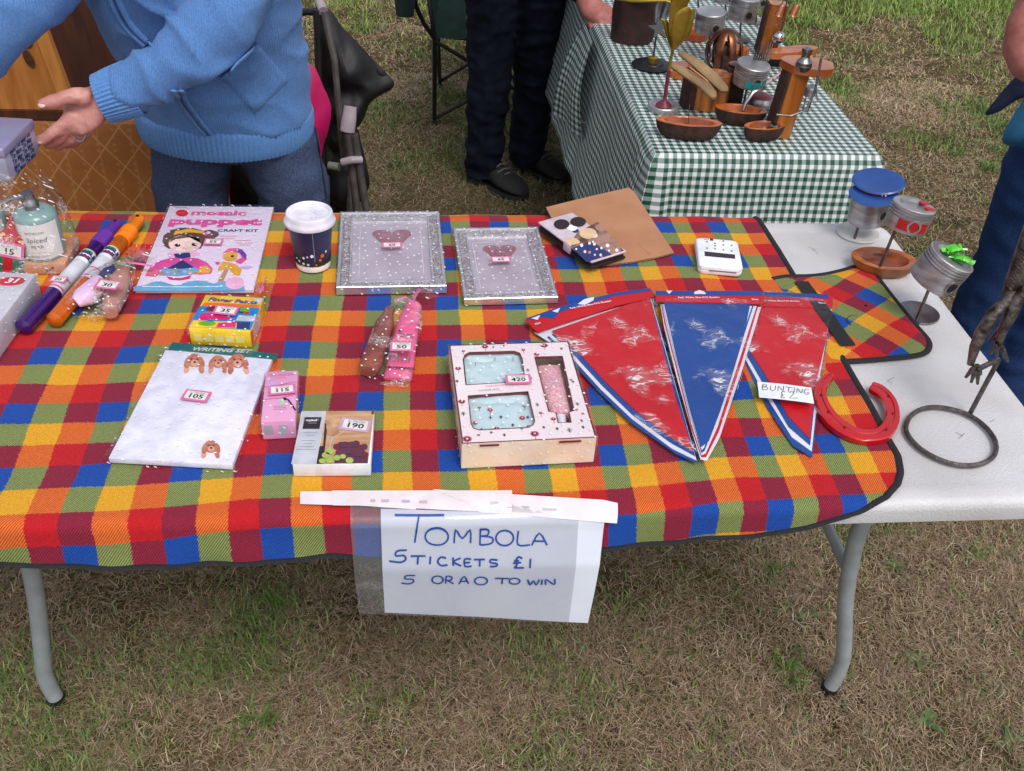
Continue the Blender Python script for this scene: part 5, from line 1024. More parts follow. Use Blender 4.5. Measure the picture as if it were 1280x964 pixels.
mb = MB(); mb.grid(lambda u, v: (lambda a, r: (r*math.cos(a)-.004, r*.86*math.sin(a)-.004, .008-.16*(r-.036)*1.0))(rad(-165)+rad(150)*u, .036+.030*v*math.sin(math.pi*u)**.5), 24, 6, T=Tc); mb.build('peak', BL, cp)
MB().lathe([(.0362, .002), (.0378, .003), (.0382, .008), (.037, .009)], 40, T=Tc, sy=.86).build('cap_band', mat('cap_red', (176, 30, 34), .35), cp)
for dx in (.010, .016): MB().lathe([(.0005, .003), (.002, .002), (.0025, 0)], 10, T=Tc @ Matrix.Translation((dx, -.034, .010)) @ Matrix.Rotation(rad(90), 4, 'X')).build('button', CHROME, cp)
# wooden bowl B base with piston
ORW = mat('oiled_wood', (196, 108, 42), .3, col2=(158, 78, 28), scale=18, stretch=(1, 5, 1), coat=.4); INW = mat('heartwood', (164, 78, 34), .25, col2=(124, 52, 22), scale=24, coat=.5); BARK = mat('bark', (74, 44, 34), .85, col2=(44, 26, 22), scale=40, bump=1, bscale=90, stretch=(1, 4, 1))
def wood_bowl(par, L, W, H, T, seed=0, inner=INW, rim=ORW, outer=BARK, name='bowl', depth=.55, n=36, pw=1.0):
    def outl(s, sw=1): return [(s*L/2*math.copysign(abs(math.cos(a))**pw, math.cos(a))*(1+.05*nz((math.cos(a), math.sin(a), seed), 2)), sw*s*W/2*math.sin(a)*(1+.06*nz((math.sin(a), math.cos(a), seed+3), 2))) for a in [2*math.pi*k/n for k in range(n)]]
    o = MB().loft([[(x, y, z) for x, y in outl(s)] for s, z in ((.62, 0), (.80, H*.10), (.94, H*.5), (1, H*.97))], cap=False, T=T).build(name, outer, par); MB().prism(outl(.62), 0, .001, T=T).build('foot', outer, o)
    MB().loft([[(x, y, z) for x, y in outl(s)] for s, z in ((1.0, H*.965), (.985, H), (.80, H*1.005), (.74, H*.96))], cap=False, T=T).build('rim', rim, o)
    MB().loft([[(x, y, z) for x, y in outl(s)] for s, z in ((.76, H*.985), (.66, H*(1-depth*.6)), (.45, H*(1-depth)), (.01, H*(1-depth*1.02)))], cap=False, T=T).build('hollow', inner, o)
    return o
b0 = pz(1103, 332, TT+.01); t = thing('piston_figure', 'upturned piston with red fangs on a rod in an orange wooden dish', 'sculpture', (b0.x, b0.y, TT), 0, 'piston figures on the white table')
wood_bowl(t, .118, .080, .026, Matrix.Rotation(rad(-12), 4, 'Z'), 3, name='dish', outer=mat('light_bark', (172, 112, 62), .6, col2=(120, 74, 40), scale=30, bump=.5), depth=.5)
lo = lambda a, b, Y: pY(a, b, Y)-Vector((b0.x, b0.y, TT)); Yb = pz(1097, 340, TT+.014).y
MB().tube([lo(1097, 340, Yb), lo(1120, 285, Yb)], .0028, 10).build('rod', STEEL, t)
pB = lo(1131, 284, Yb+.01); T = Matrix.Translation(pB) @ Matrix.Rotation(rad(8), 4, 'Y') @ Matrix.Rotation(rad(-3), 4, 'X'); po = piston(t, .0375, .044, T, bores=(rad(-100),))
mb = MB(); mb.grid(lambda u, v: (lambda a: (.0382*math.cos(a), .0382*math.sin(a), .006+.018*v))(rad(-145)+rad(85)*u), 20, 4, T=T); mb.build('red_band', mat('cap_red', (176, 30, 34), .35), po)
for k, (x, y) in enumerate(((.022, .012), (.020, -.014))): MB().prism([(x+.008*math.cos(a)*(1+.5*(math.cos(a+1.57) > .5)), y+.006*math.sin(a)) for a in [k_*.5236 for k_ in range(12)]], .0425+.0005, .046, T=T).build('red_fang', mat('cap_red', (176, 30, 34), .35), po)
# C: sweets
b0 = pz(1148, 391, TT+.002); t = thing('piston_figure', 'tilted piston bowl holding green wrapped sweets on a round steel base', 'sculpture', (b0.x, b0.y, TT), 0, 'piston figures on the white table')
MB().lathe([(.0005, 0), (.034, 0), (.0355, .0015), (.0350, .004), (.0005, .0042)], 36).build('base_disc', CHROME, t); lo = lambda a, b, Y: pY(a, b, Y)-Vector((b0.x, b0.y, TT)); Yb = pz(1146, 399, TT+.004).y
MB().tube([lo(1146, 399, Yb), lo(1165, 352, Yb)], .0028, 10).build('rod', STEEL, t)
pa, pb = lo(1161, 350, Yb+.005), lo(1187, 316, Yb+.005); T = Matrix.Translation(lo(1163, 352, Yb+.008)) @ Matrix.Rotation(rad(20), 4, 'Y') @ Matrix.Rotation(rad(6), 4, 'X'); po = piston(t, .0400, .056, T, bores=(rad(-75),))
GRW = mat('green_wrapper', (60, 190, 20), .2, col2=(110, 214, 60), scale=60, coat=.6, bump=.8, bscale=120)
def sweet(x, y, z, rz, L, W, lab):
    s = thing('wrapped_sweet', lab, 'sweet', tuple(t.matrix_world.translation+Vector((b0.x, b0.y, TT))+(T @ Vector((x, y, z)))), rz); mb = MB()
    def fn(u, v, sg): a = u*2-1; q_ = math.sqrt(max(0, 1-a*a*.9))*(1-(2*v-1)**4*.6); return (a*L/2, (2*v-1)*W/2*(1+.1*nz((u, v, 0), 6)), sg*.006*q_+.0015*nz((u*3, v*3, sg), 3))
    mb.grid(lambda u, v: fn(u, v, 1), 14, 8); mb.grid(lambda u, v: fn(u, v, -1)[:3], 14, 8); mb.build('wrapper', GRW, s, ang=25)
    for sg in (-1, 1):
        m2 = MB(); m2.grid(lambda u, v: (sg*(L/2+.008*v), (u*2-1)*(W*.3+W*.25*v), .002*math.sin(u*9)), 10, 4); m2.build('twist', GRW, s, ang=25)
sweet(-.002, .008, .064, .3, .026, .020, 'green wrapped sweet lying on top in the piston bowl'); sweet(.012, -.008, .060, -.7, .024, .016, 'green wrapped sweet at the front of the piston bowl')
# --- bird sculpture on a rebar ring
RB = mat('rusty_rebar', (78, 70, 68), .45, .75, col2=(112, 104, 102), scale=90, bump=1, bscale=260); OLD = mat('worn_steel', (142, 134, 130), .4, .8, col2=(56, 42, 36), scale=48, bump=1, bscale=140, detail=7)
Rp = [pz(a, b, TT+.005) for a, b in ((1132, 540), (1137, 523), (1152, 511), (1172, 508), (1195, 512), (1215, 520), (1232, 535), (1242, 553), (1240, 568), (1228, 578), (1210, 582), (1190, 580), (1168, 572), (1148, 560))]
c0 = sum(Rp, Vector())/len(Rp); rr_ = sum((p-c0).length for p in Rp)/len(Rp); t = thing('bird_sculpture', 'welded scrap-metal bird with clawed feet on a rebar ring, right edge', 'sculpture', (c0.x, c0.y, TT))
MB().tube([(p-c0)*.5+(p-c0).normalized()*rr_*.5+Vector((0, 0, .005)) for p in densify(Rp, 3, True)]+[(Rp[0]-c0)*.5+(Rp[0]-c0).normalized()*rr_*.5+Vector((0, 0, .005))], .0037, 8).build('ring_base', RB, t)
org = Vector((c0.x, c0.y, TT)); Yh = pz(1212, 517, TT+.005).y; lo = lambda a, b, dY=0: pY(a, b, Yh+dY)-org
MB().tube([lo(1212, 518), lo(1230, 484, 0), lo(1249, 449, 0)], .0036, 8).build('leg', RB, t); MB().tube([lo(1249, 449), lo(1236, 455, -.004), lo(1222, 462, -.01)], .0040, 8).build('foot', RB, t)
for k, (a, b) in enumerate(((1207, 472), (1214, 478), (1222, 480), (1226, 468))): MB().tube([lo(1221, 458, -.008), lo((1221+a)/2+1, (458+b)/2-3, -.02), lo(a, b, -.018)], [.0045, .0040, .002], 7).build('claw', RB, t)
for k, (a, b) in enumerate(((1238, 440), (1246, 444), (1256, 446), (1260, 450))): MB().tube([lo(1248, 430, .0), lo((1248+a)/2, (430+b)/2-2, -.012), lo(a, b+2, -.010)], [.004, .0035, .002], 7).build('claw', RB, t)
for k, (p0, p1, p2, w0) in enumerate((((1213, 455), (1226, 418), (1262, 372), .0075), ((1247, 432), (1262, 396), (1290, 350), .007))):
    MB().tube([lo(*p0, -.006), lo((p0[0]+p1[0])/2-1, (p0[1]+p1[1])/2-2, -.008), lo(*p1, -.006), lo((p1[0]+p2[0])/2-3, (p1[1]+p2[1])/2-2, 0), lo(*p2, .005), lo(p2[0]+26, p2[1]-50, .02)], [.005, w0, w0*1.25, w0*1.25, w0, w0*.7], 10).build('spanner_leg', OLD, t)
for k in range(3): MB().tube([lo(1236+k*6, 428-k*3, 0), lo(1258+k*6, 396-k*3, .002), lo(1290+k*7, 340-k*2, .01)], .0016, 6).build('wire_feather', mat('copper_wire', (150, 84, 60), .35, .8), t)
MB().tube([lo(1258, 370, .01), lo(1285, 330, .02), lo(1310, 290, .03), lo(1330, 262, .05), lo(1335, 240, .07)], [.008, .022, .032, .024, .008], 14).build('body', OLD, t)
MB().tube([lo(1335, 244, .07), lo(1330, 222, .05), lo(1318, 205, .03), lo(1306, 204, .02), lo(1290, 212, .0)], [.007, .006, .006, .010, .002], 10).build('neck_and_head', OLD, t)
mb = MB()
for k in range(16): p = lo(1262+k*1.6, 360-k*4.4, -.006); mb.lathe([(.004, -.0012), (.0055, 0), (.004, .0012)], 8, T=Matrix.Translation(p) @ Matrix.Rotation(rad(40), 4, 'Y'))
o = mb.build('chain_trim', RB, t); o['kind'] = 'stuff'
# ------------------------------------------------------------------ people
SKIN = mat('skin', (214, 160, 148), .5, col2=(184, 112, 108), scale=26, bump=.6, bscale=150, lo=.25, hi=.75); SKIN2 = mat('skin_ruddy', (178, 112, 100), .55, col2=(156, 90, 82), scale=45, bump=.25, bscale=180)
HAIR = mat('grey_hair', (150, 142, 134), .6, col2=(112, 104, 98), scale=60, stretch=(1, 1, 6)); HAIR2 = mat('brown_hair', (62, 48, 40), .6)
def knit(name, c1, c2, sc=1500, b=.6):
    m = mat(name, c1, .85, col2=c2, scale=260, bump=b, bscale=900, sheen=.1, spec=.2); n, l = nodes(m)
    wv = n.new('ShaderNodeTexWave'); wv.inputs['Scale'].default_value = 75; wv.inputs['Distortion'].default_value = 1.5; wv.inputs['Detail'].default_value = 2; tc = n.new('ShaderNodeTexCoord'); l.new(tc.outputs['Object'], wv.inputs['Vector'])
    bp = [x for x in n if x.type == 'BUMP'][0]; src = bp.inputs['Height'].links[0].from_socket; l.new(mth(n, l, 'ADD', src, mth(n, l, 'MULTIPLY', wv.outputs['Fac'], .55)), bp.inputs['Height']); return m
def head(mb, c, r, face):
    """head with brow, nose and chin, facing the direction face"""
    f = Vector(face).normalized(); s = f.cross(Vector((0, 0, 1))).normalized(); u = s.cross(f); R = Matrix((s, f, u)).transposed().to_4x4(); T = Matrix.Translation(c) @ R
    rings = []
    for k in range(13):
        t = -1+2*k/12; q = math.sqrt(max(0, 1-t*t)); z = t*r*1.28; w = r*.80*(q**.8)*(1-.14*max(0, -t)); d = r*.98*(q**.8)
        rings.append([(w*math.cos(a), d*math.sin(a)+(.10*r if t < -.3 and math.sin(a) > 0 else 0), z) for a in [2*math.pi*j/20 for j in range(20)]])
    mb.loft(rings, T=T); mb.tube([(0, r*.86, r*.16), (0, r*1.10, -.14*r), (0, r*.92, -.28*r)], [.10*r, .16*r, .12*r], 8, T=T)
    mb.tube([(-.3*r, r*.86, -.5*r), (0, r*.96, -.5*r), (.3*r, r*.86, -.5*r)], .07*r, 8, T=T)
    for sg in (-1, 1): mb.tube([(sg*.80*r, 0, .2*r), (sg*.90*r, -.06*r, .05*r), (sg*.80*r, .02*r, -.22*r)], [.08*r, .14*r, .06*r], 8, T=T); mb.tube([(sg*.32*r-.1*r, .86*r, .2*r), (sg*.32*r+.1*r, .86*r, .2*r)], .08*r, 8, T=T)
    return T
def hair(name, m, T, r, par):
    rings = []
    for k in range(9):
        t = -.25+1.25*k/8; q = math.sqrt(max(0.0004, 1-t*t)); rings.append([(r*.92*q**.8*math.cos(a), r*1.10*q**.8*math.sin(a)-.10*r-(.10*r if math.sin(a) > 0 and t < .5 else 0), t*r*1.36) for a in [2*math.pi*j/24 for j in range(24)]])
    o = MB().loft(rings, T=T).build(name, m, par); remesh(o, .012, 1, lambda c, q_: .006*nz(c, 30, 3)); return o
def shoe(par, heel, toe, m, wd=.048, hgt=.075, off=Vector()):
    d = (toe-heel); L = d.length; d.normalize(); T = Matrix.Translation(heel-off) @ Matrix.Rotation(math.atan2(d.y, d.x), 4, 'Z'); rg = []
    for x, w_, h_ in ((0, .55, .75), (.03, .8, .95), (.25, .82, 1.05), (.45, .86, .95), (.62, 1.0, .72), (.80, 1.0, .56), (.93, .78, .42), (1.0, .4, .26)): rg.append([(x*L, w_*wd*math.cos(a), .020+max(-.004, h_*hgt*.5*(1+math.sin(a))) if math.sin(a) > -.95 else .016) for a in [2*math.pi*j/16 for j in range(16)]])
    o = MB().loft(rg, T=T).build('shoe', m, par)
    sole = []
    for z, k in ((0, .97), (.006, 1.03), (.020, 1.04), (.024, 1.0)):
        sole.append([(x_*L, y_*wd*k, z) for x_, y_ in ((-.01, .45), (.0, -.45), (.04, -.82), (.25, -.86), (.45, -.86), (.62, -1.02), (.80, -1.0), (.93, -.78), (1.02, -.36), (1.02, .36), (.93, .78), (.80, 1.0), (.62, 1.02), (.45, .86), (.25, .86), (.04, .82))])
    MB().loft(sole, T=T).build('sole', CAPM, o)
    for k in range(4): x = L*(.44+.07*k); MB().tube([(x, -.55*wd, .020+hgt*(.90-.10*k)), (x+.004, 0, .024+hgt*(1.02-.13*k)), (x, .55*wd, .020+hgt*(.90-.10*k))], .003, 6, T=T).build('lace', mat('lace_grey', (92, 90, 92), .7), o)
    for sg in (-1, 1): MB().tube([(L*.30, sg*.80*wd, .045), (L*.45, sg*.84*wd, .060), (L*.52, sg*.6*wd, .075)], [(.003, .007)]*3, 6, T=T).build('side_stripe', mat('lace_grey', (92, 90, 92), .7), o)
    return o
def ray_on(bvh, px, py, lift=.002):
    d = ray(px, py).normalized(); h, nrm, i, dist = bvh.ray_cast(CO, d)
    if h is None: return None
    return h+nrm*lift, nrm
def bvh_of(o): return BVHTree.FromPolygons([o.matrix_world @ v.co for v in o.data.vertices], [tuple(p.vertices) for p in o.data.polygons])

# --- woman in the blue cardigan
root = pY(300, 230, 2.06); wo = thing('person', 'person in a blue zip-up cardigan and jeans reaching for the tin', 'person', (root.x, root.y, 0)); OF = Vector((root.x, root.y, 0))
W_ = lambda a, b, Y: pY(a, b, Y)-OF
CARD_M = knit('blue_knit', (96, 140, 198), (82, 124, 184)); RIBM = knit('blue_rib', (100, 146, 204), (88, 132, 190), b=.3)
DEN = mat('denim', (88, 101, 132), .9, col2=(42, 52, 80), scale=420, bump=.5, bscale=700, spec=.15, lo=.3, hi=.7)
mb = MB()
tor = [W_(281, 140, 2.055), W_(276, 100, 2.05), W_(262, 50, 2.03), W_(245, 0, 1.99), W_(232, -55, 1.95), W_(228, -110, 1.93), W_(224, -150, 1.90), W_(222, -175, 1.88)]
mb.tube(tor, [(.182, .130), (.186, .135), (.190, .138), (.194, .135), (.196, .125), (.185, .105), (.11, .08), (.07, .065)], 36, up=(0, 1, 0))
arm = [W_(310, -130, 1.95), W_(308, -60, 1.91), W_(288, 0, 1.86), W_(258, 44, 1.815), W_(236, 66, 1.80), W_(212, 82, 1.795), W_(182, 100, 1.79), W_(150, 116, 1.787)]
mb.tube(arm, [.066, .066, .063, .061, .058, .053, .048, .044], 22)
arm2 = [W_(135, -130, 1.95), W_(95, -80, 1.90), W_(50, -20, 1.83), W_(12, 12, 1.79), W_(-22, 50, 1.765), W_(-52, 90, 1.75), W_(-66, 112, 1.74)]
mb.tube(arm2, [.070, .068, .064, .062, .058, .050, .045], 22)
cardi = mb.build('cardigan', CARD_M, wo)
def folds(c, n_):
    q = c+OF; g = 0
    e_ = arm[4]+OF-Vector((root.x, root.y, 0)) if False else arm[4]
    dd = (c-e_).length; k = math.exp(-(dd/.13)**2)                 # sleeve crumples at the elbow
    g += k*.016*((1-abs(nz((c.x*1.0+c.z*1.1, c.y*.6, c.z*.5-c.x*.4), 10, 8))*2.2)**3-.25)
    g += .006*(max(0, 1-abs(nz((c.x*.9+c.z*.4, c.y*.5, c.z*1.2), 6, 12))*2.4)**3-.2)
    return g+.0045*nz((c.x, c.y*.6, c.z*1.6), 9, 2)+.0025*nz((c.x*1.6, c.y, c.z), 24, 5)
bpy.context.view_layer.update(); remesh(cardi, .0065, 5, folds); bpy.context.view_layer.update()
# rib at hem and cuffs
def ribbed(path, radii, n, name, par, amp=.0016, m=RIBM, up=None):
    P = densify([Vector(p) for p in path], 3); mb = MB(); rings = []; K = len(P); prev = Vector(up) if up else Vector((0, 0, 1))
    for k, p in enumerate(P):
        f = k/(K-1)*(len(radii)-1); i = min(int(f), len(radii)-2); f -= i; ra = radii[i][0]*(1-f)+radii[i+1][0]*f; rb = radii[i][1]*(1-f)+radii[i+1][1]*f
        t = (P[min(k+1, K-1)]-P[max(k-1, 0)]).normalized(); u = (prev-t*prev.dot(t)).normalized(); b = t.cross(u)
        e = [amp if j % 4 < 2 else -amp for j in range(n)]
        rings.append([p+b*((ra+e[j])*math.cos(2*math.pi*j/n))+u*((rb+e[j])*math.sin(2*math.pi*j/n)) for j in range(n)])
    return mb.loft(rings, cap=False).build(name, m, par, ang=80)
d0 = (tor[0]-tor[1]).normalized()
ribbed([tor[0]+d0*.050, tor[0]+d0*.034, tor[0]+d0*.012, tor[0]-d0*.010, tor[0]-d0*.022], [(.179, .127), (.1835, .1315), (.1855, .1335), (.185, .133), (.172, .121)], 440, 'hem_band', cardi, .0011, up=(0, 1, 0))
ca = [W_(168, 110, 1.795), W_(150, 116, 1.79), W_(136, 121, 1.787), W_(127, 124, 1.785)]; ribbed(ca, [(.0500, .0490), (.0480, .0470), (.0455, .0445), (.0440, .0430)], 150, 'cuff', cardi)
ca2 = [W_(-52, 90, 1.75), W_(-62, 106, 1.745), W_(-70, 120, 1.74)]; ribbed(ca2, [(.049, .048), (.046, .045), (.044, .043)], 150, 'cuff', cardi)
bv = bvh_of(cardi)
def on_cardi(pts, lift): return [r[0]-OF for r in (ray_on(bv, *p, lift) for p in pts) if r]
def dense2(pts, k=5): return [V2(p) for p in densify([Vector((*p, 0)) for p in pts], k)]
for zp in ([(143, -4), (150, 12), (160, 30), (174, 46), (186, 57)], [(221, 112), (232, 131), (247, 152), (260, 168)]):
    P = on_cardi(dense2(zp), .0035)
    if len(P) > 3:
        MB().tube(P, [(.0032, .0022)]*len(P), 6).build('zip', mat('zip_navy', (46, 72, 120), .5), cardi)
        for sx in (-4.5, 4.5):
            Q = on_cardi(dense2([(a+sx, b) for a, b in zp]), .0022)
            if len(Q) > 3: MB().tube(Q, [(.006, .0022)]*len(Q), 8).build('zip_placket', RIBM, cardi)
quad = [(276, 96), (320, 53), (362, 100), (318, 143)]; N_ = 16; ok = True; vs = []
for j in range(N_):
    for i in range(N_):
        u, v = i/(N_-1), j/(N_-1); a = [quad[0][k]*(1-u)*(1-v)+quad[1][k]*u*(1-v)+quad[2][k]*u*v+quad[3][k]*(1-u)*v for k in (0, 1)]; r = ray_on(bv, *a, .0045 if 0 < i < N_-1 and 0 < j < N_-1 else .0005)
        vs.append(r[0]-OF if r else None)
if all(p is not None for p in vs):
    mb = MB(); mb.add(vs, [(j*N_+i, (j+1)*N_+i, (j+1)*N_+i+1, j*N_+i+1) for j in range(N_-1) for i in range(N_-1)]); o = mb.build('pocket', CARD_M, cardi); fix_normals(o)
    P = on_cardi(dense2([quad[0], ((quad[0][0]+quad[1][0])/2, (quad[0][1]+quad[1][1])/2), quad[1]], 6), .005); MB().tube(P, [(.008, .003)]*len(P), 8).build('pocket_welt', RIBM, cardi)
# jeans
mb = MB(); hip = W_(285, 150, 2.075)
for xs, ys, dx in ((238, 232, 0), (368, 236, 0)):
    k0 = W_(xs, ys, 2.07); top = Vector((hip.x+(k0.x-hip.x)*.62, hip.y, hip.z+.02)); mb.tube([top+Vector((0, 0, .06)), top, top.lerp(k0, .5), k0, Vector((k0.x*.96, k0.y+.01, .40)), Vector((k0.x*.95, k0.y+.02, .22)), Vector((k0.x*.95, k0.y+.02, .07))], [(.085, .105), (.094, .110), (.088, .100), (.080, .092), (.080, .082), (.072, .075), (.076, .082)], 26, up=(0, 1, 0))
mb.tube([hip+Vector((0, 0, .12)), hip+Vector((0, 0, -.01)), hip+Vector((0, 0, -.06))], [(.150, .105), (.152, .108), (.10, .10)], 26, up=(0, 1, 0))
jn = mb.build('jeans', DEN, wo); bpy.context.view_layer.update(); remesh(jn, .008, 3, lambda c, n_: .007*nz((c.x, c.y, c.z*2.0), 11, 1)+.004*abs(nz((c.x, c.y, c.z*2.5), 26, 5))); bpy.context.view_layer.update()
bj = bvh_of(jn)
for pts in ([(392, 128), (398, 160), (405, 200), (412, 248)],):
    P = [r[0]-OF for r in (ray_on(bj, *p, .002) for p in dense2([(a-5, b) for a, b in pts])) if r]
    if len(P) > 3: MB().tube(P, .0022, 6).build('side_seam', mat('seam_dark', (24, 30, 48), .9), jn)
for xs, ys in ((238, 232), (368, 236)):
    k0 = W_(xs, ys, 2.07); shoe(wo, Vector((k0.x*.95, k0.y+.09, 0)), Vector((k0.x*.95-.02, k0.y-.15, 0)), CAPM)
# body: head, neck, forearms and hands, one skin
mb = MB(); hc = W_(216, -215, 1.84); HT = head(mb, hc, .098, (-.25, -.8, -.55)); mb.tube([tor[-1]-Vector((0, -.02, .06)), tor[-1], hc], [.06, .058, .05], 14)
mb.tube([tor[3], tor[5], tor[6]], [(.12, .08), (.12, .08), (.07, .06)], 16, up=(0, 1, 0)); mb.tube([arm[0]]+arm[2:], [.05, .05, .045, .042, .04, .038, .034], 14); mb.tube([tor[5], arm[0]], .05, 12); mb.tube([tor[5], arm2[0]], .05, 12); mb.tube(arm2, [.05, .05, .045, .045, .042, .036, .033], 14)
cam_up = CB
mb.tube([W_(150, 116, 1.79), W_(132, 122, 1.787), W_(120, 130, 1.785), W_(106, 139, 1.785), W_(94, 147, 1.785), W_(88, 151, 1.787)], [(.030, .024), (.029, .021), (.034, .019), (.039, .018), (.037, .016), (.030, .012)], 18, up=cam_up)
for pts, rs in (([(112, 122, 1.775), (97, 120, 1.768), (82, 122, 1.763), (66, 127, 1.760), (50, 131.5, 1.758)], (.018, .0155, .0128, .0118, .0088)),
                ([(92, 142, 1.778), (84, 153, 1.770), (70, 164, 1.763), (57, 172.5, 1.760), (45, 178, 1.759)], (.0145, .0128, .0110, .0098, .0080)),
                ([(97, 148, 1.785), (90, 159, 1.778), (78, 170, 1.774), (66, 178, 1.776), (58, 182, 1.78)], (.0140, .0120, .0108, .0096, .0080)),
                ([(105, 152, 1.792), (99, 164, 1.786), (88, 174, 1.783), (77, 181, 1.788), (70, 184, 1.795)], (.0135, .0115, .0102, .0092, .0078)),
                ([(114, 153, 1.797), (110, 164, 1.793), (101, 173, 1.792), (93, 179, 1.798), (88, 181, 1.804)], (.012, .0102, .0092, .0082, .007))):
    mb.tube([W_(*p) for p in pts], list(rs), 12)
# the other hand closes on the far end of the tin, outside the picture
tl0 = Vector(bpy.data.objects['printed_tin'].location)-OF; hx = Vector((tl0.x-.075, tl0.y-.01, tl0.z+.045))
mb.tube([arm2[-1], arm2[-1].lerp(hx, .4), hx+Vector((-.01, .01, .012)), hx+Vector((.02, -.005, .028))], [(.030, .022), (.034, .020), (.036, .016), (.030, .012)], 14)
for k in range(4): b_ = hx+Vector((.018, .030-.020*k, .026)); mb.tube([b_, b_+Vector((.025, -.004, .004)), b_+Vector((.048, -.008, -.002))], [.0105, .0095, .0080], 10)
mb.tube([hx+Vector((-.01, -.025, .01)), hx+Vector((.015, -.065, -.005)), hx+Vector((.04, -.075, -.02))], [.014, .012, .009], 10)
bd = mb.build('body', SKIN, wo); remesh(bd, .0042, 3, lambda c, n_: .0016*nz(c, 55, 7)+.0012*(max(0, 1-abs(nz((c.x, c.y, c.z*.6), 70, 2))*3)))
hair('hair', HAIR, HT, .104, wo)
NAIL = mat('fingernail', (232, 186, 178), .3)
for (a, b, Y), dx in (((52, 131, 1.7505), 1), ((48, 176.5, 1.7525), -1)):
    p = W_(a, b, Y); mb = MB(); mb.lathe([(1, -.25), (.8, .15), (.0005, .35)], 12, T=Matrix.Translation(p) @ Vector((0, 0, 1)).rotation_difference(CB).to_matrix().to_4x4() @ Matrix.Diagonal((.0072, .0052, .0030, 1))); mb.build('fingernail', NAIL, wo)
ringp = W_(99, 167, 1.776); MB().tube([ringp+Vector((.0135*math.cos(a)*.8, .004*math.sin(a), .0135*math.sin(a))) for a in [2*math.pi*k/16 for k in range(17)]], .0016, 6).build('finger_ring', CHROME, wo)

def puff(px, Y, dep, m, name, par, OF, seed=0, wr=.006, back=.02, sc=14):
    """a soft cloth form: outline at depth Y bulging towards the viewer, with a back"""
    P = [pY(a, b, Y)-OF for a, b in px]; P = densify(P, 3, True); c = sum(P, Vector())/len(P); n = len(P); NR = 12; mb = MB()
    for sg, dd in ((1, dep), (-1, back)):
        o0 = len(mb.v)
        for k in range(NR):
            s = 1-k/(NR-1)*.985
            for p in P: q = c+(p-c)*s; q = q+Vector((0, -sg*(dd*(1-s*s)+wr*nz(q, sc, seed)*(1-s**6)*2), 0)); mb.v.append(tuple(q))
        for k in range(NR-1):
            for i in range(n):
                f = (o0+k*n+i, o0+k*n+(i+1) % n, o0+(k+1)*n+(i+1) % n, o0+(k+1)*n+i); mb.f.append(f)
    o = mb.build(name, m, par); fix_normals(o); return o

# --- man in navy workwear
NAV = mat('navy_cotton', (14, 17, 27), .9, col2=(22, 27, 42), scale=30, bump=.5, bscale=400, spec=.12); NAV2 = mat('navy_jacket', (28, 34, 56), .85, col2=(36, 44, 68), scale=30, bump=.4, bscale=300, spec=.15); BLKS = mat('black_shoe', (16, 15, 16), .8, col2=(26, 24, 25), scale=60, bump=.4)
root = pz(640, 225, 0); ma = thing('person', 'person in navy trousers and black trainers holding the gingham cloth', 'person', (root.x, root.y, 0)); OF = Vector((root.x, root.y, 0))
W_ = lambda a, b, Y: pY(a, b, Y)-OF
mb = MB(); hip = W_(643, -45, 3.36)
for cx, an, Yl in ((611, (604, 212), 3.32), (668, (658, 196), 3.42)):
    kn = W_(cx, 105, Yl); av = W_(*an, Yl+.02); tp = Vector((hip.x+(kn.x-hip.x)*.85, hip.y, hip.z))
    mb.tube([tp+Vector((0, 0, .05)), tp, tp.lerp(kn, .5), kn, kn.lerp(av, .55), av, Vector((av.x, av.y, .045))], [(.105, .12), (.098, .115), (.084, .100), (.074, .088), (.068, .080), (.066, .078), (.070, .085)], 26, up=(0, 1, 0))
mb.tube([hip+Vector((0, 0, .25)), hip+Vector((0, 0, .06)), hip+Vector((0, 0, -.06))], [(.17, .12), (.175, .125), (.13, .11)], 26, up=(0, 1, 0))
tr = mb.build('trousers', NAV, ma); remesh(tr, .009, 3, lambda c, n_: .010*(max(0, 1-abs(nz((c.x+c.z*.5, c.y, c.z*1.8), 7, 4))*2.4)**2-.3)+.006*nz((c.x, c.y, c.z*2.6), 16, 6))
shoe(ma, pz(592, 220, 0)-OF, pz(655, 252, 0)-OF, BLKS, .052, .085); shoe(ma, pz(648, 203, 0)-OF, pz(706, 232, 0)-OF, BLKS, .052, .085)
hz = hip.z; mb = MB(); ch = Vector((hip.x+.02, hip.y-.02, 1.30)); mb.tube([Vector((hip.x, hip.y, hz+.10)), Vector((hip.x, hip.y, hz+.30)), ch, ch+Vector((.0, 0, .13)), ch+Vector((0, 0, .19))], [(.185, .13), (.19, .135), (.20, .13), (.15, .10), (.07, .065)], 26, up=(0, 1, 0))
hd_ = W_(752, 22, 2.93); a1 = [ch+Vector((.19, 0, .10)), ch+Vector((.26, -.06, -.08)), ch+Vector((.27, -.16, -.28)), hd_+Vector((-.065, .07, .105)), hd_+Vector((-.045, .035, .045))]; mb.tube(a1, [.070, .068, .062, .052, .046], 20)
a2 = [ch+Vector((-.19, 0, .10)), ch+Vector((-.26, .02, -.10)), ch+Vector((-.26, -.08, -.32)), ch+Vector((-.15, -.24, -.38)), ch+Vector((-.08, -.28, -.36))]; mb.tube(a2, [.070, .068, .060, .050, .045], 20)
jk = mb.build('jacket', NAV2, ma); remesh(jk, .010, 3, lambda c, n_: .006*nz((c.x, c.y, c.z*1.6), 11, 2))
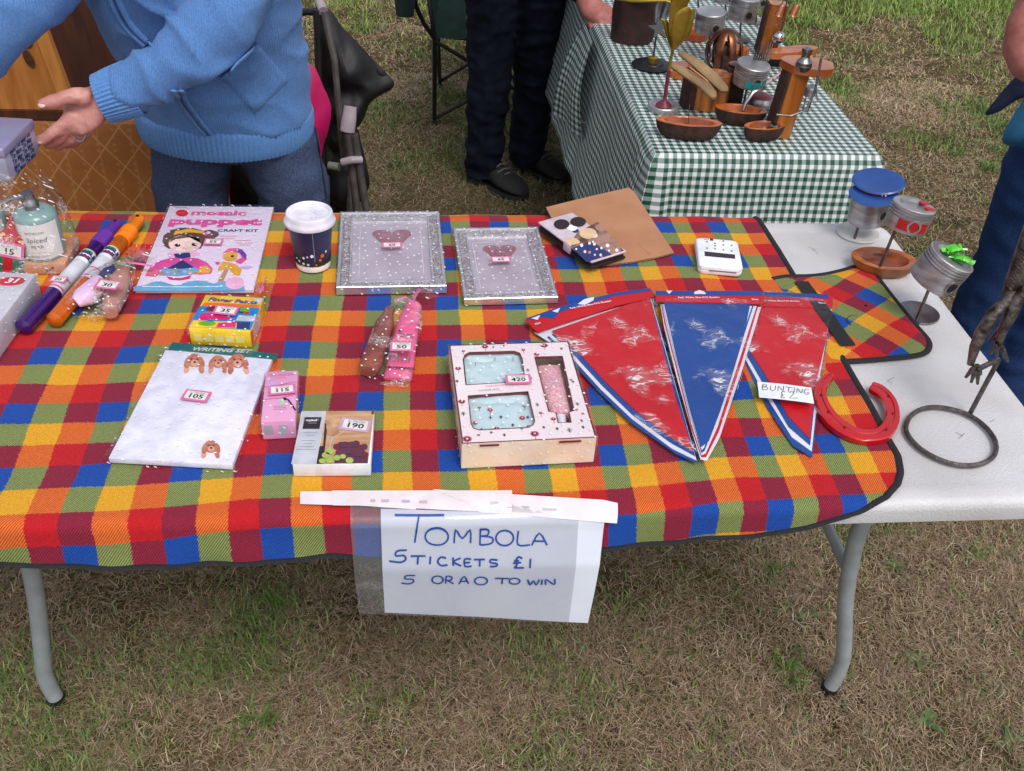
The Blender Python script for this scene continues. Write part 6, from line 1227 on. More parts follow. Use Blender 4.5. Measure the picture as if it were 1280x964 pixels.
mb = MB(); hc = ch+Vector((.03, -.03, .34)); HT = head(mb, hc, .105, (.45, -.75, -.35)); mb.tube([ch+Vector((0, 0, .10)), hc], [.062, .055], 14); mb.tube([ch+Vector((0, 0, -.2)), ch+Vector((0, 0, .12))], [.10, .08], 12); mb.tube(a1, [.05, .05, .045, .038, .034], 12); mb.tube([ch, a1[0]], .05, 10); mb.tube([ch, a2[0]], .05, 10); mb.tube(a2, [.05, .05, .045, .036, .032], 12)
mb.tube([a1[-1], W_(742, 13, 2.93), W_(754, 20, 2.91), W_(764, 26, 2.90)], [(.034, .030), (.042, .030), (.044, .030), (.038, .024)], 16)
for k in range(4): mb.tube([W_(749+k*6, 20+k*2.0, 2.895), W_(751+k*6, 33+k*1, 2.87), W_(750+k*5.6, 43-k*.5, 2.875), W_(748+k*5.6, 47-k*1.2, 2.895)], [.0125, .0122, .011, .009], 10)
mb.tube([W_(738, 22, 2.92), W_(742, 38, 2.885), W_(747, 44, 2.88)], [.016, .013, .010], 10)
mb.tube([a2[-1], a2[-1]+Vector((.05, -.03, .01)), a2[-1]+Vector((.10, -.04, .02))], [(.03, .024), (.042, .022), (.034, .016)], 14)
for k in range(4): b_ = a2[-1]+Vector((.10, -.065+.02*k, .02)); mb.tube([b_, b_+Vector((.03, 0, -.01)), b_+Vector((.035, .004, -.035))], [.011, .010, .008], 9)
bd = mb.build('body', SKIN2, ma); remesh(bd, .005, 2)
hair('hair', HAIR2, HT, .110, ma)

# --- visitor in jeans at the right edge
BJ = mat('blue_jeans', (42, 66, 112), .9, col2=(28, 48, 88), scale=300, bump=.5, bscale=600, spec=.15)
root = pY(1262, 330, 2.02); vi = thing('person', 'person in dark blue jeans and navy jacket cut off by the right edge', 'person', (root.x, root.y, 0)); OF = Vector((root.x, root.y, 0)); W_ = lambda a, b, Y: pY(a, b, Y)-OF
mb = MB(); l1 = W_(1256, 330, 2.02); l2 = W_(1306, 400, 1.96); hipz = .86; hx_ = Vector(((l1.x+l2.x)/2+.01, .02, hipz))
for q_, yy in ((l1, 0), (l2, -.04)): mb.tube([Vector((q_.x*.8+hx_.x*.2, yy+.01, hipz)), Vector((q_.x, yy, .62)), Vector((q_.x, yy, q_.z)), Vector((q_.x-.006, yy+.01, .25)), Vector((q_.x-.005, yy+.02, .06))], [(.095, .115), (.080, .098), (.069, .078), (.069, .076), (.074, .086)], 24, up=(0, 1, 0))
mb.tube([hx_+Vector((0, 0, .14)), hx_, hx_+Vector((0, 0, -.05))], [(.16, .12), (.165, .12), (.12, .1)], 24, up=(0, 1, 0))
o = mb.build('jeans', BJ, vi); remesh(o, .008, 3, lambda c, n_: .006*nz((c.x, c.y, c.z*2.4), 11, 9)+.003*nz(c, 28, 3))
for q_, yy in ((l1, 0), (l2, -.04)): shoe(vi, Vector((q_.x-.0, yy+.10, 0)), Vector((q_.x-.03, yy-.17, 0)), BLKS)
mb = MB(); ch = hx_+Vector((.03, .0, .46)); mb.tube([hx_+Vector((.03, 0, .06)), hx_+Vector((.03, 0, .22)), ch, ch+Vector((0, 0, .13)), ch+Vector((0, 0, .18))], [(.175, .13), (.18, .135), (.19, .13), (.15, .10), (.07, .065)], 24, up=(0, 1, 0))
e0 = W_(1288, -30, 1.90); a1 = [ch+Vector((-.18, 0, .09)), ch+Vector((-.20, -.03, -.06)), W_(1296, 5, 1.90)]; mb.tube(a1, [.068, .064, .054], 18)
jk = mb.build('jacket', NAV2, vi); remesh(jk, .009, 3, lambda c, n_: .006*nz(c, 12, 2))
puff([(1300, 68), (1278, 88), (1258, 108), (1240, 130), (1231.5, 142), (1236, 144), (1250, 139), (1270, 126), (1300, 110)], 1.93, .012, NAV2, 'jacket_tail', jk, OF, 2, .004, .008)
puff([(1300, 115), (1278, 128), (1262, 152), (1253, 172), (1257, 181), (1276, 183), (1300, 184)], 1.955, .02, mat('teal_cotton', (24, 92, 132), .8, col2=(18, 78, 116), scale=30), 'shirt_hem', vi, OF, 4, .004, .015)
mb = MB(); mb.tube([W_(1296, 5, 1.90), W_(1282, 35, 1.88), W_(1276, 58, 1.87), W_(1284, 78, 1.85), W_(1306, 92, 1.82), W_(1335, 98, 1.78)], [.040, .038, .036, .036, .032, .028], 16); mb.tube(a1, [.05, .05, .04], 12); mb.tube([ch, a1[0]], .05, 10)
hw_ = W_(1335, 98, 1.78); mb.tube([hw_, hw_+Vector((.05, -.02, .0)), hw_+Vector((.09, -.03, -.005))], [(.028, .022), (.040, .02), (.034, .015)], 14)
for k in range(4): b_ = hw_+Vector((.085, -.055+.018*k, -.005)); mb.tube([b_, b_+Vector((.035, -.004, -.008)), b_+Vector((.055, -.006, -.03))], [.011, .010, .008], 9)
mb.tube([hw_+Vector((.02, -.03, .0)), hw_+Vector((.05, -.06, .0)), hw_+Vector((.075, -.07, -.01))], [.014, .012, .009], 9)
hc = ch+Vector((-.02, -.04, .33)); HT = head(mb, hc, .102, (-.3, -.8, -.3)); mb.tube([ch, ch+Vector((0, 0, .1)), hc], [.10, .062, .054], 14)
bd = mb.build('body', SKIN2, vi); remesh(bd, .0055, 2); hair('hair', HAIR2, HT, .107, vi)

# ------------------------------------------------------------------ behind the stall, left: pine box on a table with a brown cloth
PINE = mat('pine', (192, 126, 62), .4, col2=(160, 94, 40), scale=7, detail=6, stretch=(7, 7, .9), bump=.15, coat=.15); PINED = mat('dark_stain', (84, 46, 26), .45, col2=(60, 30, 18), scale=7, stretch=(7, 7, .9))
zc_ = pY(75, 146, 2.2).z
KNOT = mat('pine_knot', (92, 48, 24), .5, col2=(60, 30, 16), scale=50)
bR = pY(99, 146, 2.2); tR = pY(30, -40, 2.2); root = Vector((bR.x-.16, 2.3, zc_)); t = thing('pine_box', 'varnished pine box with a dark side, on the brown cloth at the left', 'wooden box', root)
def quadbox(pts, dy, m, name, par, off, bev=0):
    F = [p-off for p in pts]; B = [p+Vector((0, dy, 0)) for p in F]; o = MB().add(F+B, [(0, 1, 2, 3), (7, 6, 5, 4), (0, 4, 5, 1), (1, 5, 6, 2), (2, 6, 7, 3), (3, 7, 4, 0)]).build(name, m, par, smooth=False); fix_normals(o); return o
lean = (tR.x-bR.x)/(tR.z-bR.z)
def fp(x, z, Y=2.2): return Vector((bR.x+x+lean*(z), Y, bR.z+z))
Hb = tR.z-bR.z+.05
pf = quadbox([fp(-.42, 0), fp(-.030, 0), fp(-.030, Hb), fp(-.42, Hb)], .02, PINE, 'front_panel', t, root); quadbox([fp(-.028, 0, 2.196), fp(0, 0, 2.196), fp(0, Hb, 2.196), fp(-.028, Hb, 2.196)], .026, mat('pine_trim', (206, 140, 72), .4, col2=(184, 116, 54), scale=7, stretch=(7, 7, .9), coat=.15), 'corner_post', t, root)
sd_ = [fp(.001, 0, 2.215), Vector((bR.x+.085, 2.42, bR.z)), Vector((bR.x+.085+lean*Hb*.8, 2.42, bR.z+Hb)), fp(.001, Hb, 2.215)]; o = MB().add([p-root for p in sd_]+[p-root-Vector((.02, 0, 0)) for p in sd_], [(0, 1, 2, 3), (7, 6, 5, 4), (0, 4, 5, 1), (1, 5, 6, 2), (2, 6, 7, 3), (3, 7, 4, 0)]).build('side_panel', PINED, t, smooth=False); fix_normals(o)
quadbox([fp(-.42, -.004, 2.19), fp(.004, -.004, 2.19), fp(.004, .016, 2.19), fp(-.42, .016, 2.19)], .22, PINED, 'plinth', t, root)
quadbox([fp(-.42, Hb, 2.19), fp(.01, Hb, 2.19), fp(.01, Hb+.02, 2.19), fp(-.42, Hb+.02, 2.19)], .25, PINE, 'lid', t, root)
for a, b, rx, rz in ((36, 74, .010, .021), (33, 56, .014, .009)): p = pY(a, b, 2.1985)-root; MB().lathe([(.0005, .0008), (1, 0)], 18, T=Matrix.Translation(p) @ Matrix.Rotation(rad(-14), 4, 'Y') @ Matrix.Diagonal((rx, 1, rz, 1)) @ Matrix.Rotation(rad(90), 4, 'X')).build('knot', KNOT, pf)
def lattice_material():
    m = bpy.data.materials.new('brown_damask'); m.use_nodes = True; n, l = nodes(m); b = n['Principled BSDF']; uv = n.new('ShaderNodeUVMap'); sp = n.new('ShaderNodeSeparateXYZ'); l.new(uv.outputs[0], sp.inputs[0]); U, V_ = sp.outputs[0], sp.outputs[1]; p = .074
    def stripe(x, per, wd): f = mth(n, l, 'FRACT', mth(n, l, 'DIVIDE', x, per)); return mth(n, l, 'LESS_THAN', mth(n, l, 'ABSOLUTE', mth(n, l, 'SUBTRACT', f, .5)), wd)
    a = stripe(mth(n, l, 'ADD', U, mth(n, l, 'MULTIPLY', V_, .8)), p, .028); c = stripe(mth(n, l, 'SUBTRACT', U, mth(n, l, 'MULTIPLY', V_, .8)), p, .028)
    v1 = mth(n, l, 'MULTIPLY', stripe(U, p/2, .30), mth(n, l, 'MULTIPLY', stripe(mth(n, l, 'ADD', U, .006), p/4, .16), stripe(V_, .016, .2))); v2 = stripe(mth(n, l, 'ADD', U, .012), p, .012)
    msk = mth(n, l, 'MAXIMUM', mth(n, l, 'MAXIMUM', a, c), mth(n, l, 'MAXIMUM', mth(n, l, 'MULTIPLY', v1, .5), mth(n, l, 'MULTIPLY', v2, .6)))
    nzz = n.new('ShaderNodeTexNoise'); nzz.inputs['Scale'].default_value = 30; l.new(uv.outputs[0], nzz.inputs['Vector']); rp = n.new('ShaderNodeValToRGB'); rp.color_ramp.elements[0].color = rgb(142, 82, 26); rp.color_ramp.elements[1].color = rgb(172, 104, 42); l.new(nzz.outputs['Fac'], rp.inputs[0])
    mx = n.new('ShaderNodeMix'); mx.data_type = 'RGBA'; l.new(mth(n, l, 'MULTIPLY', msk, .65), mx.inputs[0]); l.new(rp.outputs[0], mx.inputs[6]); mx.inputs[7].default_value = rgb(196, 146, 92); l.new(mx.outputs[2], b.inputs['Base Color']); b.inputs['Roughness'].default_value = .7; b.inputs['Sheen Weight'].default_value = .15; return m
zt_ = bR.z-.005
t = thing('cloth_covered_table', 'table at the back left under a brown patterned cloth', 'table', (-1.05, 2.5, 0)); ROOT = Vector((-1.05, 2.5, 0)); X1 = -.56
MB().box((0, 0, zt_-.02), (1.16, .60, .03), .004).build('table_top', PINED, t)
for sx in (-.54, .54):
    for sy in (-.26, .26): MB().box((sx, sy, (zt_-.035)/2), (.04, .04, zt_-.035), .003).build('leg', PINED, t)
def drape(x0, x1, y0, y1, z, drop, m, par, root, uvs, name, flare=.03, wav=.010, nseg=16, r0=.008, seed=0, side_drop=None, nrow=14):
    """cloth over a rectangular table: level top, rounded fold, hanging sides with soft folds"""
    mb = MB(); mb.uv = []; per = []
    cx_, cy_ = (x0+x1)/2, (y0+y1)/2
    corners = [(x0, y0), (x1, y0), (x1, y1), (x0, y1)]; u = 0; lens = []
    for k in range(4):
        a, b = corners[k], corners[(k+1) % 4]; L = math.dist(a, b); n = max(8, int(L/.02))
        for i in range(n): f = i/n; per.append((a[0]+(b[0]-a[0])*f, a[1]+(b[1]-a[1])*f, u+L*f, k, f))
        u += L
    def outw(k, f):
        nn = [(0, -1), (1, 0), (0, 1), (-1, 0)]; a = nn[k]
        if f < .02: b = nn[(k-1) % 4]; return ((a[0]+b[0])*.7, (a[1]+b[1])*.7)
        return a
    rows = [(0, 0)]+[(s, 1) for s in [drop*(j/nrow)**1.1 for j in range(1, nrow+1)]]; n = len(per)
    for s, _ in rows:
        for x, y, uu, k, f in per:
            ox, oy = outw(k, f); a = min(s/r0/1.6, 1); o = r0*math.sin(a*math.pi/2); fl = flare*(s/drop)**1.1+wav*(s/drop)*math.sin(uu*23+seed)*.8+wav*(s/drop)*nz((uu*6, s*2, seed), 2)
            if f < .05 or f > .95: fl += .03*(s/drop)
            mb.v.append((x+ox*(o+fl)-root.x, y+oy*(o+fl)-root.y, z-(s if s > 0 else 0)+(.0) - (0 if s == 0 else 0)-root.z)); mb.uv.append((uu+x0, -s+y0))
    for j in range(len(rows)-1):
        for i in range(n-1): mb.f.append((j*n+i, j*n+i+1, (j+1)*n+i+1, (j+1)*n+i)[::-1])
        mb.f.append((j*n+n-1, j*n, (j+1)*n, (j+1)*n+n-1)[::-1])
    o0 = len(mb.v); NX, NY = 24, 40
    for j in range(NY):
        for i in range(NX): x = x0+(x1-x0)*i/(NX-1); y = y0+(y1-y0)*j/(NY-1); mb.v.append((x-root.x, y-root.y, z-root.z+.0008*nz((x, y, 0), 20)*(0 < i < NX-1)*(0 < j < NY-1))); mb.uv.append((x, y))
    mb.f += [(o0+j*NX+i, o0+j*NX+i+1, o0+(j+1)*NX+i+1, o0+(j+1)*NX+i) for j in range(NY-1) for i in range(NX-1)]
    return mb.build(name, m, par, ang=60)
drape(-1.64, X1, 2.18, 2.82, zt_-.003, .62, lattice_material(), t, ROOT, 1, 'brown_cloth', .04, .022, seed=1)
# dark case behind the pine box
a, b_ = pY(92, 60, 2.56), pY(148, 60, 2.56); t = thing('dark_case', 'dark maroon case between the pine box and the blue cardigan', 'case', ((a.x+b_.x)/2-.02, 2.62, zt_)); MB().box((0, 0, .15), (.17, .22, .30), .012).build('case_body', mat('maroon_case', (42, 18, 18), .5, col2=(58, 26, 24), scale=20), t); MB().box((0, -.112, .17), (.05, .008, .012), .003).build('clasp', DARK, t)
# pink rucksack behind the jeans
root = pz(345, 262, 0); root = Vector((pY(345, 200, 2.42).x, 2.42, 0)); t = thing('rucksack', 'magenta and black rucksack behind the jeans', 'bag', root); MAG = mat('magenta_nylon', (196, 12, 96), .5, col2=(176, 8, 84), scale=20); BN = mat('black_nylon', (20, 19, 21), .6, col2=(32, 30, 32), scale=25, bump=.4, bscale=120)
puff([(288, 130), (330, 85), (385, 78), (404, 108), (414, 135), (410, 165), (404, 182), (396, 220), (370, 270), (300, 275), (284, 220)], 2.42, .06, MAG, 'pink_panel', t, root, 1, .006, .08)
puff([(290, 205), (318, 196), (335, 210), (340, 232), (334, 275), (295, 276), (288, 240)], 2.36, .03, BN, 'black_pocket', t, root, 3)
MB().tube([pY(302, 200, 2.33)-root, pY(312, 222, 2.325)-root, pY(322, 246, 2.33)-root], [(.006, .002)]*3, 6).build('zip', MAG, t)
MB().box((0, .03, .14), (.20, .14, .28), .04, seg=3).build('lower_part', BN, t)
# --- folded pushchair with black cover
root = Vector((pY(440, 200, 2.75).x, 2.75, 0)); t = thing('pushchair', 'folded black pushchair with grey handle and tubes left of the camp chair', 'pushchair', root)
G = mat('dull_grey_tube', (120, 114, 112), .4, .4, col2=(96, 90, 90), scale=30); PG = mat('grey_grip', (172, 160, 168), .5, col2=(156, 144, 152), scale=30)
Wp = lambda a, b, Y=2.75: pY(a, b, Y)-root
puff([(394, 12), (402, 8), (414, 14), (428, 34), (446, 52), (468, 76), (486, 94), (493, 104), (489, 112), (474, 120), (462, 130), (455, 148), (446, 160), (430, 158), (410, 152), (398, 130), (393, 70)], 2.75, .075, BN, 'hood', t, root, 3, .030, .04, 13)
puff([(398, 140), (425, 155), (445, 158), (452, 180), (458, 205), (462, 230), (454, 248), (440, 262), (412, 266), (398, 220)], 2.80, .05, BN, 'seat_cover', t, root, 5, .024, .04)
MB().tube([Wp(398, -2), Wp(404, 14, 2.70)], .013, 10).build('handle', PG, t); MB().tube([Wp(368, 15, 2.8), Wp(396, 15, 2.74)], .010, 8).build('handle', BN, t)
for P_ in ([(395, 12, 2.70), (398, 60, 2.70), (400, 140, 2.70), (405, 250, 2.70)], [(405, 14, 2.66), (418, 75, 2.65), (423, 130, 2.65), (430, 200, 2.70)]): MB().tube([Wp(*p) for p in P_], .009, 8).build('frame_tube', BN if P_[0][0] == 395 else G, t)
MB().tube([Wp(438, 133, 2.66), Wp(436, 150, 2.645), Wp(434, 164, 2.64)], [(.018, .014), (.021, .016), (.021, .016)], 14).build('arm_rest', PG, t)
for P_ in ([(434, 162), (440, 210), (446, 262)], [(443, 168), (450, 215), (458, 262)]):
    p = [Wp(a, b, 2.64) for a, b in P_]; e = p[-1]+(p[-1]-p[0]).normalized()*.30; e.z = max(.03, e.z); MB().tube(p+[e], .0115, 10).build('frame_tube', G, t)
MB().tube([Wp(428, 203, 2.63), Wp(440, 200, 2.62), Wp(452, 200, 2.63)], .011, 10).build('cross_tube', PG, t); MB().tube([Wp(411, 207, 2.66), Wp(424, 209, 2.65)], .012, 10).build('cross_tube', mat('grey_green_tube', (112, 116, 106), .5), t)
for k, (x, y) in enumerate(((-.09, -.06), (-.02, -.06))):
    wh = MB().lathe([(.03, -.012), (.058, -.014), (.066, -.008), (.066, .008), (.058, .014), (.03, .012)], 28, T=Matrix.Translation((x, y, .066)) @ Matrix.Rotation(rad(90), 4, 'Y')).build('wheel', CAPM, t); MB().lathe([(.0005, -.006), (.032, -.006), (.032, .006), (.0005, .006)], 16, T=Matrix.Translation((x, y, .066)) @ Matrix.Rotation(rad(90), 4, 'Y')).build('hub', G, wh); MB().tube([(x, y, .066), (x+.01, y+.08, .30)], .01, 8).build('frame_tube', G, t)
# --- green camp chair
root = Vector((.36, 4.05, 0)); t = thing('camp_chair', 'dark green folding camp chair behind the navy trousers', 'chair', root); GC = mat('green_canvas', (44, 74, 66), .8, col2=(36, 62, 56), scale=30, bump=.5, bscale=260); BT = mat('black_tube', (18, 18, 20), .45); Wc = lambda a, b, Y: pY(a, b, Y)-root
f0, b0_ = pz(543, 157, 0)-root, pz(550, 110, 0)-root; sL = Wc(543, 48, 3.85); X2 = .27
tops = {'fl': Vector((sL.x, sL.y, sL.z)), 'bl': Vector((sL.x+.02, sL.y+.42, sL.z)), 'fr': Vector((X2, sL.y, sL.z)), 'br': Vector((X2-.02, sL.y+.42, sL.z))}; feet = {'fl': f0, 'bl': b0_, 'fr': Vector((X2, f0.y, 0)), 'br': Vector((X2-.02, b0_.y, 0))}
for k in tops: MB().tube([Vector((feet[k].x, feet[k].y, .01)), tops[k]], .0085, 8).build('leg', BT, t); MB().lathe([(.0005, 0), (.017, 0), (.019, .008), (.012, .022), (.0005, .024)], 14, c=tuple(Vector((feet[k].x, feet[k].y, 0)))).build('foot', BT, t)
for a, b in (('fl', 'fr'), ('fr', 'fl'), ('fl', 'bl'), ('bl', 'fl'), ('bl', 'br'), ('br', 'bl'), ('fr', 'br'), ('br', 'fr')): MB().tube([Vector((feet[a].x, feet[a].y, .03)), tops[b]-Vector((0, 0, .01))], .0075, 8).build('cross_tube', BT, t)
mb = MB(); mb.grid(lambda u, v: Vector((tops['fl'].x+(X2-tops['fl'].x)*u, tops['fl'].y+.42*v, tops['fl'].z-.03*math.sin(math.pi*u)*math.sin(math.pi*v))), 16, 12); mb.build('seat', GC, t)
mb = MB(); mb.grid(lambda u, v: Vector((tops['fl'].x+(X2-tops['fl'].x)*u, tops['bl'].y+.02+.10*v-.05*math.sin(math.pi*u), tops['fl'].z+.02+.44*v)), 16, 12); mb.build('backrest', GC, t)
for k, sx in (('fl', -1), ('fr', 1)):
    p = tops[k]; MB().tube([p, p+Vector((sx*.02, .0, .14)), p+Vector((sx*.03, .06, .20)), p+Vector((sx*.01, .40, .22))], .008, 8).build('arm_tube', BT, t); mb = MB(); mb.grid(lambda u, v: p+Vector((sx*.03+(u-.5)*.06, -.02+.42*v, .215-.01*math.sin(math.pi*v))), 4, 8); mb.build('armrest', GC, t)
mb = MB(); mb.grid(lambda u, v: Vector((tops['fl'].x+.01, tops['fl'].y+.02+.38*u, tops['fl'].z+.02+.16*v)), 6, 6); mb.build('side_panel', GC, t)
mb = MB(); mb.grid(lambda u, v: Wc(538+45*u, 47+4*u-52*v, 3.86+.02*v), 10, 8); mb.build('front_panel', GC, t)
cpx = Wc(506, -2, 3.80); MB().lathe([(.0005, -.06), (.034, -.06), (.038, -.02), (.040, .05), (.037, .05)], 20, c=tuple(cpx)).build('cup_holder', mat('dark_green_canvas', (24, 44, 42), .8), t); MB().tube([cpx+Vector((.03, 0, .03)), Wc(520, 8, 3.83), Wc(530, 30, 3.84), tops['fl']], .009, 8).build('arm_tube', BT, t)
# olive holdall with a label standing behind the gingham table
root = pz(716, 92, 0); t = thing('holdall', 'olive holdall with a pale label between the trousers and the gingham cloth', 'bag', root); OL = mat('olive_canvas', (66, 66, 40), .8, col2=(50, 50, 32), scale=25, bump=.4)
Wo = lambda a, b, Y: pY(a, b, Y)-root
puff([(699, 20), (712, 8), (740, 4), (744, 60), (742, 92), (712, 90), (701, 70)], root.y-.02, .05, OL, 'bag_body', t, root, 2, .006, .08); MB().box((.04, .06, .09), (.16, .12, .18), .03).build('bag_base', OL, t)
qd = [Wo(703, 62, root.y-.085), Wo(715, 72, root.y-.085), Wo(720, 52, root.y-.085), Wo(705, 40, root.y-.085)]; o = MB().add(qd, [(0, 1, 2, 3)]).build('label_panel', PK['palegrey'], t, smooth=False); o2 = MB().add([qd[0].lerp(qd[3], .35)+Vector((0, -.002, 0)), qd[1].lerp(qd[2], .35)+Vector((0, -.002, 0)), qd[1].lerp(qd[2], .6)+Vector((0, -.002, 0)), qd[0].lerp(qd[3], .6)+Vector((0, -.002, 0))], [(0, 1, 2, 3)]).build('stripe', PK['cyan'], o, smooth=False)
# ------------------------------------------------------------------ gingham table
def gingham():
    m = bpy.data.materials.new('green_gingham'); m.use_nodes = True; n, l = nodes(m); b = n['Principled BSDF']; uv = n.new('ShaderNodeUVMap'); sp = n.new('ShaderNodeSeparateXYZ'); l.new(uv.outputs[0], sp.inputs[0]); p = .0190
    st = [mth(n, l, 'LESS_THAN', mth(n, l, 'FRACT', mth(n, l, 'DIVIDE', mth(n, l, 'ADD', x, 5), p)), .5) for x in (sp.outputs[0], sp.outputs[1])]
    s = mth(n, l, 'DIVIDE', mth(n, l, 'ADD', mth(n, l, 'ADD', *st), .5), 3); r = n.new('ShaderNodeValToRGB'); r.color_ramp.interpolation = 'CONSTANT'; e = r.color_ramp.elements; e.remove(e[1]); e[0].position = 0; e[0].color = rgb(224, 224, 230); e.new(1/3).color = rgb(132, 150, 144); e.new(2/3).color = rgb(24, 74, 52)
    l.new(s, r.inputs[0]); l.new(r.outputs[0], b.inputs['Base Color']); b.inputs['Roughness'].default_value = .38; b.inputs['Specular IOR Level'].default_value = .4; return m
GING = gingham(); gx0, gx1, gy0, gy1 = .528, 1.046, 1.992, 3.75; root = Vector(((gx0+gx1)/2, (gy0+gy1)/2, 0))
t = thing('gingham_table', 'long table under a green and white gingham oilcloth, behind the stall', 'table', root)
MB().box((0, 0, TT-.018), (gx1-gx0-.01, gy1-gy0-.01, .028), .004).build('table_top', PLAST, t)
for sx in (-1, 1):
    for sy in (-1, 1): MB().tube([(sx*.20, sy*(gy1-gy0)*.40, .0), (sx*.20, sy*(gy1-gy0)*.40, TT-.03)], .013, 10).build('leg', GREYM, t)
MB().tube([pz(717, 221, .02)-root, pz(733, 244, .02)-root, pz(760, 285, .02)-root], .017, 12).build('floor_bar', G, t)
cl = drape(gx0, gx1, gy0, gy1, TT, .40, GING, t, root, 1, 'oilcloth', .055, .007, seed=4, r0=.012)
# the corner the man lifts
mb = MB(); mb.uv = []; qd = [pY(731, 26, 2.95), pY(741, 52, 2.72), pY(729, 172, 2.62), pY(690, 143, 3.02)]
for j in range(14):
    for i in range(10): u, v = i/9, j/13; p = (qd[0]*(1-u)+qd[1]*u)*(1-v)+(qd[3]*(1-u)+qd[2]*u)*v+Vector((.010*math.sin(u*6)*v-.02*math.sin(math.pi*v), 0, 0)); mb.v.append(tuple(p-root)); mb.uv.append((u*.16, -v*.28))
mb.f = [(j*10+i, j*10+i+1, (j+1)*10+i+1, (j+1)*10+i) for j in range(13) for i in range(9)]; mb.build('lifted_corner', GING, cl)
mb = MB(); qd2 = [pY(702, 149, 2.98), pY(731, 154, 2.66), pY(730, 178, 2.68)]; mb.add([p-root for p in qd2]+[p-root+Vector((.004, .004, 0)) for p in qd2], [(0, 1, 2), (5, 4, 3), (0, 3, 4, 1), (1, 4, 5, 2), (2, 5, 3, 0)]); mb.build('cloth_lining', mat('lining_grey', (176, 170, 182), .7), cl, smooth=False)
a = pz(727, 222, 0); t = thing('storage_crate', 'dark crate on the grass under the gingham table', 'crate', (.70, 3.28, 0)); MB().box((0, 0, .12), (.14, .30, .24), .012).build('crate_body', OL, t); MB().box((0, 0, .248), (.15, .31, .018), .006).build('lid', DARK, t)
# ------------------------------------------------------------------ scrap-metal and wood craft on the gingham
def craft(name, label, px, py, cat='sculpture', z=TT+.001): p = pz(px, py, z); t = thing(name, label, cat, p); return t, p
LOGO = 'wood and piston craft on the gingham'
def dark_bore(T): pass
t, p = craft('wooden_bowl', 'boat-shaped bark-edged wooden bowl at the front left of the gingham', 858, 172, 'bowl'); wood_bowl(t, .150, .058, .040, Matrix.Rotation(rad(-10), 4, 'Z'), 1, pw=1.25, depth=.6); MB().tube([(.0, .005, .03), (-.002, .01, .075)], .0012, 6).build('wire', STEEL, t)
t, p = craft('wooden_bowl', 'bark-edged wooden bowl with a bent spoon, middle of the gingham front', 923, 154, 'bowl'); wood_bowl(t, .122, .058, .036, Matrix.Rotation(rad(-14), 4, 'Z'), 5, pw=1.15, depth=.5, inner=ORW); MB().tube([(.0, -.012, .02), (.004, -.01, .052), (.02, .0, .075), (.05, .01, .082)], [.003, .004, .006, .004], 8).build('spoon', CHROME, t)
t, p = craft('wooden_bowl', 'small dark wooden bowl with a candle cup at the foot of the post', 952, 174, 'bowl'); wood_bowl(t, .100, .05, .034, Matrix.Rotation(rad(8), 4, 'Z'), 8, pw=1.2, depth=.45); MB().lathe([(.0005, .030), (.012, .030), (.013, .036), (.010, .038), (.0005, .038)], 16, c=(.022, -.004, 0)).build('candle_cup', CHROME, t)
t, p = craft('log_stump', 'orange split log stump under the driftwood sticks', 882, 133, 'log')
rg = [[((.052+.006*nz((math.cos(a), math.sin(a), z), 3, 2))*math.cos(a), (.034+.005*nz((math.sin(a), z, 1), 3))*math.sin(a), z) for a in [2*math.pi*k/30 for k in range(30)]] for z in (0, .02, .04, .06, .082)]; o = MB().loft(rg).build('log', mat('split_wood', (196, 118, 48), .5, col2=(112, 58, 24), scale=10, stretch=(6, 6, .6), bump=.6, bscale=60), t)
rg = [[(-.040+(.024)*math.cos(a), .006+.032*math.sin(a), z) for a in [2*math.pi*k/16 for k in range(16)]] for z in (0, .04, .0825)]; MB().loft(rg).build('bark_side', BARK, o)
t, p = craft('driftwood', 'two pale driftwood sticks leaning over the log stump', 872, 95, 'driftwood', TT+.09); DW = mat('driftwood_pale', (158, 130, 92), .7, col2=(122, 96, 64), scale=12, stretch=(1, 1, 1), bump=.6, bscale=80); Wd_ = lambda a, b, Y: pY(a, b, Y)-p
Y0 = p.y; MB().tube([Wd_(838, 80, Y0+.03), Wd_(858, 92, Y0), Wd_(880, 106, Y0-.03), Wd_(890, 118, Y0-.05), Wd_(893, 123, Y0-.06)], [(.009, .006), (.016, .009), (.019, .010), (.016, .009), (.006, .005)], 12).build('stick', DW, t); MB().tube([Wd_(850, 66, Y0+.07), Wd_(872, 80, Y0+.03), Wd_(892, 98, Y0), Wd_(906, 112, Y0-.02), Wd_(908, 115, Y0-.025)], [(.009, .006), (.018, .010), (.020, .010), (.015, .008), (.006, .005)], 12).build('stick', DW, t); MB().tube([Wd_(862, 84, Y0-.01), Wd_(885, 102, Y0-.03)], .0022, 6).build('copper_pin', mat('copper', (190, 120, 90), .3, .9), t)
t, p = craft('brass_flower', 'brass tulip on a purple rod standing in a piston base', 829, 137); Wd_ = lambda a, b, Y: pY(a, b, Y)-p; Y0 = p.y; BRS = mat('brass_leaf', (176, 150, 60), .35, .7, col2=(140, 112, 36), scale=14, bump=.5, bscale=60)
MB().lathe([(.0005, .006), (.02, .007), (.028, .012), (.036, .014), (.038, .012), (.038, 0), (.0005, 0)], 30).build('piston_base', ALU, t); MB().lathe([(.0005, .028), (.008, .022), (.020, .011)], 18).build('weld_cone', mat('purple_paint', (112, 40, 56), .35), t)
MB().tube([(0, 0, .012), Wd_(836, 88, Y0), ], .0045, 10).build('rod', mat('purple_paint', (112, 40, 56), .35), t); MB().tube([Wd_(836, 88, Y0), Wd_(841, 62, Y0)], .0035, 8).build('rod', BRS, t)
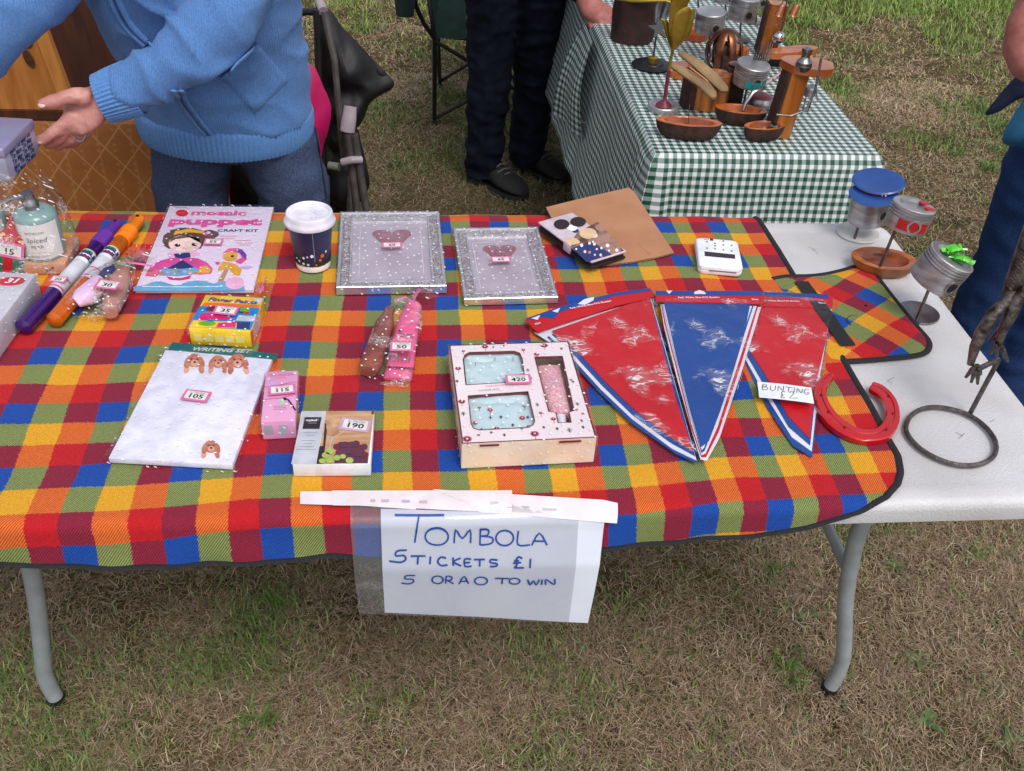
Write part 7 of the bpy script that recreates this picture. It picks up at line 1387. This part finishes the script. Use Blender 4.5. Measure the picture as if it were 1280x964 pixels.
for k, (pts, ws) in enumerate(((((842, 62), (847, 45), (853, 22), (862, 10)), (.004, .016, .020, .006)), (((843, 62), (842, 38), (848, 10), (856, -20)), (.004, .012, .020, .012)), (((844, 60), (858, 40), (864, 20), (868, 12)), (.003, .010, .008, .002)), (((840, 60), (834, 40), (832, 28), (826, 24)), (.003, .006, .006, .002)), (((846, 30), (850, 0), (862, -20), (868, -60)), (.012, .022, .024, .008)))):
    P = densify([Wd_(a, b, Y0+.006*(k-2)) for a, b in pts], 3); MB().tube(P, [(w_, .0035) for w_ in np.interp(np.linspace(0, 3, len(P)), range(4), ws)], 12, up=(0, -1, .3)).build('petal', BRS, t)
t, p = craft('cast_ornament', 'black iron star on a disc base at the left of the gingham', 815, 83); MB().lathe([(.0005, 0), (.052, 0), (.054, .005), (.048, .008), (.030, .008), (.028, .011), (.0005, .011)], 34).build('disc_base', mat('black_iron', (30, 32, 34), .4, .3), t); MB().lathe([(.012, .010), (.013, .024), (.010, .026), (.0005, .026)], 16).build('brass_nut', BRS, t); MB().tube([(0, 0, .02), (0, 0, .08)], .003, 8).build('stem', STEEL, t)
st_ = [((.030 if k % 2 == 0 else .012)*math.cos(k*math.pi/5+.4), (.030 if k % 2 == 0 else .012)*math.sin(k*math.pi/5+.4)) for k in range(10)]; MB().prism(st_, -.004, .004, T=Matrix.Translation((.004, 0, .098)) @ Matrix.Rotation(rad(60), 4, 'X')).build('star', mat('black_iron', (30, 32, 34), .4, .3), t)
t, p = craft('bark_log', 'dark bark-covered log at the back left of the gingham', 790, 50, 'log'); rg = [[((.058+.016*nz((math.cos(a), math.sin(a), z*9), 2))*math.cos(a), (.045+.014*nz((math.sin(a), z*9, 1), 2))*math.sin(a), z) for a in [2*math.pi*k/26 for k in range(26)]] for z in (0, .04, .08, .115)]; MB().loft(rg).build('log', mat('dark_bark', (58, 26, 20), .8, col2=(34, 16, 14), scale=30, bump=1, bscale=70), t); MB().tube([(-.06, -.02, .115), (-.02, -.05, .12), (.06, -.07, .13), (.10, -.07, .12)], .004, 8).build('twig', BRS, t)
def stand_piston(px, py, top, R, H, tilt, label, base=True, extra=None, baseR=.03):
    t, p = craft('piston_ornament', label, px, py); pc = pY(*top, p.y)-p; d = MB().lathe([(.0005, 0), (baseR, 0), (baseR, .004), (.0005, .005)], 26).build('base_disc', CHROME, t) if base else None
    MB().tube([(0, 0, .003), pc], .003, 8).build('rod', STEEL, t); T = Matrix.Translation(pc) @ Matrix.Rotation(rad(tilt[0]), 4, 'X') @ Matrix.Rotation(rad(tilt[1]), 4, 'Y'); po = piston(t, R, H, T, bores=(rad(-80), rad(100)), dish=False); return t, po, T
t, po, T = stand_piston(928, 138, (935, 104), .040, .050, (6, 4), 'piston ornament with a turquoise band and red-white ribbon'); mb = MB(); mb.grid(lambda u, v: (lambda a: (.0412*math.cos(a), .0412*math.sin(a), .004+.018*v))(rad(-120)+rad(95)*u), 16, 3, T=T); mb.build('turquoise_band', mat('turquoise', (30, 150, 150), .4), po)
Tr = T @ Matrix.Translation((.036, -.026, .018)); mb = MB(); mb.grid(lambda u, v: (.05*v-.004, -.004-.002*math.sin(6*u), .05*v+(u-.5)*.018*(1-.3*v)), 4, 10, T=Tr); mb.build('ribbon', mat('ribbon_rw', (226, 214, 220), .5, col2=(170, 40, 70), scale=60, lo=.5, hi=.54), po)
for k in range(7): MB().tube([T @ Vector((.004+.006*k, .02, .050)), T @ Vector((.006+.007*k, .02+.004*k, .085+.003*(k % 2)))], [.0028, .0006], 6).build('spike', STEEL, po)
stand_piston(888, 72, (886, 38), .040, .052, (4, -3), 'plain piston ornament behind the copper straps'); stand_piston(925, 50, (926, 24), .040, .060, (0, 3), 'tall plain piston at the back of the gingham'); stand_piston(908, 20, (906, 2), .036, .05, (0, 0), 'piston ornament at the very back, cut off by the top edge')
t, p = craft('copper_strap_figure', 'bent copper straps forming a hollow ball', 900, 92); COP = mat('old_copper', (146, 92, 66), .3, .85, col2=(96, 58, 40), scale=20)
for k in range(4):
    a = rad(k*45+12); P = [Vector((.048*math.cos(q_)*math.cos(a), .048*math.cos(q_)*math.sin(a), .058+.058*math.sin(q_))) for q_ in [rad(-90+15*i) for i in range(25)]]; MB().tube(P, [(.009, .0015)]*25, 8).build('strap', COP, t)
MB().lathe([(.0005, .03), (.024, .04), (.030, .06), (.022, .078), (.0005, .084)], 20).build('core', mat('brown_glaze', (92, 56, 30), .25, col2=(70, 40, 20), scale=20), t)
def block(px, py, w_, d_, h_, rz, tilt, label, name='wood_block', m=None): t, p = craft(name, label, px, py, 'wood block'); T = Matrix.Rotation(rz, 4, 'Z') @ Matrix.Rotation(tilt, 4, 'Y'); rg = [[(x*(1+.06*nz((x*9, y*9, z), 4, 3)), y*(1+.06*nz((y*9, x*9, z), 4, 6)), z) for x, y in rrect(0, 0, w_, d_, .006, 3)] for z in [h_*k/6 for k in range(7)]]; o = MB().loft(rg, T=T).build('block', m or mat('varnished_log', (188, 112, 40), .3, col2=(140, 72, 24), scale=8, stretch=(6, 6, .5), coat=.4), t); MB().box((-w_/2-.002, 0, h_/2), (.008, d_*.9, h_*.98), .002, T=T).build('bark_strip', BARK, o); return t, o, T
block(957, 66, .050, .045, .135, rad(-8), rad(3), 'tall varnished wood block beside the back pistons')
t, o, T = block(972, 168, .046, .044, .150, rad(6), rad(5), 'varnished wooden post with a slab top at the gingham front')
MB().loft([[((.062+.012*nz((math.cos(a), math.sin(a), 1), 2))*math.cos(a)+.026, (.046+.010*nz((math.sin(a), math.cos(a), 4), 2))*math.sin(a)+.01, z) for a in [2*math.pi*k/28 for k in range(28)]] for z in (.150, .153, .164, .167)], T=T).build('slab_top', mat('slab_wood', (180, 98, 44), .3, col2=(140, 66, 28), scale=14, coat=.4), o)
MB().tube([T @ Vector(v) for v in ((.03, -.03, .190), (.035, -.04, .12), (.022, -.05, .08), (-.01, -.05, .065), (-.04, -.04, .062))], .0028, 8).build('steel_hook', STEEL, o)
t, p = craft('bolt_figure', 'little figure made of a nut and bolt on the slab top', 1004, 84, z=TT+.15); p0 = pY(1004, 84, pz(990, 100, TT+.16).y); t.location = (p0.x, p0.y, p0.z-.008); MB().lathe([(.0005, 0), (.013, 0), (.017, .008), (.017, .020), (.010, .026), (.008, .034), (.011, .040), (.011, .048), (.0005, .052)], 18).build('bolt', CHROME, t); MB().lathe([(.0172, .010), (.0178, .011), (.0178, .013), (.0172, .014)], 18).build('washer', STEEL, t)
t, p = craft('wire_figure', 'bent wire figure with a steel head hanging at the right of the post', 1006, 140); p0 = pY(1006, 115, p.y); z0 = p0.z-TT; Tq = Matrix.Translation((0, 0, z0)); MB().lathe([(.0005, -.014), (.013, -.010), (.017, 0), (.013, .012), (.0005, .016)], 18, T=Tq).build('head', CHROME, t)
for sx in (-.006, .007): MB().tube([(sx, 0, z0-.012), (sx*1.2, -.004, z0*.5), (sx*1.1, 0, .001)], .0017, 6).build('wire_leg', STEEL, t)
MB().tube([(-.014, 0, z0), (-.02, -.01, z0-.02), (.02, -.012, z0-.02), (.016, 0, z0+.004)], .0022, 6).build('wire_arm', STEEL, t)
t, p = craft('steel_ball_stand', 'polished steel ball on a wire with two copper bells', 968, 75); p0 = pY(973, 47, p.y)-p; MB().lathe([(.0005, 0), (.026, 0), (.026, .003), (.0005, .004)], 22).build('base_disc', STEEL, t); MB().tube([(0, 0, .002), p0], .002, 6).build('wire', STEEL, t); MB().lathe([(.0175*math.sin(rad(a)), -.0175*math.cos(rad(a))) for a in range(0, 181, 15)], 22, T=Matrix.Translation(p0)).build('ball', mat('mirror_steel', (210, 208, 208), .1, 1), t)
MB().tube([p0+Vector((.004, 0, .012)), pY(980, 20, p.y)-p, pY(990, -30, p.y)-p], .0018, 6).build('wire', STEEL, t); tp_ = pY(990, -30, p.y)-p
for a, b in ((976, 12), (994, 12)): c_ = pY(a, b, p.y)-p; MB().lathe([(.0125, -.016), (.010, -.012), (.009, .008), (.006, .013), (.0005, .014)], 18, T=Matrix.Translation(c_) @ Matrix.Rotation(rad(12), 4, 'Y')).build('bell', mat('copper', (190, 120, 90), .3, .9, col2=(150, 82, 60), scale=30), t); MB().tube([c_+Vector((0, 0, .012)), c_+Vector((.004, 0, .06)), tp_], .001, 5).build('thread', STEEL, t)
t, p = craft('wood_slice', 'orange wood slice leaning behind the turquoise-banded piston', 908, 98, 'wood slice'); MB().loft([[((.05+.006*nz((math.cos(a), math.sin(a), 0), 3))*math.cos(a), .04*math.sin(a), z) for a in [2*math.pi*k/24 for k in range(24)]] for z in (0, .012)], T=Matrix.Translation((.02, .04, .0)) @ Matrix.Rotation(rad(24), 4, 'X')).build('slice', ORW, t); MB().box((.0, -.0, .03), (.05, .03, .06), .006).build('dark_block', mat('dark_bark', (58, 26, 20), .8), t)
t, p = craft('curved_slab', 'long orange wood slab with a dark underside by the steel ball', 985, 82, 'wood slab'); MB().loft([[(x*.16, y*.05+.02*math.sin(x*3), z+.028*1) for x, y in circ(0, 0, .5, 24)] for z in (0, .004, .014, .016)]).build('slab', ORW, t); MB().box((0, .004, .013), (.11, .03, .026), .006).build('dark_foot', DARK, t)
t, p = craft('piston_crab', 'small steel piston part with a purple cap between the bowls and the post', 950, 134); MB().lathe([(.0005, .004), (.026, .0), (.030, .006), (.030, .010), (.027, .011), (.030, .013), (.030, .018), (.026, .026), (.0005, .032)], 26).build('piston_part', ALU, t); MB().lathe([(.0255, .0265), (.018, .031), (.0005, .0335)], 22).build('purple_cap', mat('purple_paint', (112, 40, 56), .35), t)
t, p = craft('metal_cluster', 'cluster of bright steel strips at the back of the gingham', 822, 32); 
for k in range(6): a = rad(k*60); MB().tube([(.012*math.cos(a), .012*math.sin(a), 0), (.03*math.cos(a), .03*math.sin(a), .06), (.02*math.cos(a+.5), .02*math.sin(a+.5), .13)], [(.006, .0015), (.009, .002), (.003, .001)], 8).build('strip', CHROME, t)

def slice_stack(px, py, r, label, seed):
    t, p = craft('wood_slice', label, px, py, 'wood slice')
    for k in range(2): MB().loft([[(r*(1-.12*k)*(1+.12*nz((math.cos(a), math.sin(a), seed+k), 2))*math.cos(a)+.006*k, r*.8*(1-.12*k)*math.sin(a), z) for a in [2*math.pi*q_/22 for q_ in range(22)]] for z in (.016*k, .016*k+.0155)]).build('slice', ORW if (seed+k) % 2 else INW, t)
slice_stack(852, 95, .036, 'pair of wood slices behind the driftwood sticks', 1); slice_stack(918, 74, .034, 'pair of wood slices between the copper ball and the wood block', 2); slice_stack(868, 48, .04, 'pair of wood slices behind the brass tulip', 4)
stand_piston(874, 20, (872, -4), .034, .046, (3, 5), 'piston ornament at the back behind the brass tulip'); stand_piston(945, 28, (946, 8), .032, .044, (-3, 2), 'piston ornament at the back beside the tall wood block')
t, p = craft('dark_block', 'dark wooden block between the log stump and the turquoise-banded piston', 912, 128, 'wood block'); MB().box((0, .0, .045), (.050, .045, .090), .006).build('block', mat('dark_bark', (58, 26, 20), .8), t); MB().lathe([(.0005, .091), (.018, .091), (.020, .096), (.0005, .099)], 18).build('cap', COP, t)
t, p = craft('painted_bird', 'small red and grey metal bird on the dark log', 812, 40); 
MB().tube([(-.03, 0, .10), (-.01, 0, .115), (.02, 0, .11), (.05, -.01, .09)], [.006, .014, .012, .003], 12).build('bird_body', mat('grey_paint', (130, 120, 130), .4, col2=(150, 40, 50), scale=40), t); MB().tube([(0, 0, .0), (0, 0, .105)], .002, 6).build('rod', STEEL, t); MB().lathe([(.0005, 0), (.02, 0), (.02, .004), (.0005, .005)], 18).build('base_disc', STEEL, t)
